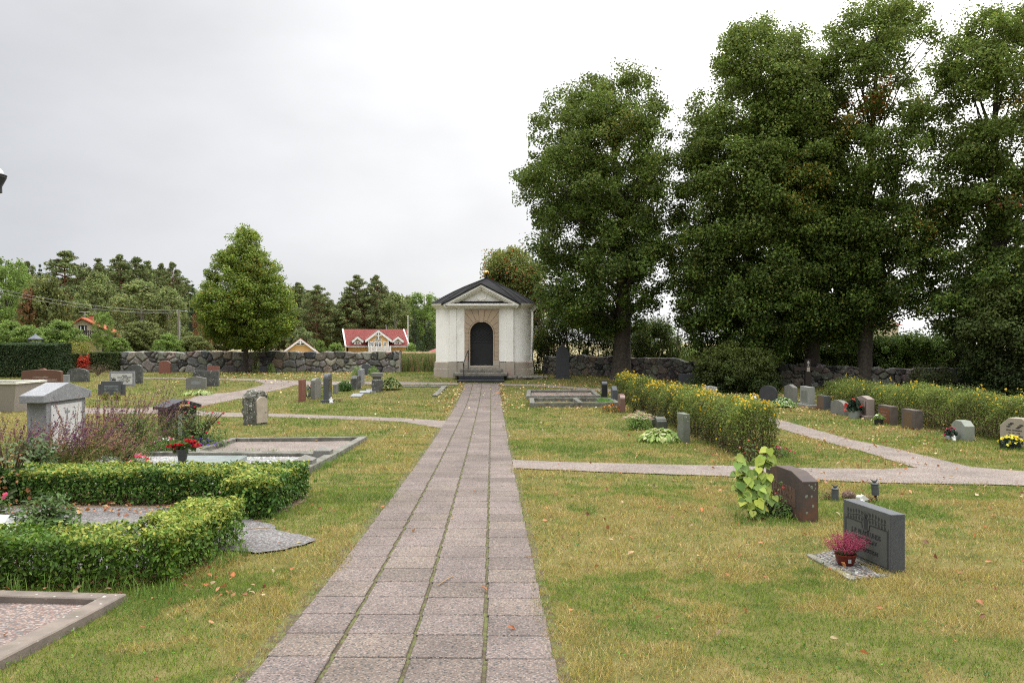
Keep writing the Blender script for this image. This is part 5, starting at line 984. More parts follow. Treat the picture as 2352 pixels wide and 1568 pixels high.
def stone(label, px, py, w, top, t, rz, kind, m, a=.12, bevel=.012, rough=0, plinth=None, group=None, h=None, name='gravestone', panel=None, seed=1, cuts=3, xoff=0):
    X, Y = U(px, py)
    if h is None: h = (py - top) / F_PX * Y
    cyy = Y + (abs(math.sin(R(rz))) * w + abs(math.cos(R(rz))) * t) / 2; g = float(gz(cyy)); X = X / Y * (Y if abs(rz) > 45 else cyy) if abs(rz) > 45 else at(px, cyy)
    c = thing(name, label, 'gravestone', (X + xoff, cyy, g), rz, group); z0 = -.12
    ph = plinth or 0; P = [(x, z + ph if z > 0 else ph - (0 if ph else .12)) for x, z in prof(kind, w, h - ph, a)]
    MB().prism(P, -t/2, t/2).build('slab', m, c, bevel=bevel, seg=2, rough=rough, cuts=cuts, seed=seed, smooth=bool(rough))
    if ph: MB().box(-w/2 - .07, w/2 + .07, -t/2 - .08, t/2 + .08, -.1, ph - .002).build('plinth', m, c, bevel=.01)
    if panel:
        x0, x1, za, zb, pm = panel; H = h - ph; q = MB().box(x0*w, x1*w, -t/2 - .004, -t/2 + .02, ph + za*H, ph + zb*H).build('panel', pm, c, bevel=.002)
    return c
def lines_of(c, t, w, z, n, m, dz=.07, hh=.028, rnd=3):
    """worn inscription lines: short carved strokes that can no longer be read"""
    r = random.Random(rnd); mb = MB()
    for i in range(n):
        x = -w/2 * r.uniform(.75, 1)
        while x < w/2*.9:
            q = r.uniform(.01, .03); mb.box(x, x + q*.5, -t/2 - .0062, -t/2 - .003, z - i*dz, z - i*dz + hh*r.uniform(.7, 1)); x += q + .012
    mb.build('inscription', m, c)
# ---- far left lawn
s = stone('wide red brown granite gravestone with curved top, pale lettering about Grönneberg', 97, 913, 1.50, 849, .16, 0, 'arch', G_brown, a=.07)
letters(s, [('GODSÄGAREN', .062, -.02, .74), ('REIDAR W GRÖNNEBERG', .078, -.02, .625), ('* 1922      † 1982', .055, -.02, .535), ('MAKAN', .058, -.02, .445), ('INGRID GRÖNNEBERG', .07, -.02, .345), ('* 1924', .055, -.3, .26)], -.082, M_pale)
stone('small dark red rounded gravestone half hidden behind the wide red brown one', 99, 876, .40, 846, .14, 0, 'arch', G_red, a=.3)
stone('narrow pale grey gravestone just right of the wide red brown one', 150, 890, .34, 861, .12, 0, 'flat', G_grey)
stone('broad dark gravestone with arched top, spotted with white lichen, before the dark hedge', 180, 877, .95, 846, .2, 0, 'arch', G_lich, a=.3, rough=.02, cuts=6)
s = stone('light grey gravestone with framed pale panel and wheat ears, two names in dark letters', 281, 887, 1.08, 853, .12, 0, 'flat', G_grey, panel=(-.43, .43, .14, .86, mat('pale_stone', (.50, .49, .46), (.45, .44, .41), rough=.8)))
letters(s, [('ÅKARE', .05, .12, .44), ('KNUT ERIKSSON', .058, .12, .36), ('* 1912  † 1978', .04, .12, .30), ('MAKAN MARY', .055, .12, .225), ('* 1919  † 1998', .04, .12, .165)], -.067, M_carve)
m = MB(); 
for i, (a, l) in enumerate([(100, .26), (78, .27), (60, .24), (48, .2), (120, .16)]):
    d = Vector((math.cos(R(a)), 0, math.sin(R(a)))); p = Vector((-.38, -.068, .13)); m.tube([p, p + d*l*.5], .005, 4); [m.blob(p + d*l*(.45 + k*.09) + Vector((.012*(-1)**k, 0, 0)), (.016, .004, .026), 6, 4) for k in range(6)]
m.build('wheat_relief', M_carve, s)
stone('tall dark grey gravestone with rounded shoulder top right of the framed light one', 312, 881, .58, 837, .16, 0, 'arch', G_lich, a=.16)
s = stone('low black gravestone with side wings, grey name plate and two small yellow shrubs in front', 257, 908, .80, 875, .16, 0, 'flat', G_dgrey, panel=(-.33, .36, .36, .70, mat('grey_plate', (.17, .19, .2), rough=.5)))
letters(s, [('G.W. LARSSON', .055, .01, .285), ('FAMILJEGRAV', .045, .01, .215)], -.086, M_carve)
for sx in (-1, 1): MB().box(min(sx*.40, sx*.52), max(sx*.40, sx*.52), -.04, .06, -.1, .44).build('wing', G_dgrey, s, bevel=.008)
stone('small red brown arched gravestone standing close to the left stone wall', 379, 858, .58, 828, .14, 0, 'arch', G_red, a=.28)
stone('light grey gravestone with shallow gabled top and pale hosta at its foot', 451, 893, .84, 864, .14, 0, 'gable', G_old, a=.16, panel=(-.25, .25, .35, .6, G_grey))
stone('wide dark grey gravestone with white lichen behind the light gabled one', 473, 887, 1.1, 851, .2, 0, 'flat', G_lich, rough=.015, cuts=5)
stone('low reddish gravestone peeping over the wide lichened one', 490, 869, .56, 841, .12, 0, 'flat', G_red)
stone('low dark gravestone right of the young linden, close to the wall', 606, 857, .42, 841, .12, 0, 'flat', G_blackm)
stone('dark blue grey arched gravestone between two pale green plants near the wall end', 841, 861, .42, 835, .14, 0, 'arch', G_dgrey, a=.25)
def pot_bin():
    X, Y = at(20, 25.0), 25.0; c = thing('waste_bin', 'square tapered concrete container with white rim at the left edge', 'bin', (at(12, 25.6), 25.6, float(gz(25.6))), 0); H = .86; 
    m = MB(); a, b_ = .62, .80; V = [(-a, -a, -.05), (a, -a, -.05), (a, a, -.05), (-a, a, -.05), (-b_, -b_, H), (b_, -b_, H), (b_, b_, H), (-b_, b_, H), (-b_+.08, -b_+.08, H), (b_-.08, -b_+.08, H), (b_-.08, b_-.08, H), (-b_+.08, b_-.08, H), (-a+.1, -a+.1, .2), (a-.1, -a+.1, .2), (a-.1, a-.1, .2), (-a+.1, a-.1, .2)]
    m.add(V, [(0, 1, 5, 4), (1, 2, 6, 5), (2, 3, 7, 6), (3, 0, 4, 7), (8, 9, 13, 12), (9, 10, 14, 13), (10, 11, 15, 14), (11, 8, 12, 15), (12, 13, 14, 15), (3, 2, 1, 0), (4, 5, 9, 8), (5, 6, 10, 9), (6, 7, 11, 10), (7, 4, 8, 11)]); m.build('body', mat('washed_concrete', (.25, .225, .18), (.2, .18, .15), scale=30, rough=.95, speck=(.32, .29, .25), sp_scale=120), c, bevel=.012)
    m = MB(); q = b_ + .035
    for (x0, x1, y0, y1) in ((-q, q, -q, -b_+.09), (-q, q, b_-.09, q), (-q, -b_+.09, -b_+.09, b_-.09), (b_-.09, q, -b_+.09, b_-.09)): m.box(x0, x1, y0, y1, H + .002, H + .055)
    m.build('rim', mat('cream_metal', (.66, .65, .55), rough=.5), c)
pot_bin()
# ---- middle left
stone('slim upright red granite gravestone seen edge on, left of a black lantern', 689.5, 923, .58, 872, .13, 90, 'flat', G_red, bevel=.006)
stone('rough hewn light grey gravestone seen edge on, right of the black lantern', 718, 918, 1.0, 870, .15, 90, 'hip', G_old, a=.08, rough=.012, cuts=5)
s = stone('tall dark twin arched gravestone on a plinth with small white angel beside it', 748, 925, .62, 859, .17, 90, 'twin', G_dgrey, plinth=.10, panel=(-.4, .4, .12, .8, G_black)); lines_of(s, .176, .4, .72, 5, M_gilt)
stone('small leaning grey gravestone right behind the twin arched one', 768, 904, .5, 881, .12, 90, 'slope', G_old, a=.1)
stone('dark brown rough gravestone with heavy white lichen in the middle lawn', 814, 895, .62, 864, .26, 80, 'taper', G_lich, rough=.03, cuts=6, seed=4)
stone('slim pale grey upright gravestone right behind the dark lichened one', 825.5, 886, .85, 850, .15, 90, 'flat', G_grey, bevel=.006)
c = thing('stone_pillar', 'short square grey stone pillar with wider capital beside hosta clump', 'pillar', (at(866, 36.3), 36.3, float(gz(36.3)))); MB().box(-.17, .17, -.17, .17, -.1, .38).build('shaft', G_old, c, bevel=.01); MB().box(-.24, .24, -.24, .24, .38, .56).build('capital', G_old, c, bevel=.02, seg=2)
stone('squat dark lichen covered gravestone in front of the capped stone pillar', 864, 901, .5, 873, .28, 75, 'flat', G_lich, rough=.025, cuts=6, seed=6, bevel=.03)
s = stone('thick rough boulder gravestone covered with lichen, with a smooth arched tablet', 577, 977, .52, 897, .40, 58, 'taper', mat('lichen_rock', (.15, .145, .12), (.07, .068, .055), scale=7, rough=1, bump=1, bscale=25, lichen=.9, lcol=(.36, .37, .32)), rough=.09, cuts=9, seed=9, bevel=.05)
MB().prism(prof('arch', .34, .66, .2), -.235, -.15).xf(Matrix.Translation((.03, 0, .05))).build('tablet', mat('tablet_stone', (.42, .36, .28), (.34, .29, .23), scale=5, rough=.85), s, bevel=.006)
for i, (px, py, w_, d_, lb) in enumerate([(820, 910, .42, .30, 'left flat grey memorial plate lying in the lawn'), (838, 902.5, .42, .22, 'flat grey memorial plate lying behind the first one'), (852, 900, .34, .3, 'third flat memorial plate, farthest right in the lawn')]):
    X, Y = U(px, py); c = thing('memorial_plate', lb, 'memorial plate', (X, Y, float(gz(Y)) + .03), 8*i); MB().box(-w_/2, w_/2, -d_, d_, -.03, .035).xf(Matrix.Rotation(R(7), 4, 'X')).build('plate', G_grey, c, bevel=.006)
# big grey monument facing the walk
c = thing('grave_monument', 'big grey granite monument with gabled cap and white cross panel behind purple salvia', 'grave monument', (-8.28, 15.05, float(gz(15.0))), 90); b0 = float(gz(15.0)); z = lambda v: v - b0
MB().box(-.66, .66, -.17, .17, -.1, z(.585)).build('body', G_grey, c, bevel=.006); MB().prism([(-.82, z(.588)), (.82, z(.588)), (.82, z(.715)), (0, z(.905)), (-.82, z(.715))], -.21, .21).build('cap', G_grey, c, bevel=.006)
MB().box(-.51, .51, -.176, -.1, .05, z(.52)).build('panel', G_white, c); m = MB(); m.box(-.012, .028, -.180, -.174, z(.22), z(.44)); m.box(-.075, .09, -.1805, -.1745, z(.36), z(.395)); m.box(-.1, .12, -.180, -.175, z(.02), z(.05)); m.box(-.08, .1, -.180, -.175, z(-.04), z(-.02)); m.build('cross_relief', G_grey, c)
c = thing('grave_monument', 'black polished gabled monument with gilt lettering among green rose bushes', 'grave monument', (-6.92, 17.1, float(gz(17.0))), 62); b0 = float(gz(17.0)); z = lambda v: v - b0
MB().box(-.36, .36, -.15, .15, -.1, z(.27)).build('body', G_black, c, bevel=.006); MB().prism([(-.45, z(.272)), (.45, z(.272)), (.45, z(.33)), (0, z(.46)), (-.45, z(.33))], -.2, .2).build('cap', G_black, c, bevel=.006)
letters(c, [('⁓', .001, 0, 0.3)], -.152, M_gilt) if False else None
lines_of(c, .30, .42, z(.12), 3, M_gilt, .13, .045, 5); m = MB(); [m.tube([(0, -.205, z(.33)), (.13*math.cos(R(a)), -.205, z(.33) + .06*math.sin(R(a)))], .005, 4) for a in (0, 20, 40, 140, 160, 180, -20, 200)]; m.build('gilt_branch', M_gilt, c)
MB().box(-.12, -.02, -.16, -.15, .1, z(.16)).build('panel', G_grey, c)
# ---- right of the walk
stone('tall dark pointed slate obelisk gravestone right of the chapel', 1292, 869, .60, 786, .12, 0, 'gothic', G_blackm, a=.3, plinth=.10, name='obelisk_gravestone')
stone('wide plain black gravestone before the low wall, small lantern at its foot', 1581, 890, .84, 859, .12, 0, 'flat', G_blackm)
stone('white lichened low gravestone just behind the central yellow hedge', 1630, 910, .55, 886, .16, -10, 'gable', mat('white_lichen_stone', (.3, .3, .27), (.2, .2, .18), scale=5, rough=1, lichen=1.0, lcol=(.55, .55, .5)), rough=.02, cuts=5)
stone('black gravestone with rounded top at the end of the farther long frame', 1389, 914, .46, 874, .21, -90, 'arch', G_black, a=.25)
stone('dark grey gravestone with pointed top at the end of the nearer long frame', 1412.5, 926.5, .5, 887, .17, -90, 'gable', G_dgrey, a=.22)
stone('reddish polished gravestone with curved top behind orange marigolds', 1430.5, 948, .62, 905, .15, -90, 'arch', mat('polished_red_granite', (0.132, 0.073, 0.056), (0.106, 0.056, 0.043), scale=20, rough=.25, spec=.5, speck=(.2, .12, .1)), a=.26)
stone('black mirror polished rectangular gravestone against the yellow hedge', 1485, 947, .74, 919, .16, -90, 'flat', G_black)
stone('small dark green tinged gravestone with rounded step top between sedum and hosta', 1519, 989, .50, 958, .24, -84, 'shoulder', mat('mossy_dark_granite', (0.060, 0.063, 0.054), (0.078, 0.090, 0.054), scale=6, rough=.6, lichen=.15), a=.3)
stone('rough edged grey gravestone with lichen next to the pale hosta', 1574.5, 1018, .34, 950, .15, -80, 'flat', mat('mossy_granite', (0.145, 0.152, 0.132), (0.106, 0.119, 0.079), scale=5, rough=.85, lichen=.45, bump=.4), rough=.02, cuts=6, bevel=.02)
# row along the right hedge
stone('dark round topped gravestone at the far left end of the right hand row', 1765, 921, .62, 886, .14, -35, 'arch', mat('dark_slate', (0.050, 0.051, 0.053), (0.040, 0.041, 0.042), rough=.8, lichen=.12), a=.45)
s = stone('grey gravestone with curved peak behind the rounded hosta clump', 1827, 925, .95, 884, .16, -90, 'gable', G_old, a=.15)
s = stone('tall pale grey gravestone with square panel on a wide plinth', 1864.5, 936, .80, 889, .2, -90, 'flat', mat('pale_grey_stone', (0.251, 0.254, 0.231), (0.218, 0.224, 0.198), rough=.85, scale=4), plinth=.1, panel=(-.36, .36, .12, .78, mat('greenish_panel', (0.178, 0.185, 0.158), rough=.8)))
s = stone('small brown fronted gravestone between tall pale and weathered ones', 1900.5, 943, .62, 909, .2, -90, 'flat', G_dgrey, panel=(-.49, .44, .04, .95, mat('brown_face', (0.125, 0.086, 0.056), (0.106, 0.073, 0.050), rough=.6)))
stone('slanting weathered gravestone with flowing top behind the red potted flower', 1944, 955, .98, 921, .16, -90, 'arch', G_old, a=.3)
s = stone('pinkish gabled gravestone with sunk panel on a plinth, in the middle of the row', 2001, 962, .80, 910, .19, -90, 'gable', G_pink, a=.14, plinth=.09, panel=(-.36, .36, .04, .72, mat('sunk_brown', (0.112, 0.086, 0.066), rough=.7))); MB().box(-.24, .24, -.103, -.09, .32, .5).build('name_plate', G_pink, s); lines_of(s, .198, .36, .46, 3, M_carve, .055, .03, 8)
s = stone('brown gravestone with red polished face beside the white flowered pot', 2055, 976, .74, 933, .19, -90, 'flat', G_pink if False else mat('brown_grey', (0.106, 0.083, 0.069), (0.079, 0.063, 0.053), rough=.7, lichen=.05), panel=(-.37, .37, .02, .86, mat('red_polished', (.16, .06, .035), (.12, .045, .03), scale=15, rough=.3))); lines_of(s, .20, .3, .30, 3, M_pale, .08, .025, 11)
s = stone('brown gravestone with whitish streaks, second nearest but two of the right row', 2110.5, 987, .66, 942, .2, -90, 'flat', mat('streaked_brown', (0.112, 0.092, 0.079), (0.079, 0.066, 0.056), rough=.9, lichen=.25), panel=(-.33, .33, .02, .88, mat('brown_polished', (.13, .085, .05), (.11, .075, .045), scale=9, rough=.5)))
s = stone('pale green grey gabled gravestone beside the square flower pot', 2227, 1013, .50, 967, .21, -88, 'hip', G_green, a=.25, bevel=.015)
s = stone('beige gabled gravestone with carved birds cut by the right picture edge', 2352, 1030, .60, 962, .24, -62, 'hip', G_beige, a=.28, xoff=.1); letters(s, [('ESTER ÖSTERBERG', .026, -.02, .31), ('* 8.1 1901  † 1983', .022, -.02, .26), ('INGRID ÖSTERBERG', .026, -.02, .20), ('* 1908  † 1993', .022, -.02, .15)], -.122, M_carve)
m = MB(); [m.blob((x, -.122, zz), (.045, .003, .014), 8, 4) for x, zz in ((-.1, .43), (-.06, .455), (.08, .40), (.12, .43), (.05, .37), (-.13, .39))]; m.build('bird_relief', M_carve, s)
stone('big dark arched gravestone in deep shade behind the far right yellow hedge', 2031, 896, .95, 872, .2, -6, 'arch', G_lich, a=.35)
# ---- near right: two big stones
s = stone('old reddish brown gravestone with lichen on its dark edge, behind the heart leaved shrub', 1845, 1199, .92, 1095, .17, -84, 'hip', mat('old_red_granite', (0.076, 0.057, 0.047), (0.057, 0.044, 0.040), scale=6, rough=.8, lichen=.12, stain=(.12, .06, .035), stain_amt=.4), a=.14, h=.50, bevel=.008, xoff=.03)
MB().box(-.3, .3, -.0885, -.08, .13, .33).build('panel', mat('worn_brown', (.13, .08, .055), rough=.8), s); letters(s, [('FAMILJEN', .05, -.05, .26), ('STENVALL', .05, -.05, .17)], -.09, M_carve) if False else lines_of(s, .178, .5, .29, 3, mat('worn_letters', (.2, .13, .1), rough=.9), .075, .05, 4)
Yr = 6.70; s = thing('gravestone', 'dark grey granite gravestone with carved vine and urn, J P family grave, near right', 'gravestone', (2.925, Yr, float(gz(Yr))), -80); hw, t_ = .325, .12; zb = .005
MB().box(-hw, hw, -t_/2, t_/2, -.12, .462).build('slab', G_dgrey, s, bevel=.003); FM = mat('honed_face', (.072, .078, .068), (.062, .067, .06), scale=20, rough=.6, speck=(.09, .095, .085)); MB().box(-hw + .012, hw - .012, -t_/2 - .0015, -t_/2 + .01, .012, .452).build('face', FM, s)
m = MB(); yf = -t_/2 - .003; bx = lambda x0, x1, z0, z1: m.box(x0, x1, yf, yf + .002, z0, z1)
bx(-.285, -.275, .04, .325); bx(.275, .285, .04, .325); bx(-.285, .285, .03, .04); bx(-.275, -.055, .318, .328); bx(.055, .275, .318, .328); bx(-.298, -.294, .02, .345); bx(.294, .298, .02, .345)
m.tube([(-.055, yf, .323), (-.045, yf, .28), (0, yf, .255), (.045, yf, .28), (.055, yf, .323)], .005, 4)
m.build('frame_relief', M_carve, s); m = MB(); m.prism([(-.022, .275), (.022, .275), (.030, .352), (-.030, .352)], yf, yf + .002); m.prism([(-.034, .352), (.034, .352), (.034, .362), (-.034, .362)], yf, yf + .002)
for a in (60, 75, 90, 105, 120): d = (math.cos(R(a)), math.sin(R(a))); m.prism([(-.008 + d[0]*.01, .362), (.008 + d[0]*.01, .362), (d[0]*.075, .362 + d[1]*.065)], yf, yf + .002)
for sd in (-1, 1):
    P = [Vector((sd*(.03 + .235*k/12), yf + .001, .372 + .008*math.sin(k*.5))) for k in range(13)]; m.tube(P, .0028, 4)
    for k in range(1, 13, 2):
        for up in (-1, 1):
            e = P[k] + Vector((sd*.004, 0, up*.020)); m.tube([P[k], e], .0016, 4); cxx, czz = e.x, e.z + up*.008; m.prism([(cxx + .011*math.cos(R(q)), czz + .016*math.sin(R(q))) for q in range(0, 360, 40)], yf, yf + .002)
m.build('vine_relief', M_carve, s); letters(s, [('J. P. BLADLUNDS', .038, 0, .228), ('FAMILJEGRAV', .034, 0, .174), ('J. P. ANDERSSON', .031, 0, .100)], yf, M_carve); MB().box(-hw - .03, hw + .05, -t_/2 - .03, t_/2 + .02, -.08, .008).build('footing', G_kerb, s, bevel=.01)

old_ = [o for o in scn.objects if str(o.get('label', '')).startswith('old reddish brown')][0]
mb = MB(); rr_ = random.Random(5)
for k in range(11):
    yy, zz = rr_.uniform(-.06, .06), rr_.choice([.10, .16, .22, .27, .33, .36, .40]); q = rr_.uniform(.008, .02); mb.blob((.459, yy, zz + rr_.uniform(-.02, .02)), (.003, q, q*rr_.uniform(.7, 1.4)), 7, 5, .5, rr_)
mb.build('lichen_patch', mat('pale_lichen', (.20, .22, .16), (.15, .17, .12), scale=40, rough=1), old_)
# ---- kerbed graves
def grave_frame(name, label, corners, w, h, m, fill=None, fill_z=.05, skip=(), drop=-.06, extra=(), cat='grave border'):
    """corners: world points in order; rails between neighbours"""
    cx_ = sum(p[0] for p in corners)/len(corners); cy_ = sum(p[1] for p in corners)/len(corners); g0 = float(gz(cy_)); c = thing(name, label, cat, (cx_, cy_, g0)); ctr = Vector((cx_, cy_)); n = len(corners)
    segs = [(corners[i], corners[(i+1) % n]) for i in range(n) if i not in skip] + list(extra)
    for k, (A, B) in enumerate(segs):
        A, B = Vector(A), Vector(B); d = (B - A).normalized(); nn = Vector((-d.y, d.x)); 
        if nn.dot(ctr - A) < 0: nn = -nn
        e = w * .98 if k % 2 else 0.0; A2, B2 = A + d * e, B - d * e; N_ = 14; mb = MB(); V = []
        for i in range(N_ + 1):
            p = A2.lerp(B2, i/N_); q = p + nn*w
            for (u, zz) in ((p, drop), (p, h), (q, h), (q, drop)): V.append((u.x - cx_, u.y - cy_, float(gz(u.y)) - g0 + zz))
        Fs = [(i*4+j, i*4+(j+1) % 4, (i+1)*4+(j+1) % 4, (i+1)*4+j) for i in range(N_) for j in range(4)] + [(0, 1, 2, 3), tuple(N_*4+j for j in (3, 2, 1, 0))]
        mb.add(V, Fs).build('kerb', m, c, bevel=.008, smooth=False)
    if fill:
        P = [Vector(p) for p in corners]; EXCL.append(np.array([(p.x, p.y) for p in P])); k = 16; V = []
        a, b_, c_, d_ = [P[0], P[1], P[2], P[3]]
        sh = lambda p: p + (ctr - p).normalized() * .03; a, b_, c_, d_ = map(sh, (a, b_, c_, d_))
        for i in range(k+1):
            for j in range(k+1): q = a.lerp(b_, i/k).lerp(d_.lerp(c_, i/k), j/k); V.append((q.x - cx_, q.y - cy_, float(gz(q.y)) - g0 + fill_z + .012*(vnoise(q.x, q.y, 2.5, 4) - .5)))
        MB().add(V, [(i*(k+1)+j, (i+1)*(k+1)+j, (i+1)*(k+1)+j+1, i*(k+1)+j+1) for i in range(k) for j in range(k)]).build('gravel_fill', fill, c, smooth=True)
    return c
grave_frame('grave_border', 'long kerbed grave with pinkish gravel behind the white pebble one', [(-3.02, 14.35), (-3.02, 17.2), (-5.75, 16.9), (-5.75, 14.55)], .15, .085, G_kerb, M_gravel, .008)
cb = grave_frame('grave_border', 'grave plot of white pebbles with square corner posts behind the low hedge', [(-3.0, 10.9), (-3.0, 14.2), (-6.5, 14.45), (-6.5, 10.9)], .16, .10, G_kerb, M_white, .035, skip=(3,))
for (x, y) in ((-3.2, 14.02), (-3.18, 12.72), (-3.36, 12.15)):
    g0 = float(gz(cb.location.y)); zz = float(gz(y)) - g0; lx, ly = x - cb.location.x, y - cb.location.y; m = MB(); q = .14; m.box(lx-q, lx+q, ly-q, ly+q, zz - .05, zz + .16); V = [(lx-q-.008, ly-q-.008, zz+.162), (lx+q+.008, ly-q-.008, zz+.162), (lx+q+.008, ly+q+.008, zz+.162), (lx-q-.008, ly+q+.008, zz+.162), (lx, ly, zz+.235)]; m.add(V, [(0, 1, 4), (1, 2, 4), (2, 3, 4), (3, 0, 4), (3, 2, 1, 0)]); m.build('corner_post', G_old, cb, bevel=.006)
c = thing('grave_slab', 'flat polished grey green slab lying on the white pebbles', 'grave slab', (-4.78, 12.75, float(gz(12.75)) + .07), 0); MB().box(-.5, .5, -.75, .6, -.03, .045).xf(Matrix.Rotation(R(2), 4, 'X')).build('slab', mat('polished_grey_green', (.22, .25, .24), rough=.2, spec=.5), c, bevel=.006)
grave_frame('grave_border', 'kerbed grave of coarse red gravel at the bottom left corner', [(-2.68, 3.4), (-2.60, 5.58), (-5.6, 5.88), (-5.6, 3.4)], .135, .06, G_pkerb, M_gravel2, .012, skip=(3,))
grave_frame('grave_border', 'farther of two narrow kerbed graves right of the walk', [(.52, 30.4), (.6, 33.2), (3.3, 33.2), (3.3, 30.6)], .16, .13, G_kerb, M_gravel2, .03)
grave_frame('grave_border', 'nearer of two narrow kerbed graves right of the walk', [(.58, 27.0), (.62, 29.4), (3.55, 29.4), (3.55, 27.1)], .16, .15, G_kerb, groundmat(), .02, extra=[((2.35, 27.15), (2.3, 29.3))])
grave_frame('grave_border', 'sunken kerbed grave left of the walk near the chapel', [(-2.85, 31.6), (-2.8, 35.8), (-5.0, 35.8), (-5.1, 32.2)], .22, .06, G_kerb, None, skip=(2, 3))
gravel_bed('grey_gravel_bed', [(-9, 6.45), (-2.85, 6.45), (-2.6, 7.5), (-2.7, 8.75), (-3.1, 9.3), (-9, 9.4)], M_ggravel, .012, 'grey gravel between the two low hedges')
so = resample([(-9, 9.15), (-3.1, 9.2), (-3.05, 8.5), (-2.55, 8.5), (-2.45, 9.2), (-2.5, 10.2), (-2.75, 10.5), (-9, 10.7), (-9, 9.15)], 160)[:-1]; so[:, 0] += .22*(fbm(so[:, 0], so[:, 1], 3, 13) - .5); so[:, 1] += .22*(fbm(so[:, 0], so[:, 1], 3, 18) - .5)
gravel_bed('soil_bed', [tuple(q) for q in so], mat('dry_soil', (.15, .105, .065), (.085, .062, .042), scale=9, rough=1, bump=.8, bscale=60, speck=(.22, .15, .09), sp_scale=60), .005, 'bare brown soil with dry bits under the longer low hedge')
tg = resample([(-2.75, 7.2), (-2.4, 7.08), (-2.15, 7.02), (-1.98, 7.15), (-1.86, 7.35), (-1.80, 7.55), (-1.92, 7.72), (-2.1, 7.84), (-2.3, 8.05), (-2.45, 8.35), (-2.8, 8.6), (-2.75, 7.2)], 90)[:-1]; tg[:, 0] += .12*(fbm(tg[:, 0], tg[:, 1], 6, 3) - .5); tg[:, 1] += .12*(fbm(tg[:, 0], tg[:, 1], 6, 8) - .5)
gravel_bed('gravel_tongue', [tuple(q) for q in tg], M_ggravel, .016, 'grey gravel spilling out of the hedge gap onto the lawn')
def pebble_heap(name, label, x0, x1, y0, y1, n, r0, r1, cols, z0=.0, rot=0, kind='stuff', inside=None):
    x = rng.uniform(x0, x1, n); y = rng.uniform(y0, y1, n)
    if inside is not None: k = inpoly(x, y, inside); x, y = x[k], y[k]; n = len(x)
    r = rng.uniform(r0, r1, n); O = np.array([(1, 0, 0), (.5, .87, 0), (-.5, .87, 0), (-1, 0, 0), (-.5, -.87, 0), (.5, -.87, 0), (.55, 0, .55), (-.28, .48, .55), (-.28, -.48, .55)]); F_ = [(0, 1, 6), (1, 7, 6), (1, 2, 7), (2, 3, 7), (3, 8, 7), (3, 4, 8), (4, 5, 8), (5, 6, 8), (5, 0, 6), (6, 7, 8)]
    a = rng.uniform(0, 6.28, n); ca, sa = np.cos(a), np.sin(a); sx = rng.uniform(.7, 1.2, n); Q = O[None] * r[:, None, None] * np.stack([sx, 1/sx, np.full(n, .85)], 1)[:, None]; V = np.stack([Q[..., 0]*ca[:, None] - Q[..., 1]*sa[:, None] + x[:, None], Q[..., 0]*sa[:, None] + Q[..., 1]*ca[:, None] + y[:, None], Q[..., 2] + (gz(y) + z0)[:, None]], -1).reshape(-1, 3)
    Fs = (np.array(F_)[None] + (np.arange(n)*9)[:, None, None]).reshape(-1, 3); cl = np.repeat(palette(n, cols, [1]*len(cols), .12), len(F_), 0)
    return tag(npmesh(name, [(V, Fs)], attrmat('pebble_stones', rough=.8, trans=0, spec=.25), cols=cl), label, 'pebbles', kind=kind)
pebble_heap('white_pebble_layer', 'round white pebbles filling the grave plot', -6.3, -3.2, 11.0, 14.1, 9000, .014, .026, [(.30, .297, .287), (.245, .242, .232), (.36, .36, .35), (.19, .185, .17)], .035)
sp = np.array([U(*p) for p in ((1862, 1277), (1905, 1266), (1930, 1262), (2012, 1318), (2046, 1322), (1984, 1328), (1958, 1330))]); EXCL.append(sp)
pebble_heap('grey_pebble_layer', 'grey and white beach pebbles around the heather pot', sp[:, 0].min(), sp[:, 0].max(), sp[:, 1].min(), sp[:, 1].max(), 1700, .009, .019, [(.16, .155, .14), (.25, .24, .22), (.075, .075, .075), (.055, .05, .048), (.19, .15, .12), (.10, .098, .092)], .004, inside=sp)
c = thing('grave_edging', 'thin pale stone edging strip along the pebbles of the near right grave', 'edging', (*U(1930, 1305), 0)); ex, ey = c.location.x, c.location.y; A_, B_ = Vector(U(1858, 1276)), Vector(U(1960, 1333)); c.location.z = float(gz(ey)); d = (B_ - A_).normalized(); nn = Vector((-d.y, d.x)) * .03; V = [(p.x - ex, p.y - ey, float(gz(p.y)) - c.location.z + zz) for zz in (-.03, .018) for p in (A_ - nn, B_ - nn, B_ + nn, A_ + nn)]; MB().add(V, [(0, 1, 2, 3), (7, 6, 5, 4), (0, 4, 5, 1), (1, 5, 6, 2), (2, 6, 7, 3), (3, 7, 4, 0)]).build('strip', G_kerb, c, bevel=.004)
# ------------------------------------------------------------------ plants and small things on the graves
def rosette(name, label, x, y, r, h, n, L, pal, cat='plant', asp=.5, group=None, z0=None):
    bz = float(gz(y)) if z0 is None else z0; c = thing(name, label, cat, (x, y, bz), 0, group); a = rng.uniform(0, 6.283, n); q = rng.random(n)**.6
    rad = np.stack([np.cos(a), np.sin(a), 0*a], 1); P = rad * (r*q)[:, None]; P[:, 2] = h * (1 - .75*q**2) * rng.uniform(.8, 1.05, n); D = rad + np.array([0, 0, 1.0]) * (.45 - 1.1*q)[:, None]; D /= np.linalg.norm(D, axis=1, keepdims=True); s_ = np.cross(D, np.array([0, 0, 1.])); Nn = np.cross(s_, D) + .2*rng.normal(size=(n, 3)); Nn *= np.sign(Nn[:, 2:3] + 1e-6); Nn /= np.linalg.norm(Nn, axis=1, keepdims=True); D -= Nn*(D*Nn).sum(1, keepdims=True); D /= np.linalg.norm(D, axis=1, keepdims=True)
    Ls = L*rng.uniform(.75, 1.2, n); V, Fs = leafs(P, Nn, Ls, Ls*asp, 6, .16, D=D); npmesh('foliage', [(V, Fs)], M_leaf, c, cols=palette(n, *pal)); return c
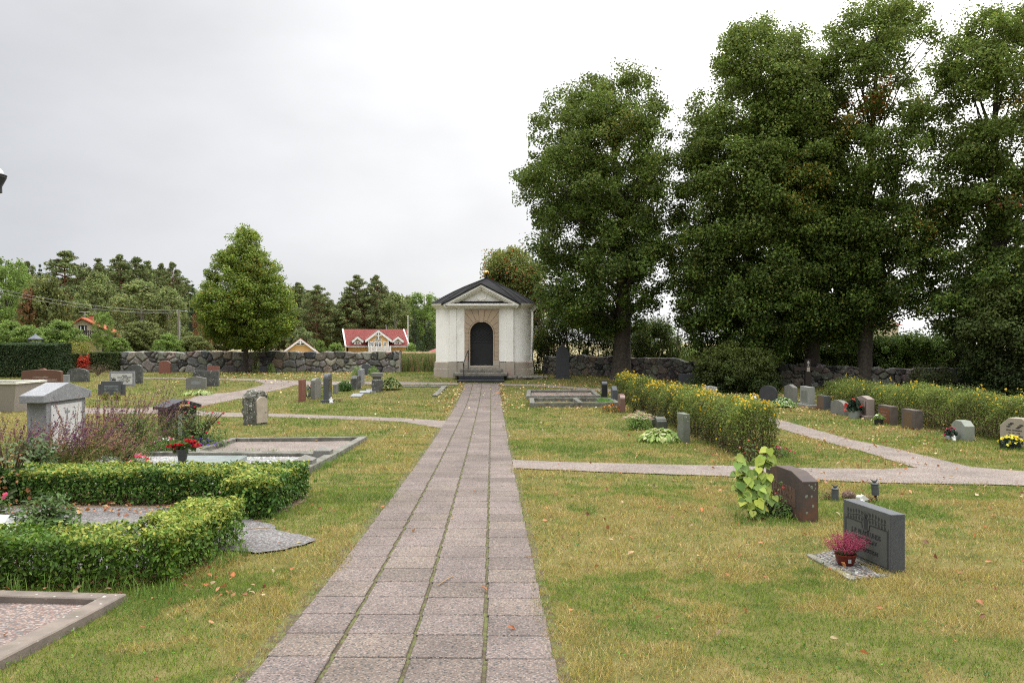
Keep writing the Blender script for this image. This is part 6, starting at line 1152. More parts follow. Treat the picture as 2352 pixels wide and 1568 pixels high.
def spikes(name, label, x, y, rx, ry, n, h, lean, cols, cat='flower', fw=.017, green=([(.10, .14, .03), (.16, .13, .05)], [2, 1]), frac=.5, z0=None, leafn=500, stemcol=(.24, .17, .07), arch=.3, part='flower_spike', k=26, fall=0):
    bz = float(gz(y)) if z0 is None else z0; c = thing(name, label, cat, (x, y, bz)); bx = rng.normal(0, .45, n)*rx; by = rng.normal(0, .45, n)*ry; H = h*rng.uniform(.65, 1.1, n); lx = lean + rng.normal(0, .22, n)*1.0 + bx/(rx + 1e-6)*.18; ly = rng.normal(0, .18, n)
    t = np.linspace(0, 1, 7)[None]; droop = arch * rng.random(n)[:, None]; Cx = bx[:, None] + (lx*H)[:, None]*t**1.6; Cy = by[:, None] + (ly*H)[:, None]*t**1.5; Cz = H[:, None]*(t - droop*t**3*np.abs(lx)[:, None]); W = .0035*(1 - .6*t); P = np.stack([Cx, Cy, Cz], -1)
    V = np.stack([P - np.array([1, 0, 0])*W[..., None], P + np.array([1, 0, 0])*W[..., None]], 2).reshape(-1, 3); b_ = (np.arange(n)[:, None]*14 + np.arange(6)[None]*2).ravel(); npmesh('stem', [(V, np.stack([b_, b_+1, b_+3, b_+2], 1))], M_leaf, c, cols=palette(len(b_), [stemcol, tuple(v*.7 for v in stemcol)], [1, 1]))
    m_ = n*k; i = np.repeat(np.arange(n), k); u = 1 - frac*rng.random(m_); f = u*6; j = np.minimum(f.astype(int), 5); fr = (f - j)[:, None]; Q = P[i, j]*(1-fr) + P[i, j+1]*fr + rng.normal(size=(m_, 3))*fw*.55; Ns = unit(m_, .3)
    V, Fs = leafs(Q, Ns, fw*rng.uniform(.9, 1.9, m_), fw*1.0); cs = palette(n, cols, [1]*len(cols), .2)[i]; tip = (u > .82)[:, None]; cs = np.where(tip & (rng.random((m_, 1)) < .6), np.array(cols[0])*.8, cs); npmesh(part, [(V, Fs)], M_petal, c, cols=np.clip(cs, .01, .9))
    if leafn:
        q = rng.integers(0, n, leafn); u = rng.random(leafn)*.55*6; j = np.minimum(u.astype(int), 5); fr = (u - j)[:, None]; Q = P[q, j]*(1-fr) + P[q, j+1]*fr + rng.normal(size=(leafn, 3))*.035; V, Fs = leafs(Q, unit(leafn, .6), .055*rng.uniform(.6, 1.3, leafn), .02); npmesh('foliage', [(V, Fs)], M_leaf, c, cols=palette(leafn, *green))
    return c
PUR = [(.12, .04, .12), (.20, .07, .10), (.28, .12, .11), (.33, .19, .12)]
spikes('salvia_clump', 'big clump of fading purple salvia leaning right before the grey monument', at(165, 12.7), 12.7, .75, .4, 150, .82, .42, PUR, leafn=2600, frac=.5)
spikes('salvia_clump', 'purple salvia spikes right of the grey monument', at(250, 14.6), 14.6, .7, .45, 105, 1.08, .22, PUR, leafn=1600, frac=.42)
spikes('salvia_clump', 'loose purple salvia spikes at the left edge', at(40, 12.9), 12.9, .55, .4, 55, .78, .12, PUR, leafn=900, frac=.4)
spikes('salvia_clump', 'tall dark purple salvia spikes before the black gabled monument', at(335, 15.6), 15.6, .55, .35, 42, 1.22, .28, PUR, leafn=900, frac=.35)
DG = ([(.06, .115, .025), (.09, .16, .035), (.13, .19, .045), (.20, .20, .05)], [3, 3, 2, 1])
bush('perennial', 'tall leafy green perennial left of the black gabled monument', at(310, 14.4), 14.4, .55, .45, .85, 2600, .06, DG, cat='plant', asp=.3, stems=26)
bush('perennial', 'grassy brown stemmed plant behind the low hedge, beside pink blooms', at(290, 13.0), 13.0, .42, .35, .55, 2200, .07, ([(.22, .15, .06), (.14, .15, .04), (.10, .13, .03)], [3, 2, 2]), cat='plant', asp=.14, stems=30)
PK = [(.70, .06, .16), (.78, .14, .25), (.6, .04, .08)]
bush('rose_bush', 'airy green rose bush with pink blooms right of the black gabled monument', at(455, 15.9), 15.9, .62, .5, .82, 2300, .05, DG, cat='rose bush', asp=.6, stems=30, flowers=(14, .05, PK, .1), inner=.8)
bush('rose_bush', 'thin leggy rose with rust spotted leaves at the left edge', at(22, 9.6), 9.6, .34, .3, .92, 420, .06, ([(.10, .14, .05), (.30, .13, .05), (.14, .17, .08)], [3, 1.4, 2]), cat='rose bush', asp=.7, stems=14, k=6, inner=.9)
bush('rose_bush', 'leafy dark rose bush before the left foot of the grey monument', at(75, 12.0), 12.0, .42, .35, .62, 900, .065, ([(.06, .10, .03), (.08, .13, .045)], [1, 1]), cat='rose bush', asp=.7, stems=12, k=6)
bush('silver_plant', 'low silvery white foliage plant behind the hedge', at(250, 12.6), 12.6, .30, .2, .22, 900, .035, ([(.5, .54, .52), (.42, .46, .45)], [1, 1]), cat='plant', asp=.35, stems=0)
bush('pink_flowers', 'vivid pink flowers just behind the longer low hedge', at(318, 12.2), 12.2, .26, .16, .27, 260, .04, DG, cat='flowers', flowers=(22, .055, PK, .3), stems=4)
bush('red_flowers', 'small red blooms right of the silvery plant', at(285, 12.2), 12.2, .24, .14, .22, 200, .04, DG, cat='flowers', flowers=(10, .03, [(.6, .03, .04), (.7, .05, .1)], .3), stems=4)
bush('begonia_bed', 'low white and pink begonias at the foot of the black monument', at(372, 15.2), 15.2, .42, .22, .26, 700, .045, DG, cat='flowers', flowers=(70, .045, [(.8, .75, .75), (.8, .35, .42), (.75, .2, .3)], .2), stems=0)
bush('lobelia', 'purple blue lobelia cushion beside the diagonal pink kerb', at(462, 15.6), 15.6, .30, .2, .2, 420, .03, DG, cat='flowers', flowers=(120, .03, [(.12, .07, .42), (.18, .10, .5)], .2), stems=0)
bush('pink_flowers', 'pink and red flowers poking in at the left edge between the low hedges', at(0, 8.9), 8.9, .14, .12, .25, 160, .04, DG, cat='flowers', flowers=(9, .05, [(.8, .15, .3), (.6, .05, .03)], .3), stems=3)
bush('lance_leaf_plant', 'leafy plant with long narrow leaves between the two low hedges', at(105, 8.15), 8.15, .36, .3, .36, 760, .085, ([(.07, .12, .03), (.11, .18, .04), (.09, .14, .06)], [2, 2, 1]), cat='plant', asp=.24, stems=16, k=6)
c = thing('flat_stone', 'pale flat stone lying tilted at the left edge between the low hedges', 'stone', (at(8, 8.0), 8.0, float(gz(8.0)) + .05), 12); MB().slab([(-.2, -.2), (.18, -.22), (.26, .1), (.05, .24), (-.22, .16)], -.03, .03).xf(Matrix.Rotation(R(14), 4, 'Y') @ Matrix.Rotation(R(10), 4, 'X')).build('slab', mat('pale_slate', (.45, .45, .43), (.36, .36, .35), scale=12, rough=.8), c, bevel=.01, rough=.008, cuts=4)
# roses in the black cone vase
def rose(m, c, r):
    c = Vector(c); 
    for ring, (rr, zz, n, tilt) in enumerate(((.12, .25, 4, .1), (.35, .2, 5, .25), (.62, .05, 6, .5), (.9, -.2, 7, .85))):
        for i in range(n):
            a = 2*math.pi*i/n + ring*.6 + random.uniform(-.1, .1); u = Vector((math.cos(a), math.sin(a), 0)); v = Vector((-u.y, u.x, 0)); w_ = r*(.32 + .28*ring*.8); b0 = c + u*r*rr*.7 + Vector((0, 0, -r*.4)); t = c + u*r*(rr + tilt*.35) + Vector((0, 0, r*(zz + .35)))
            V = [b0 - v*w_*.5, b0 + v*w_*.5, t + v*w_*.75 - u*r*.05, t + u*r*.14 + Vector((0, 0, -r*.05)), t - v*w_*.75 - u*r*.05]; mid = (b0 + t)/2 + u*r*.22; m.add([V[0], V[1], mid + v*w_*.95, mid - v*w_*.95, V[2], V[3], V[4]], [(0, 1, 2, 3), (3, 2, 4, 5, 6)])
vx, vy = at(419, 12.0), 12.0; c = thing('rose_vase', 'black fluted cone vase with red roses stuck in the white pebbles', 'vase', (vx, vy, float(gz(vy)) + .05)); prof_ = [(.018, -.06), (.02, .02), (.045, .1), (.085, .33), (.09, .345), (.078, .345), (.05, .2)]
MB().lathe(prof_, 20).build('vase', G_black, c, smooth=True, auto=True); M_redrose = mat('red_rose_petal', (.50, .012, .02), (.36, .008, .012), scale=25, rough=.45, spec=.25)
for (px, py, r) in ((402, 1029, .062), (413, 1019, .055), (392, 1024, .055), (440, 1014, .055), (451, 1022, .058), (428, 1012, .045)):
    q = (at(px, vy) - vx, random.uniform(-.07, .05), zat(py, vy) - c.location.z); m = MB(); rose(m, q, r); fo = m.build('rose_bloom', M_redrose, c); MB().tube([(0, 0, .3), (q[0]*.7, q[1]*.6, q[2]*.8), q], .004, 4).build('stem', M_twig, fo)
n = 60; P = np.stack([rng.normal(0, .1, n), rng.normal(0, .06, n), rng.uniform(.30, .46, n)], 1); V, Fs = leafs(P, unit(n, .6), .09, .05, 6); npmesh('foliage', [(V, Fs)], M_leaf, c, cols=palette(n, *DG))
# lanterns, figures
def lantern(label, x, y, h, m=M_blackmetal, stake=.0):
    c = thing('lantern', label, 'lantern', (x, y, float(gz(y)))); r = h*.22; b0 = stake; mb = MB()
    if stake: mb.tube([(0, 0, -.03), (0, 0, stake)], .012, 5)
    mb.lathe([(r, b0), (r, b0 + .03)], 6); [mb.tube([(r*.92*math.cos(k*math.pi/3), r*.92*math.sin(k*math.pi/3), b0 + .03), (r*1.05*math.cos(k*math.pi/3), r*1.05*math.sin(k*math.pi/3), b0 + h*.7)], .008, 4) for k in range(6)]; mb.build('frame', m, c)
    MB().lathe([(r*1.25, b0 + h*.7), (r*1.25, b0 + h*.74), (r*.45, b0 + h*.92), (r*.2, b0 + h*.94), (r*.15, b0 + h)], 6).build('roof', m, c); MB().lathe([(.03, b0 + .03), (.03, b0 + h*.4)], 10).build('candle', mat('candle_wax', (.7, .7, .66), rough=.6), c); return c
X, Y = U(707.5, 917); lantern('black hexagonal lantern between red and grey upright stones', X, Y, .42, stake=.10); lantern('tiny lantern in front of the wide plain black gravestone', at(1583, 35.4), 35.4, .26)
M_wht = mat('white_ceramic', (.78, .78, .77), (.7, .7, .69), rough=.5)
def angel(label, px, py, s, name='angel_figurine'):
    X, Y = U(px, py); c = thing(name, label, 'figurine', (X, Y, float(gz(Y)) + .01), random.uniform(-30, 30)); MB().lathe([(.30*s, 0), (.34*s, .08*s), (.22*s, .35*s), (.14*s, .6*s), (.16*s, .7*s), (.05*s, .78*s)], 12).build('robe', M_wht, c, smooth=True); MB().blob((0, -.02*s, .88*s), (.14*s, .14*s, .16*s), 12, 8).build('head', M_wht, c, smooth=True)
    for sd in (-1, 1): m = MB(); m.add([(sd*.05*s, .1*s, .45*s), (sd*.34*s, .16*s, .85*s), (sd*.40*s, .17*s, .55*s), (sd*.22*s, .14*s, .28*s), (sd*.05*s, .14*s, .45*s), (sd*.34*s, .20*s, .85*s), (sd*.40*s, .21*s, .55*s), (sd*.22*s, .18*s, .28*s)], [(0, 1, 2, 3), (7, 6, 5, 4), (0, 4, 5, 1), (1, 5, 6, 2), (2, 6, 7, 3), (3, 7, 4, 0)]); m.build('wing', M_wht, c)
angel('small white angel beside the twin arched gravestone', 760.5, 926, .20); angel('tiny white figure before the slanting weathered gravestone', 1931.5, 952, .16); angel('tiny white figure left of the dark round topped gravestone', 1735, 916, .16); angel('tiny white tag like figure at the foot of the pale green grey gravestone', 2192, 1013, .11)
bush('dry_tuft', 'little dry reddish plant beside the white angel', *U(780, 923), .17, .12, .16, 160, .05, ([(.22, .12, .07), (.16, .15, .06)], [1, 1]), cat='plant', asp=.2, stems=8)
# near right plot behind the dark gravestone
def bird_lamp(label, px, py, h, r, stake=0, tilt=0):
    X, Y = U(px, py); c = thing('grave_lamp', label, 'grave lamp', (X, Y, float(gz(Y)))); c.rotation_euler = (0, R(tilt), 0); M_v = mat('dark_verdigris', (.075, .085, .082), (.055, .06, .06), scale=20, rough=.6)
    if stake: MB().lathe([(.008, -.05), (.018, stake)], 8).build('stake', M_blackmetal, c)
    MB().lathe([(r*.95, stake), (r*.95, stake + h*.86), (r*1.05, stake + h*.87), (r*1.05, stake + h*.93), (r*.9, stake + h*.96), (.01, stake + h*.97)], 24).build('body', M_v, c, smooth=True, auto=True)
    m = MB(); zz = stake + h*.97; m.blob((0, 0, zz + .018), (.028, .014, .016), 10, 6); m.blob((.026, 0, zz + .030), (.011, .010, .010), 8, 6); m.tube([(-.015, 0, zz + .022), (-.050, 0, zz + .05)], [.009, .004], 5); m.tube([(.034, 0, zz + .03), (.046, 0, zz + .028)], [.004, .001], 4); m.build('bird', M_v, c, smooth=True)
bird_lamp('dark metal grave lamp with little bird, standing on the ground left of the white angel', 1918, 1149, .155, .043); bird_lamp('dark metal grave lamp with little bird, raised on a stake', 2012, 1152, .145, .044, stake=.085, tilt=-4)
X, Y = U(1949, 1146); c = thing('fuzzy_ball', 'round pinkish brown fuzzy ball plant left of the white angel', 'ball', (X, Y, float(gz(Y)))); n = 900; d = unit(n, .2); V, Fs = leafs(d*np.array([.075, .075, .055]) + np.array([0, 0, .045]), np.cross(d, unit(n)), .02, .006, D=d); npmesh('tuft', [(V, Fs)], M_petal, c, cols=palette(n, [(.30, .20, .15), (.24, .16, .13), (.36, .27, .21)], [1, 1, 1])); MB().blob((0, 0, .045), (.072, .072, .053), 12, 8).build('core', mat('brown_wool', (.2, .14, .11)), c)
X, Y = U(1977, 1160); c = thing('angel_figurine', 'white reclining angel on white stones behind the dark gravestone', 'figurine', (X, Y, float(gz(Y)))); m = MB(); m.blob((0, 0, .035), (.05, .04, .04), 12, 8); m.blob((-.03, -.01, .022), (.035, .03, .024), 10, 6); m.blob((-.005, 0, .075), (.022, .02, .03), 10, 6); m.build('body', M_wht, c, smooth=True); MB().blob((-.03, -.005, .10), (.024, .022, .025), 12, 8).build('head', M_wht, c, smooth=True)
for sd in (-1, 1): MB().add([(-.01, sd*.008, .10), (.02, sd*.02, .128), (.085, sd*.035, .075), (.03, sd*.015, .06), (-.01, sd*.014, .10), (.02, sd*.028, .128), (.085, sd*.041, .075), (.03, sd*.023, .06)], [(0, 1, 2, 3), (7, 6, 5, 4), (0, 4, 5, 1), (1, 5, 6, 2), (2, 6, 7, 3), (3, 7, 4, 0)]).build('wing', M_wht, c)
for (px, py, lb) in ((1963, 1158, 'left white pebble under the reclining angel'), (1968, 1160, 'second white pebble under the reclining angel')):
    X, Y = U(px, py); c = thing('white_pebble', lb, 'pebble', (X, Y, float(gz(Y)))); MB().blob((0, 0, .018), (.028, .022, .02), 10, 6).build('stone', M_wht, c, smooth=True)
bush('dry_tuft', 'dry brown tuft beside the left grave lamp', *U(1903, 1146), .12, .08, .10, 240, .035, ([(.25, .15, .08), (.18, .12, .06), (.14, .15, .05)], [1, 1, 1]), cat='plant', asp=.2, stems=8)
bush('dry_tuft', 'thin reddish tuft right of the white reclining angel', *U(1994, 1153), .13, .08, .09, 240, .035, ([(.30, .13, .06), (.24, .18, .08), (.14, .15, .05)], [1, 1, 1]), cat='plant', asp=.2, stems=8)
# heather in a red pot
X, Y = U(1948, 1302); Y += .05; c = thing('heather_pot', 'pink heather in a red brown plastic pot before the near dark gravestone', 'potted plant', (X, Y, float(gz(Y)) + .012)); MB().lathe([(.055, 0), (.068, .02), (.082, .075), (.086, .08), (.086, .088), (.079, .088), (.07, .06)], 28).build('pot', mat('red_plastic', (.16, .025, .014), (.13, .02, .012), rough=.4, spec=.4), c, smooth=True, auto=True); MB().box(-.012, .012, -.083, -.079, .03, .06).build('sticker', mat('grey_sticker', (.4, .4, .4)), c)
n = 260; a = rng.uniform(0, 6.28, n); q = rng.random(n)**.6; P0 = np.stack([np.cos(a)*.05*q, np.sin(a)*.05*q, np.full(n, .08)], 1); tip = P0 + np.stack([np.cos(a)*.15*q, np.sin(a)*.12*q, rng.uniform(.09, .20, n)*(1.1 - .35*q)], 1); k = 34; i = np.repeat(np.arange(n), k); u = rng.random((n*k, 1)); Q = P0[i]*(1-u) + tip[i]*u + rng.normal(size=(n*k, 3))*.0035; grn = u[:, 0] < .38; V, Fs = leafs(Q, unit(n*k, .2), .009*rng.uniform(.7, 1.4, n*k), .005); cl = palette(n*k, [(.34, .05, .10), (.25, .035, .075), (.42, .10, .16)], [3, 2, 1]); cl[grn] = palette(int(grn.sum()), [(.06, .09, .03), (.10, .07, .04)], [2, 1]); npmesh('heather', [(V, Fs)], M_petal, c, cols=cl)
# heart leaved shrub before the old red stone
def heart_shrub():
    bx, by = 2.58, 8.75; c = thing('lilac_shrub', 'bright green heart leaved young shrub before the old reddish gravestone', 'shrub', (bx, by, float(gz(by)))); m = MB(); P = []; N_ = []; D = []; L = []
    for (px, py, dy, n_) in ((1690, 1052, 0, 12), (1770, 1042, .1, 14), (1680, 1110, -.1, 14), (1715, 1080, .05, 12), (1735, 1120, -.12, 12), (1762, 1110, 0, 10), (1700, 1140, -.15, 12), (1772, 1095, .1, 8), (1750, 1065, .1, 8), (1690, 1085, .1, 9), (1728, 1150, -.2, 8), (1775, 1140, -.05, 8), (1715, 1165, -.25, 6)):
        e = Vector((at(px, by) - bx, dy, zat(py, by) - c.location.z)); mid = Vector((e.x*.35, e.y*.4, e.z*.55)); m.tube([(0, 0, -.02), mid, e], [.009, .006, .003], 5)
        for j in range(n_):
            t = random.uniform(.5, 1.02); p = mid.lerp(e, max(0, (t - .5)*2)) ; a = random.uniform(0, 6.28); o = Vector((math.cos(a), math.sin(a), random.uniform(-.1, .3))) * random.uniform(.03, .075); P.append(p + o); d = Vector((o.x*.6, o.y*.6, -.05)); D.append(d); N_.append(Vector((o.x*4, -1.0 + o.y*3, .9 + random.uniform(-.4, .6)))); L.append(random.uniform(.07, .12))
    m.build('branch', M_twig, c); n = len(P); P = np.array(P); N_ = np.array(N_); N_ /= np.linalg.norm(N_, axis=1, keepdims=True); D = np.array(D); D -= N_*(D*N_).sum(1, keepdims=True); D /= np.linalg.norm(D, axis=1, keepdims=True); S = np.cross(N_, D); L = np.array(L)[:, None]
    H = [(-.40, 0, 0), (-.52, .22, .03), (-.38, .44, .05), (-.05, .50, .04), (.28, .28, .0), (.62, 0, -.10), (.28, -.28, .0), (-.05, -.50, .04), (-.38, -.44, .05), (-.52, -.22, .03)]; V = np.stack([P + D*L*a + S*L*b_ + N_*L*(cc - .0) for a, b_, cc in H] + [P - N_*L*.08], 1); Fv = []; 
    tri = np.array([(10, i, (i+1) % 10) for i in range(10)]); Fs = (tri[None] + (np.arange(n)*11)[:, None, None]).reshape(-1, 3); h = np.clip(P[:, 2]/.55, 0, 1)[:, None]; cl = palette(n, [(.18, .27, .045), (.26, .34, .05), (.13, .21, .04), (.36, .40, .06)], [3, 3, 2, 2], .12); npmesh('foliage', [(V.reshape(-1, 3), Fs)], M_leaf, c, cols=np.repeat(cl, 10, 0), smooth=True)
heart_shrub()
bush('ground_cover', 'low mixed green growth at the foot of the old reddish gravestone', *U(1800, 1182), .34, .26, .14, 800, .045, DG, cat='plant', asp=.5, k=6, stems=8)
bush('rose_bush', 'spindly rose with withered red hips before the old reddish gravestone', 2.75, 8.75, .16, .2, .50, 90, .045, DG, cat='rose bush', flowers=(6, .03, [(.45, .05, .03)], .5), stems=10)
bush('rose_bush', 'spindly faded rose at the end of the central yellow hedge', at(1722, 13.4), 13.4, .25, .15, .42, 120, .05, DG, cat='rose bush', flowers=(12, .035, [(.5, .14, .1), (.45, .08, .08)], .4), stems=10)
bush('pink_flowers', 'patch of pink and crimson flowers right of the yellow hedge end', at(1785, 14.4), 14.4, .32, .2, .18, 480, .035, DG, cat='flowers', flowers=(40, .035, [(.65, .03, .10), (.75, .3, .4), (.6, .05, .15)], .2), stems=4)
SED = ([(.17, .27, .06), (.22, .32, .08), (.13, .22, .06)], [2, 2, 1])
c = bush('sedum', 'pale green sedum clump with flat pinkish heads by the central hedge', at(1468, 19.6), 19.6, .36, .32, .42, 1500, .05, SED, asp=.5, cat='plant', stems=10); n = 70; a = rng.uniform(0, 6.28, n); q = rng.random(n)**.5; P = np.stack([np.cos(a)*.36*q, np.sin(a)*.32*q, .44 - .16*q + rng.normal(0, .02, n)], 1); Q = np.repeat(P, 22, 0) + rng.normal(size=(n*22, 3))*np.array([.028, .028, .006]); V, Fs = leafs(Q, unit(n*22, 2.5), .02, .018); npmesh('flower_heads', [(V, Fs)], M_petal, c, cols=np.repeat(palette(n, [(.55, .42, .32), (.55, .30, .25), (.5, .48, .3)], [2, 1, 2]), 22, 0))
HOS = ([(.30, .38, .10), (.22, .33, .08), (.42, .46, .18), (.55, .56, .32)], [3, 3, 2, 1])
rosette('hosta', 'yellow green hosta clump beside the lichened stone at the central hedge', at(1515, 17.0), 17.0, .46, .26, 230, .17, HOS, asp=.45)
rosette('hosta', 'rounded white edged hosta clump in the right hand row', at(1798, 27.0), 27.0, .42, .32, 420, .14, ([(.20, .30, .08), (.14, .22, .06), (.5, .55, .35)], [3, 3, 2]), asp=.5)
rosette('hosta', 'flat yellow green hosta before the light gabled stone on the left', at(455, 32.5), 32.5, .62, .16, 260, .17, HOS, asp=.4); rosette('hosta', 'big drooping hosta clump beside the capped stone pillar', at(897, 34.6), 34.6, .5, .5, 380, .2, ([(.13, .19, .05), (.20, .24, .07), (.35, .36, .15), (.07, .11, .03)], [3, 3, 2, 2]), asp=.4)
for (px, Y, r, lb) in ((1383, 28.3, .24, 'leftmost bright green cushion plant in the nearer long frame'), (1398, 27.8, .26, 'middle bright green cushion plant in the nearer long frame'), (1408, 27.5, .15, 'right small bright green cushion plant in the nearer long frame')): bush('cushion_plant', lb, at(px, Y), Y, r, r*.8, r*.95, 1100, .035, ([(.14, .32, .04), (.18, .38, .05), (.09, .22, .03)], [2, 2, 1]), cat='plant', asp=.3, stems=0)
bush('marigolds', 'orange marigold bed before the reddish polished gravestone', at(1402, 24.9), 24.9, .34, .2, .24, 700, .035, ([(.10, .11, .03), (.14, .08, .04)], [1, 1]), cat='flowers', flowers=(60, .045, [(.75, .20, .02), (.8, .38, .03), (.6, .12, .02)], .1), stems=4, box=.6)
bush('yellow_potentilla', 'small detached yellow flowered bush left of the mirror polished stone', at(1457, 25.0), 25.0, .22, .2, .52, 500, .04, POT, flowers=(16, .05, YEL, .4), stems=8)
bush('green_bush', 'dark green leafy bush right of the pink rose, before the chapel lawn', at(792, 34.0), 34.0, .36, .3, .46, 1300, .08, GRN_D := ([(.06, .13, .025), (.09, .17, .035)], [1, 1]), asp=.5, stems=6)
bush('rose_bush', 'pale pink roses among the upright grey stones', at(731, 31.6), 31.6, .5, .4, .78, 900, .05, DG, cat='rose bush', flowers=(26, .08, [(.75, .35, .38), (.8, .65, .35), (.7, .2, .3)], .4), stems=14)
for (px, lb) in ((821, 'pale yellow green plant left of the blue grey arched stone'), (858, 'pale yellow green plant right of the blue grey arched stone')): bush('pale_plant', lb, at(px, 39.6), 39.6, .3, .3, .45, 700, .06, SED, cat='plant', asp=.4, stems=6)
bush('tall_grass_plant', 'tall feathery green plant against the wall right of the young linden', at(587, 42.6), 42.6, .22, .2, 1.15, 900, .09, ([(.17, .24, .06), (.24, .28, .08)], [1, 1]), cat='plant', asp=.15, stems=14, box=.7); bush('pale_plant', 'bright green low plant right of the small dark wall stone', at(622, 42.3), 42.3, .26, .2, .55, 600, .07, GRN, cat='plant', asp=.3, stems=6)
for (px, lb) in ((243, 'left small yellow green shrub before the black winged stone'), (268, 'right small yellow green shrub before the black winged stone')): bush('dwarf_shrub', lb, at(px, 30.0), 30.0, .17, .14, .34, 500, .045, ([(.26, .28, .04), (.18, .21, .03), (.16, .09, .04)], [3, 2, 1]), asp=.5, stems=6)
bush('dry_brush', 'thin reddish brown dry brush before the wall near the hedge corner', at(225, 39.5), 39.5, .9, .6, .6, 1300, .06, ([(.26, .17, .10), (.22, .12, .08), (.15, .15, .06)], [1, 1, 1]), asp=.15, stems=40)
# pots in the right hand row
def flowerpot(label, px, py, r, h, pm, pal, fl_, name='flower_pot', fh=.22, square=False, ln=.06, nl=260):
    X, Y = U(px, py); Y += r; c = thing(name, label, 'potted plant', (at(px, Y), Y, float(gz(Y)))); (MB().box(-r, r, -r*.6, r*.6, 0, h).build('pot', pm, c, bevel=.01) if square else MB().lathe([(r*.85, 0), (r*.9, h*.1), (r, h*.92), (r*1.04, h), (r*.92, h), (r*.85, h*.7)], 22).build('pot', pm, c, smooth=True, auto=True))
    d = unit(nl, .5); d[:, 2] = np.abs(d[:, 2]); P = d*np.array([r*1.35, r*1.1, fh])*rng.random((nl, 1))**.4; P[:, 2] += h; V, Fs = leafs(P, unit(nl, .8), ln*rng.uniform(.7, 1.3, nl), ln*.55, 6); npmesh('foliage', [(V, Fs)], M_leaf, c, cols=palette(nl, *pal))
    nf, fs, cols, sx = fl_; d = unit(nf, 1.0); d[:, 2] = np.abs(d[:, 2]); P = d*np.array([r*1.4*sx, r*1.1*sx, fh*1.05]); P[:, 2] += h; fl(P, fs, cols, c, pet=7)
DKG = ([(.03, .055, .035), (.045, .075, .045)], [1, 1]); M_zinc = mat('zinc', (.30, .32, .31), (.25, .27, .26), rough=.6); M_dpot = mat('dark_plastic', (.03, .034, .036), rough=.5)
flowerpot('big zinc pot of dark leaves with two red blooms in the right row', 1962, 961, .155, .21, M_zinc, DKG, (4, .11, [(.65, .03, .02)], 1.1), fh=.34, ln=.12); flowerpot('black pot with a white bloom and light green leaves in the right row', 2018, 976, .11, .14, M_dpot, SED, (2, .10, [(.8, .8, .78)], .9), fh=.14, nl=150); flowerpot('small square grey pot of dark pink flowers by the pale green grey stone', 2184, 1012, .10, .10, M_zinc, DKG, (30, .03, [(.5, .04, .10), (.6, .1, .2)], 1.0), square=True, fh=.16); flowerpot('dark bowl of bright yellow chrysanthemums at the right edge', 2321, 1033, .155, .09, M_dpot, DKG, (60, .05, [(.80, .68, .05), (.85, .75, .1)], 1.0), square=True, fh=.16)
bush('dark_heather', 'low dark red plant at the foot of the small brown fronted stone', *U(1872, 941), .2, .15, .12, 300, .03, ([(.18, .04, .05), (.10, .05, .03)], [1, 1]), cat='plant', stems=0)
# wooden cross
c = thing('memorial_cross', 'tall dark wooden cross with pale carved plate in the deep shade', 'cross', (at(1855, 33.5), 33.5, float(gz(33.5)))); zc_ = lambda p: zat(p, 33.5) - c.location.z; M_crw = mat('tarred_wood', (.028, .02, .016), rough=.85)
MB().box(-.11, .11, -.07, .07, -.1, zc_(825)).build('upright', M_crw, c, bevel=.008); MB().box(-.56, .56, -.075, .075, zc_(851), zc_(843)).build('crossbeam', M_crw, c, bevel=.006); MB().box(-.06, .06, -.09, -.07, zc_(853), zc_(843)).build('plate', mat('pale_plate', (.40, .36, .28)), c); m = MB(); m.blob((0, -.085, zc_(833)), (.05, .02, .08), 8, 6); m.blob((0, -.085, zc_(840)), (.04, .02, .04), 8, 6); m.build('carved_figure', mat('carved_plate', (.3, .3, .28)), c)
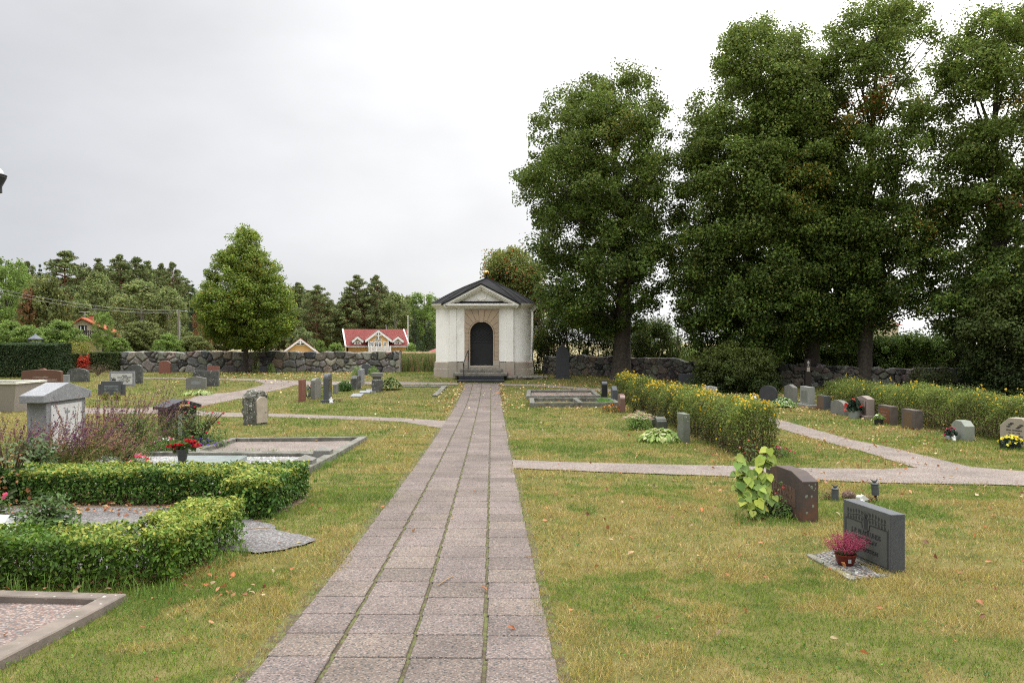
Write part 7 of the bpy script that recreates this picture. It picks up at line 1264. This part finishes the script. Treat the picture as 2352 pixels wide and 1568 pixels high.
# strap-like grass tufts along hedge feet, twigs
def tufts():
    parts = []; cols = []
    for (x0, x1, y0, y1, n, h) in ((-5.6, -2.3, 5.64, 5.86, 260, .13), (-2.42, -2.25, 5.9, 7.2, 200, .09), (-3.0, -2.3, 8.6, 8.75, 160, .08), (-3.0, -2.7, 11, 14, 300, .10), (2.3, 3.1, 8.3, 8.9, 160, .09), (-5.5, -3.2, 14.7, 15.0, 160, .1)):
        cl_ = rng.integers(0, 26, n); cx_ = rng.uniform(x0, x1, 26)[cl_]; cy_ = rng.uniform(y0, y1, 26)[cl_]; x = cx_ + rng.normal(0, .03, n); y = cy_ + rng.normal(0, .02, n); H = h*rng.uniform(.5, 1.3, n); a = rng.uniform(0, 6.28, n); l = rng.uniform(.1, .6, n)*H; z = gz(y); W = np.stack([np.cos(a+1.6), np.sin(a+1.6), 0*a], 1)*.003; A0 = np.stack([x, y, z], 1); A1 = A0 + np.stack([np.cos(a)*l*.35, np.sin(a)*l*.35, H*.6], 1); A2 = A0 + np.stack([np.cos(a)*l, np.sin(a)*l, H], 1)
        V = np.stack([A0-W, A0+W, A1+W*.9, A1-W*.9, A2], 1).reshape(-1, 3); b_ = np.arange(n)*5; parts.append((V, np.stack([b_, b_+1, b_+2, b_+3], 1))); parts.append((np.zeros((0, 3)), np.zeros((0, 3), int))) if False else None; cols.append(palette(n, [(.13, .22, .04), (.17, .26, .06), (.10, .17, .04)], [1, 1, 1]))
        parts.append((V.copy(), np.stack([b_+3, b_+2, b_+4], 1))); cols.append(palette(n, [(.15, .24, .05)], [1]))
    tag(npmesh('long_grass', parts, M_grass, cols=np.concatenate(cols)), 'unmown long grass blades at hedge feet and kerbs', 'long grass', kind='stuff')
tufts()
for i, (a, b_, lb) in enumerate([((2046, 1288+0), (2106, 1290), 'dry twig on the right edge of the walk'), ((1004, 1353), (1040, 1330), 'dry straw stalk lying on the walk'), ((565, 1225), (620, 1222), 'dry twig on the left lawn')]):
    if i == 0: a, b_ = (1208, 1285), (1240, 1289)
    P, Q = U(*a), U(*b_); z_ = .028 if i < 2 else .04; M_ = ((P[0]+Q[0])/2 + .01, (P[1]+Q[1])/2 + .02); tag(MB().tube([(P[0], P[1], float(gz(P[1])) + z_), (M_[0], M_[1], float(gz(M_[1])) + z_ + .006), (Q[0], Q[1], float(gz(Q[1])) + z_)], .004, 5).build('twig', mat('dry_twig', (.30, .20, .11), rough=.9)), lb, 'twig')
turf(); litter()
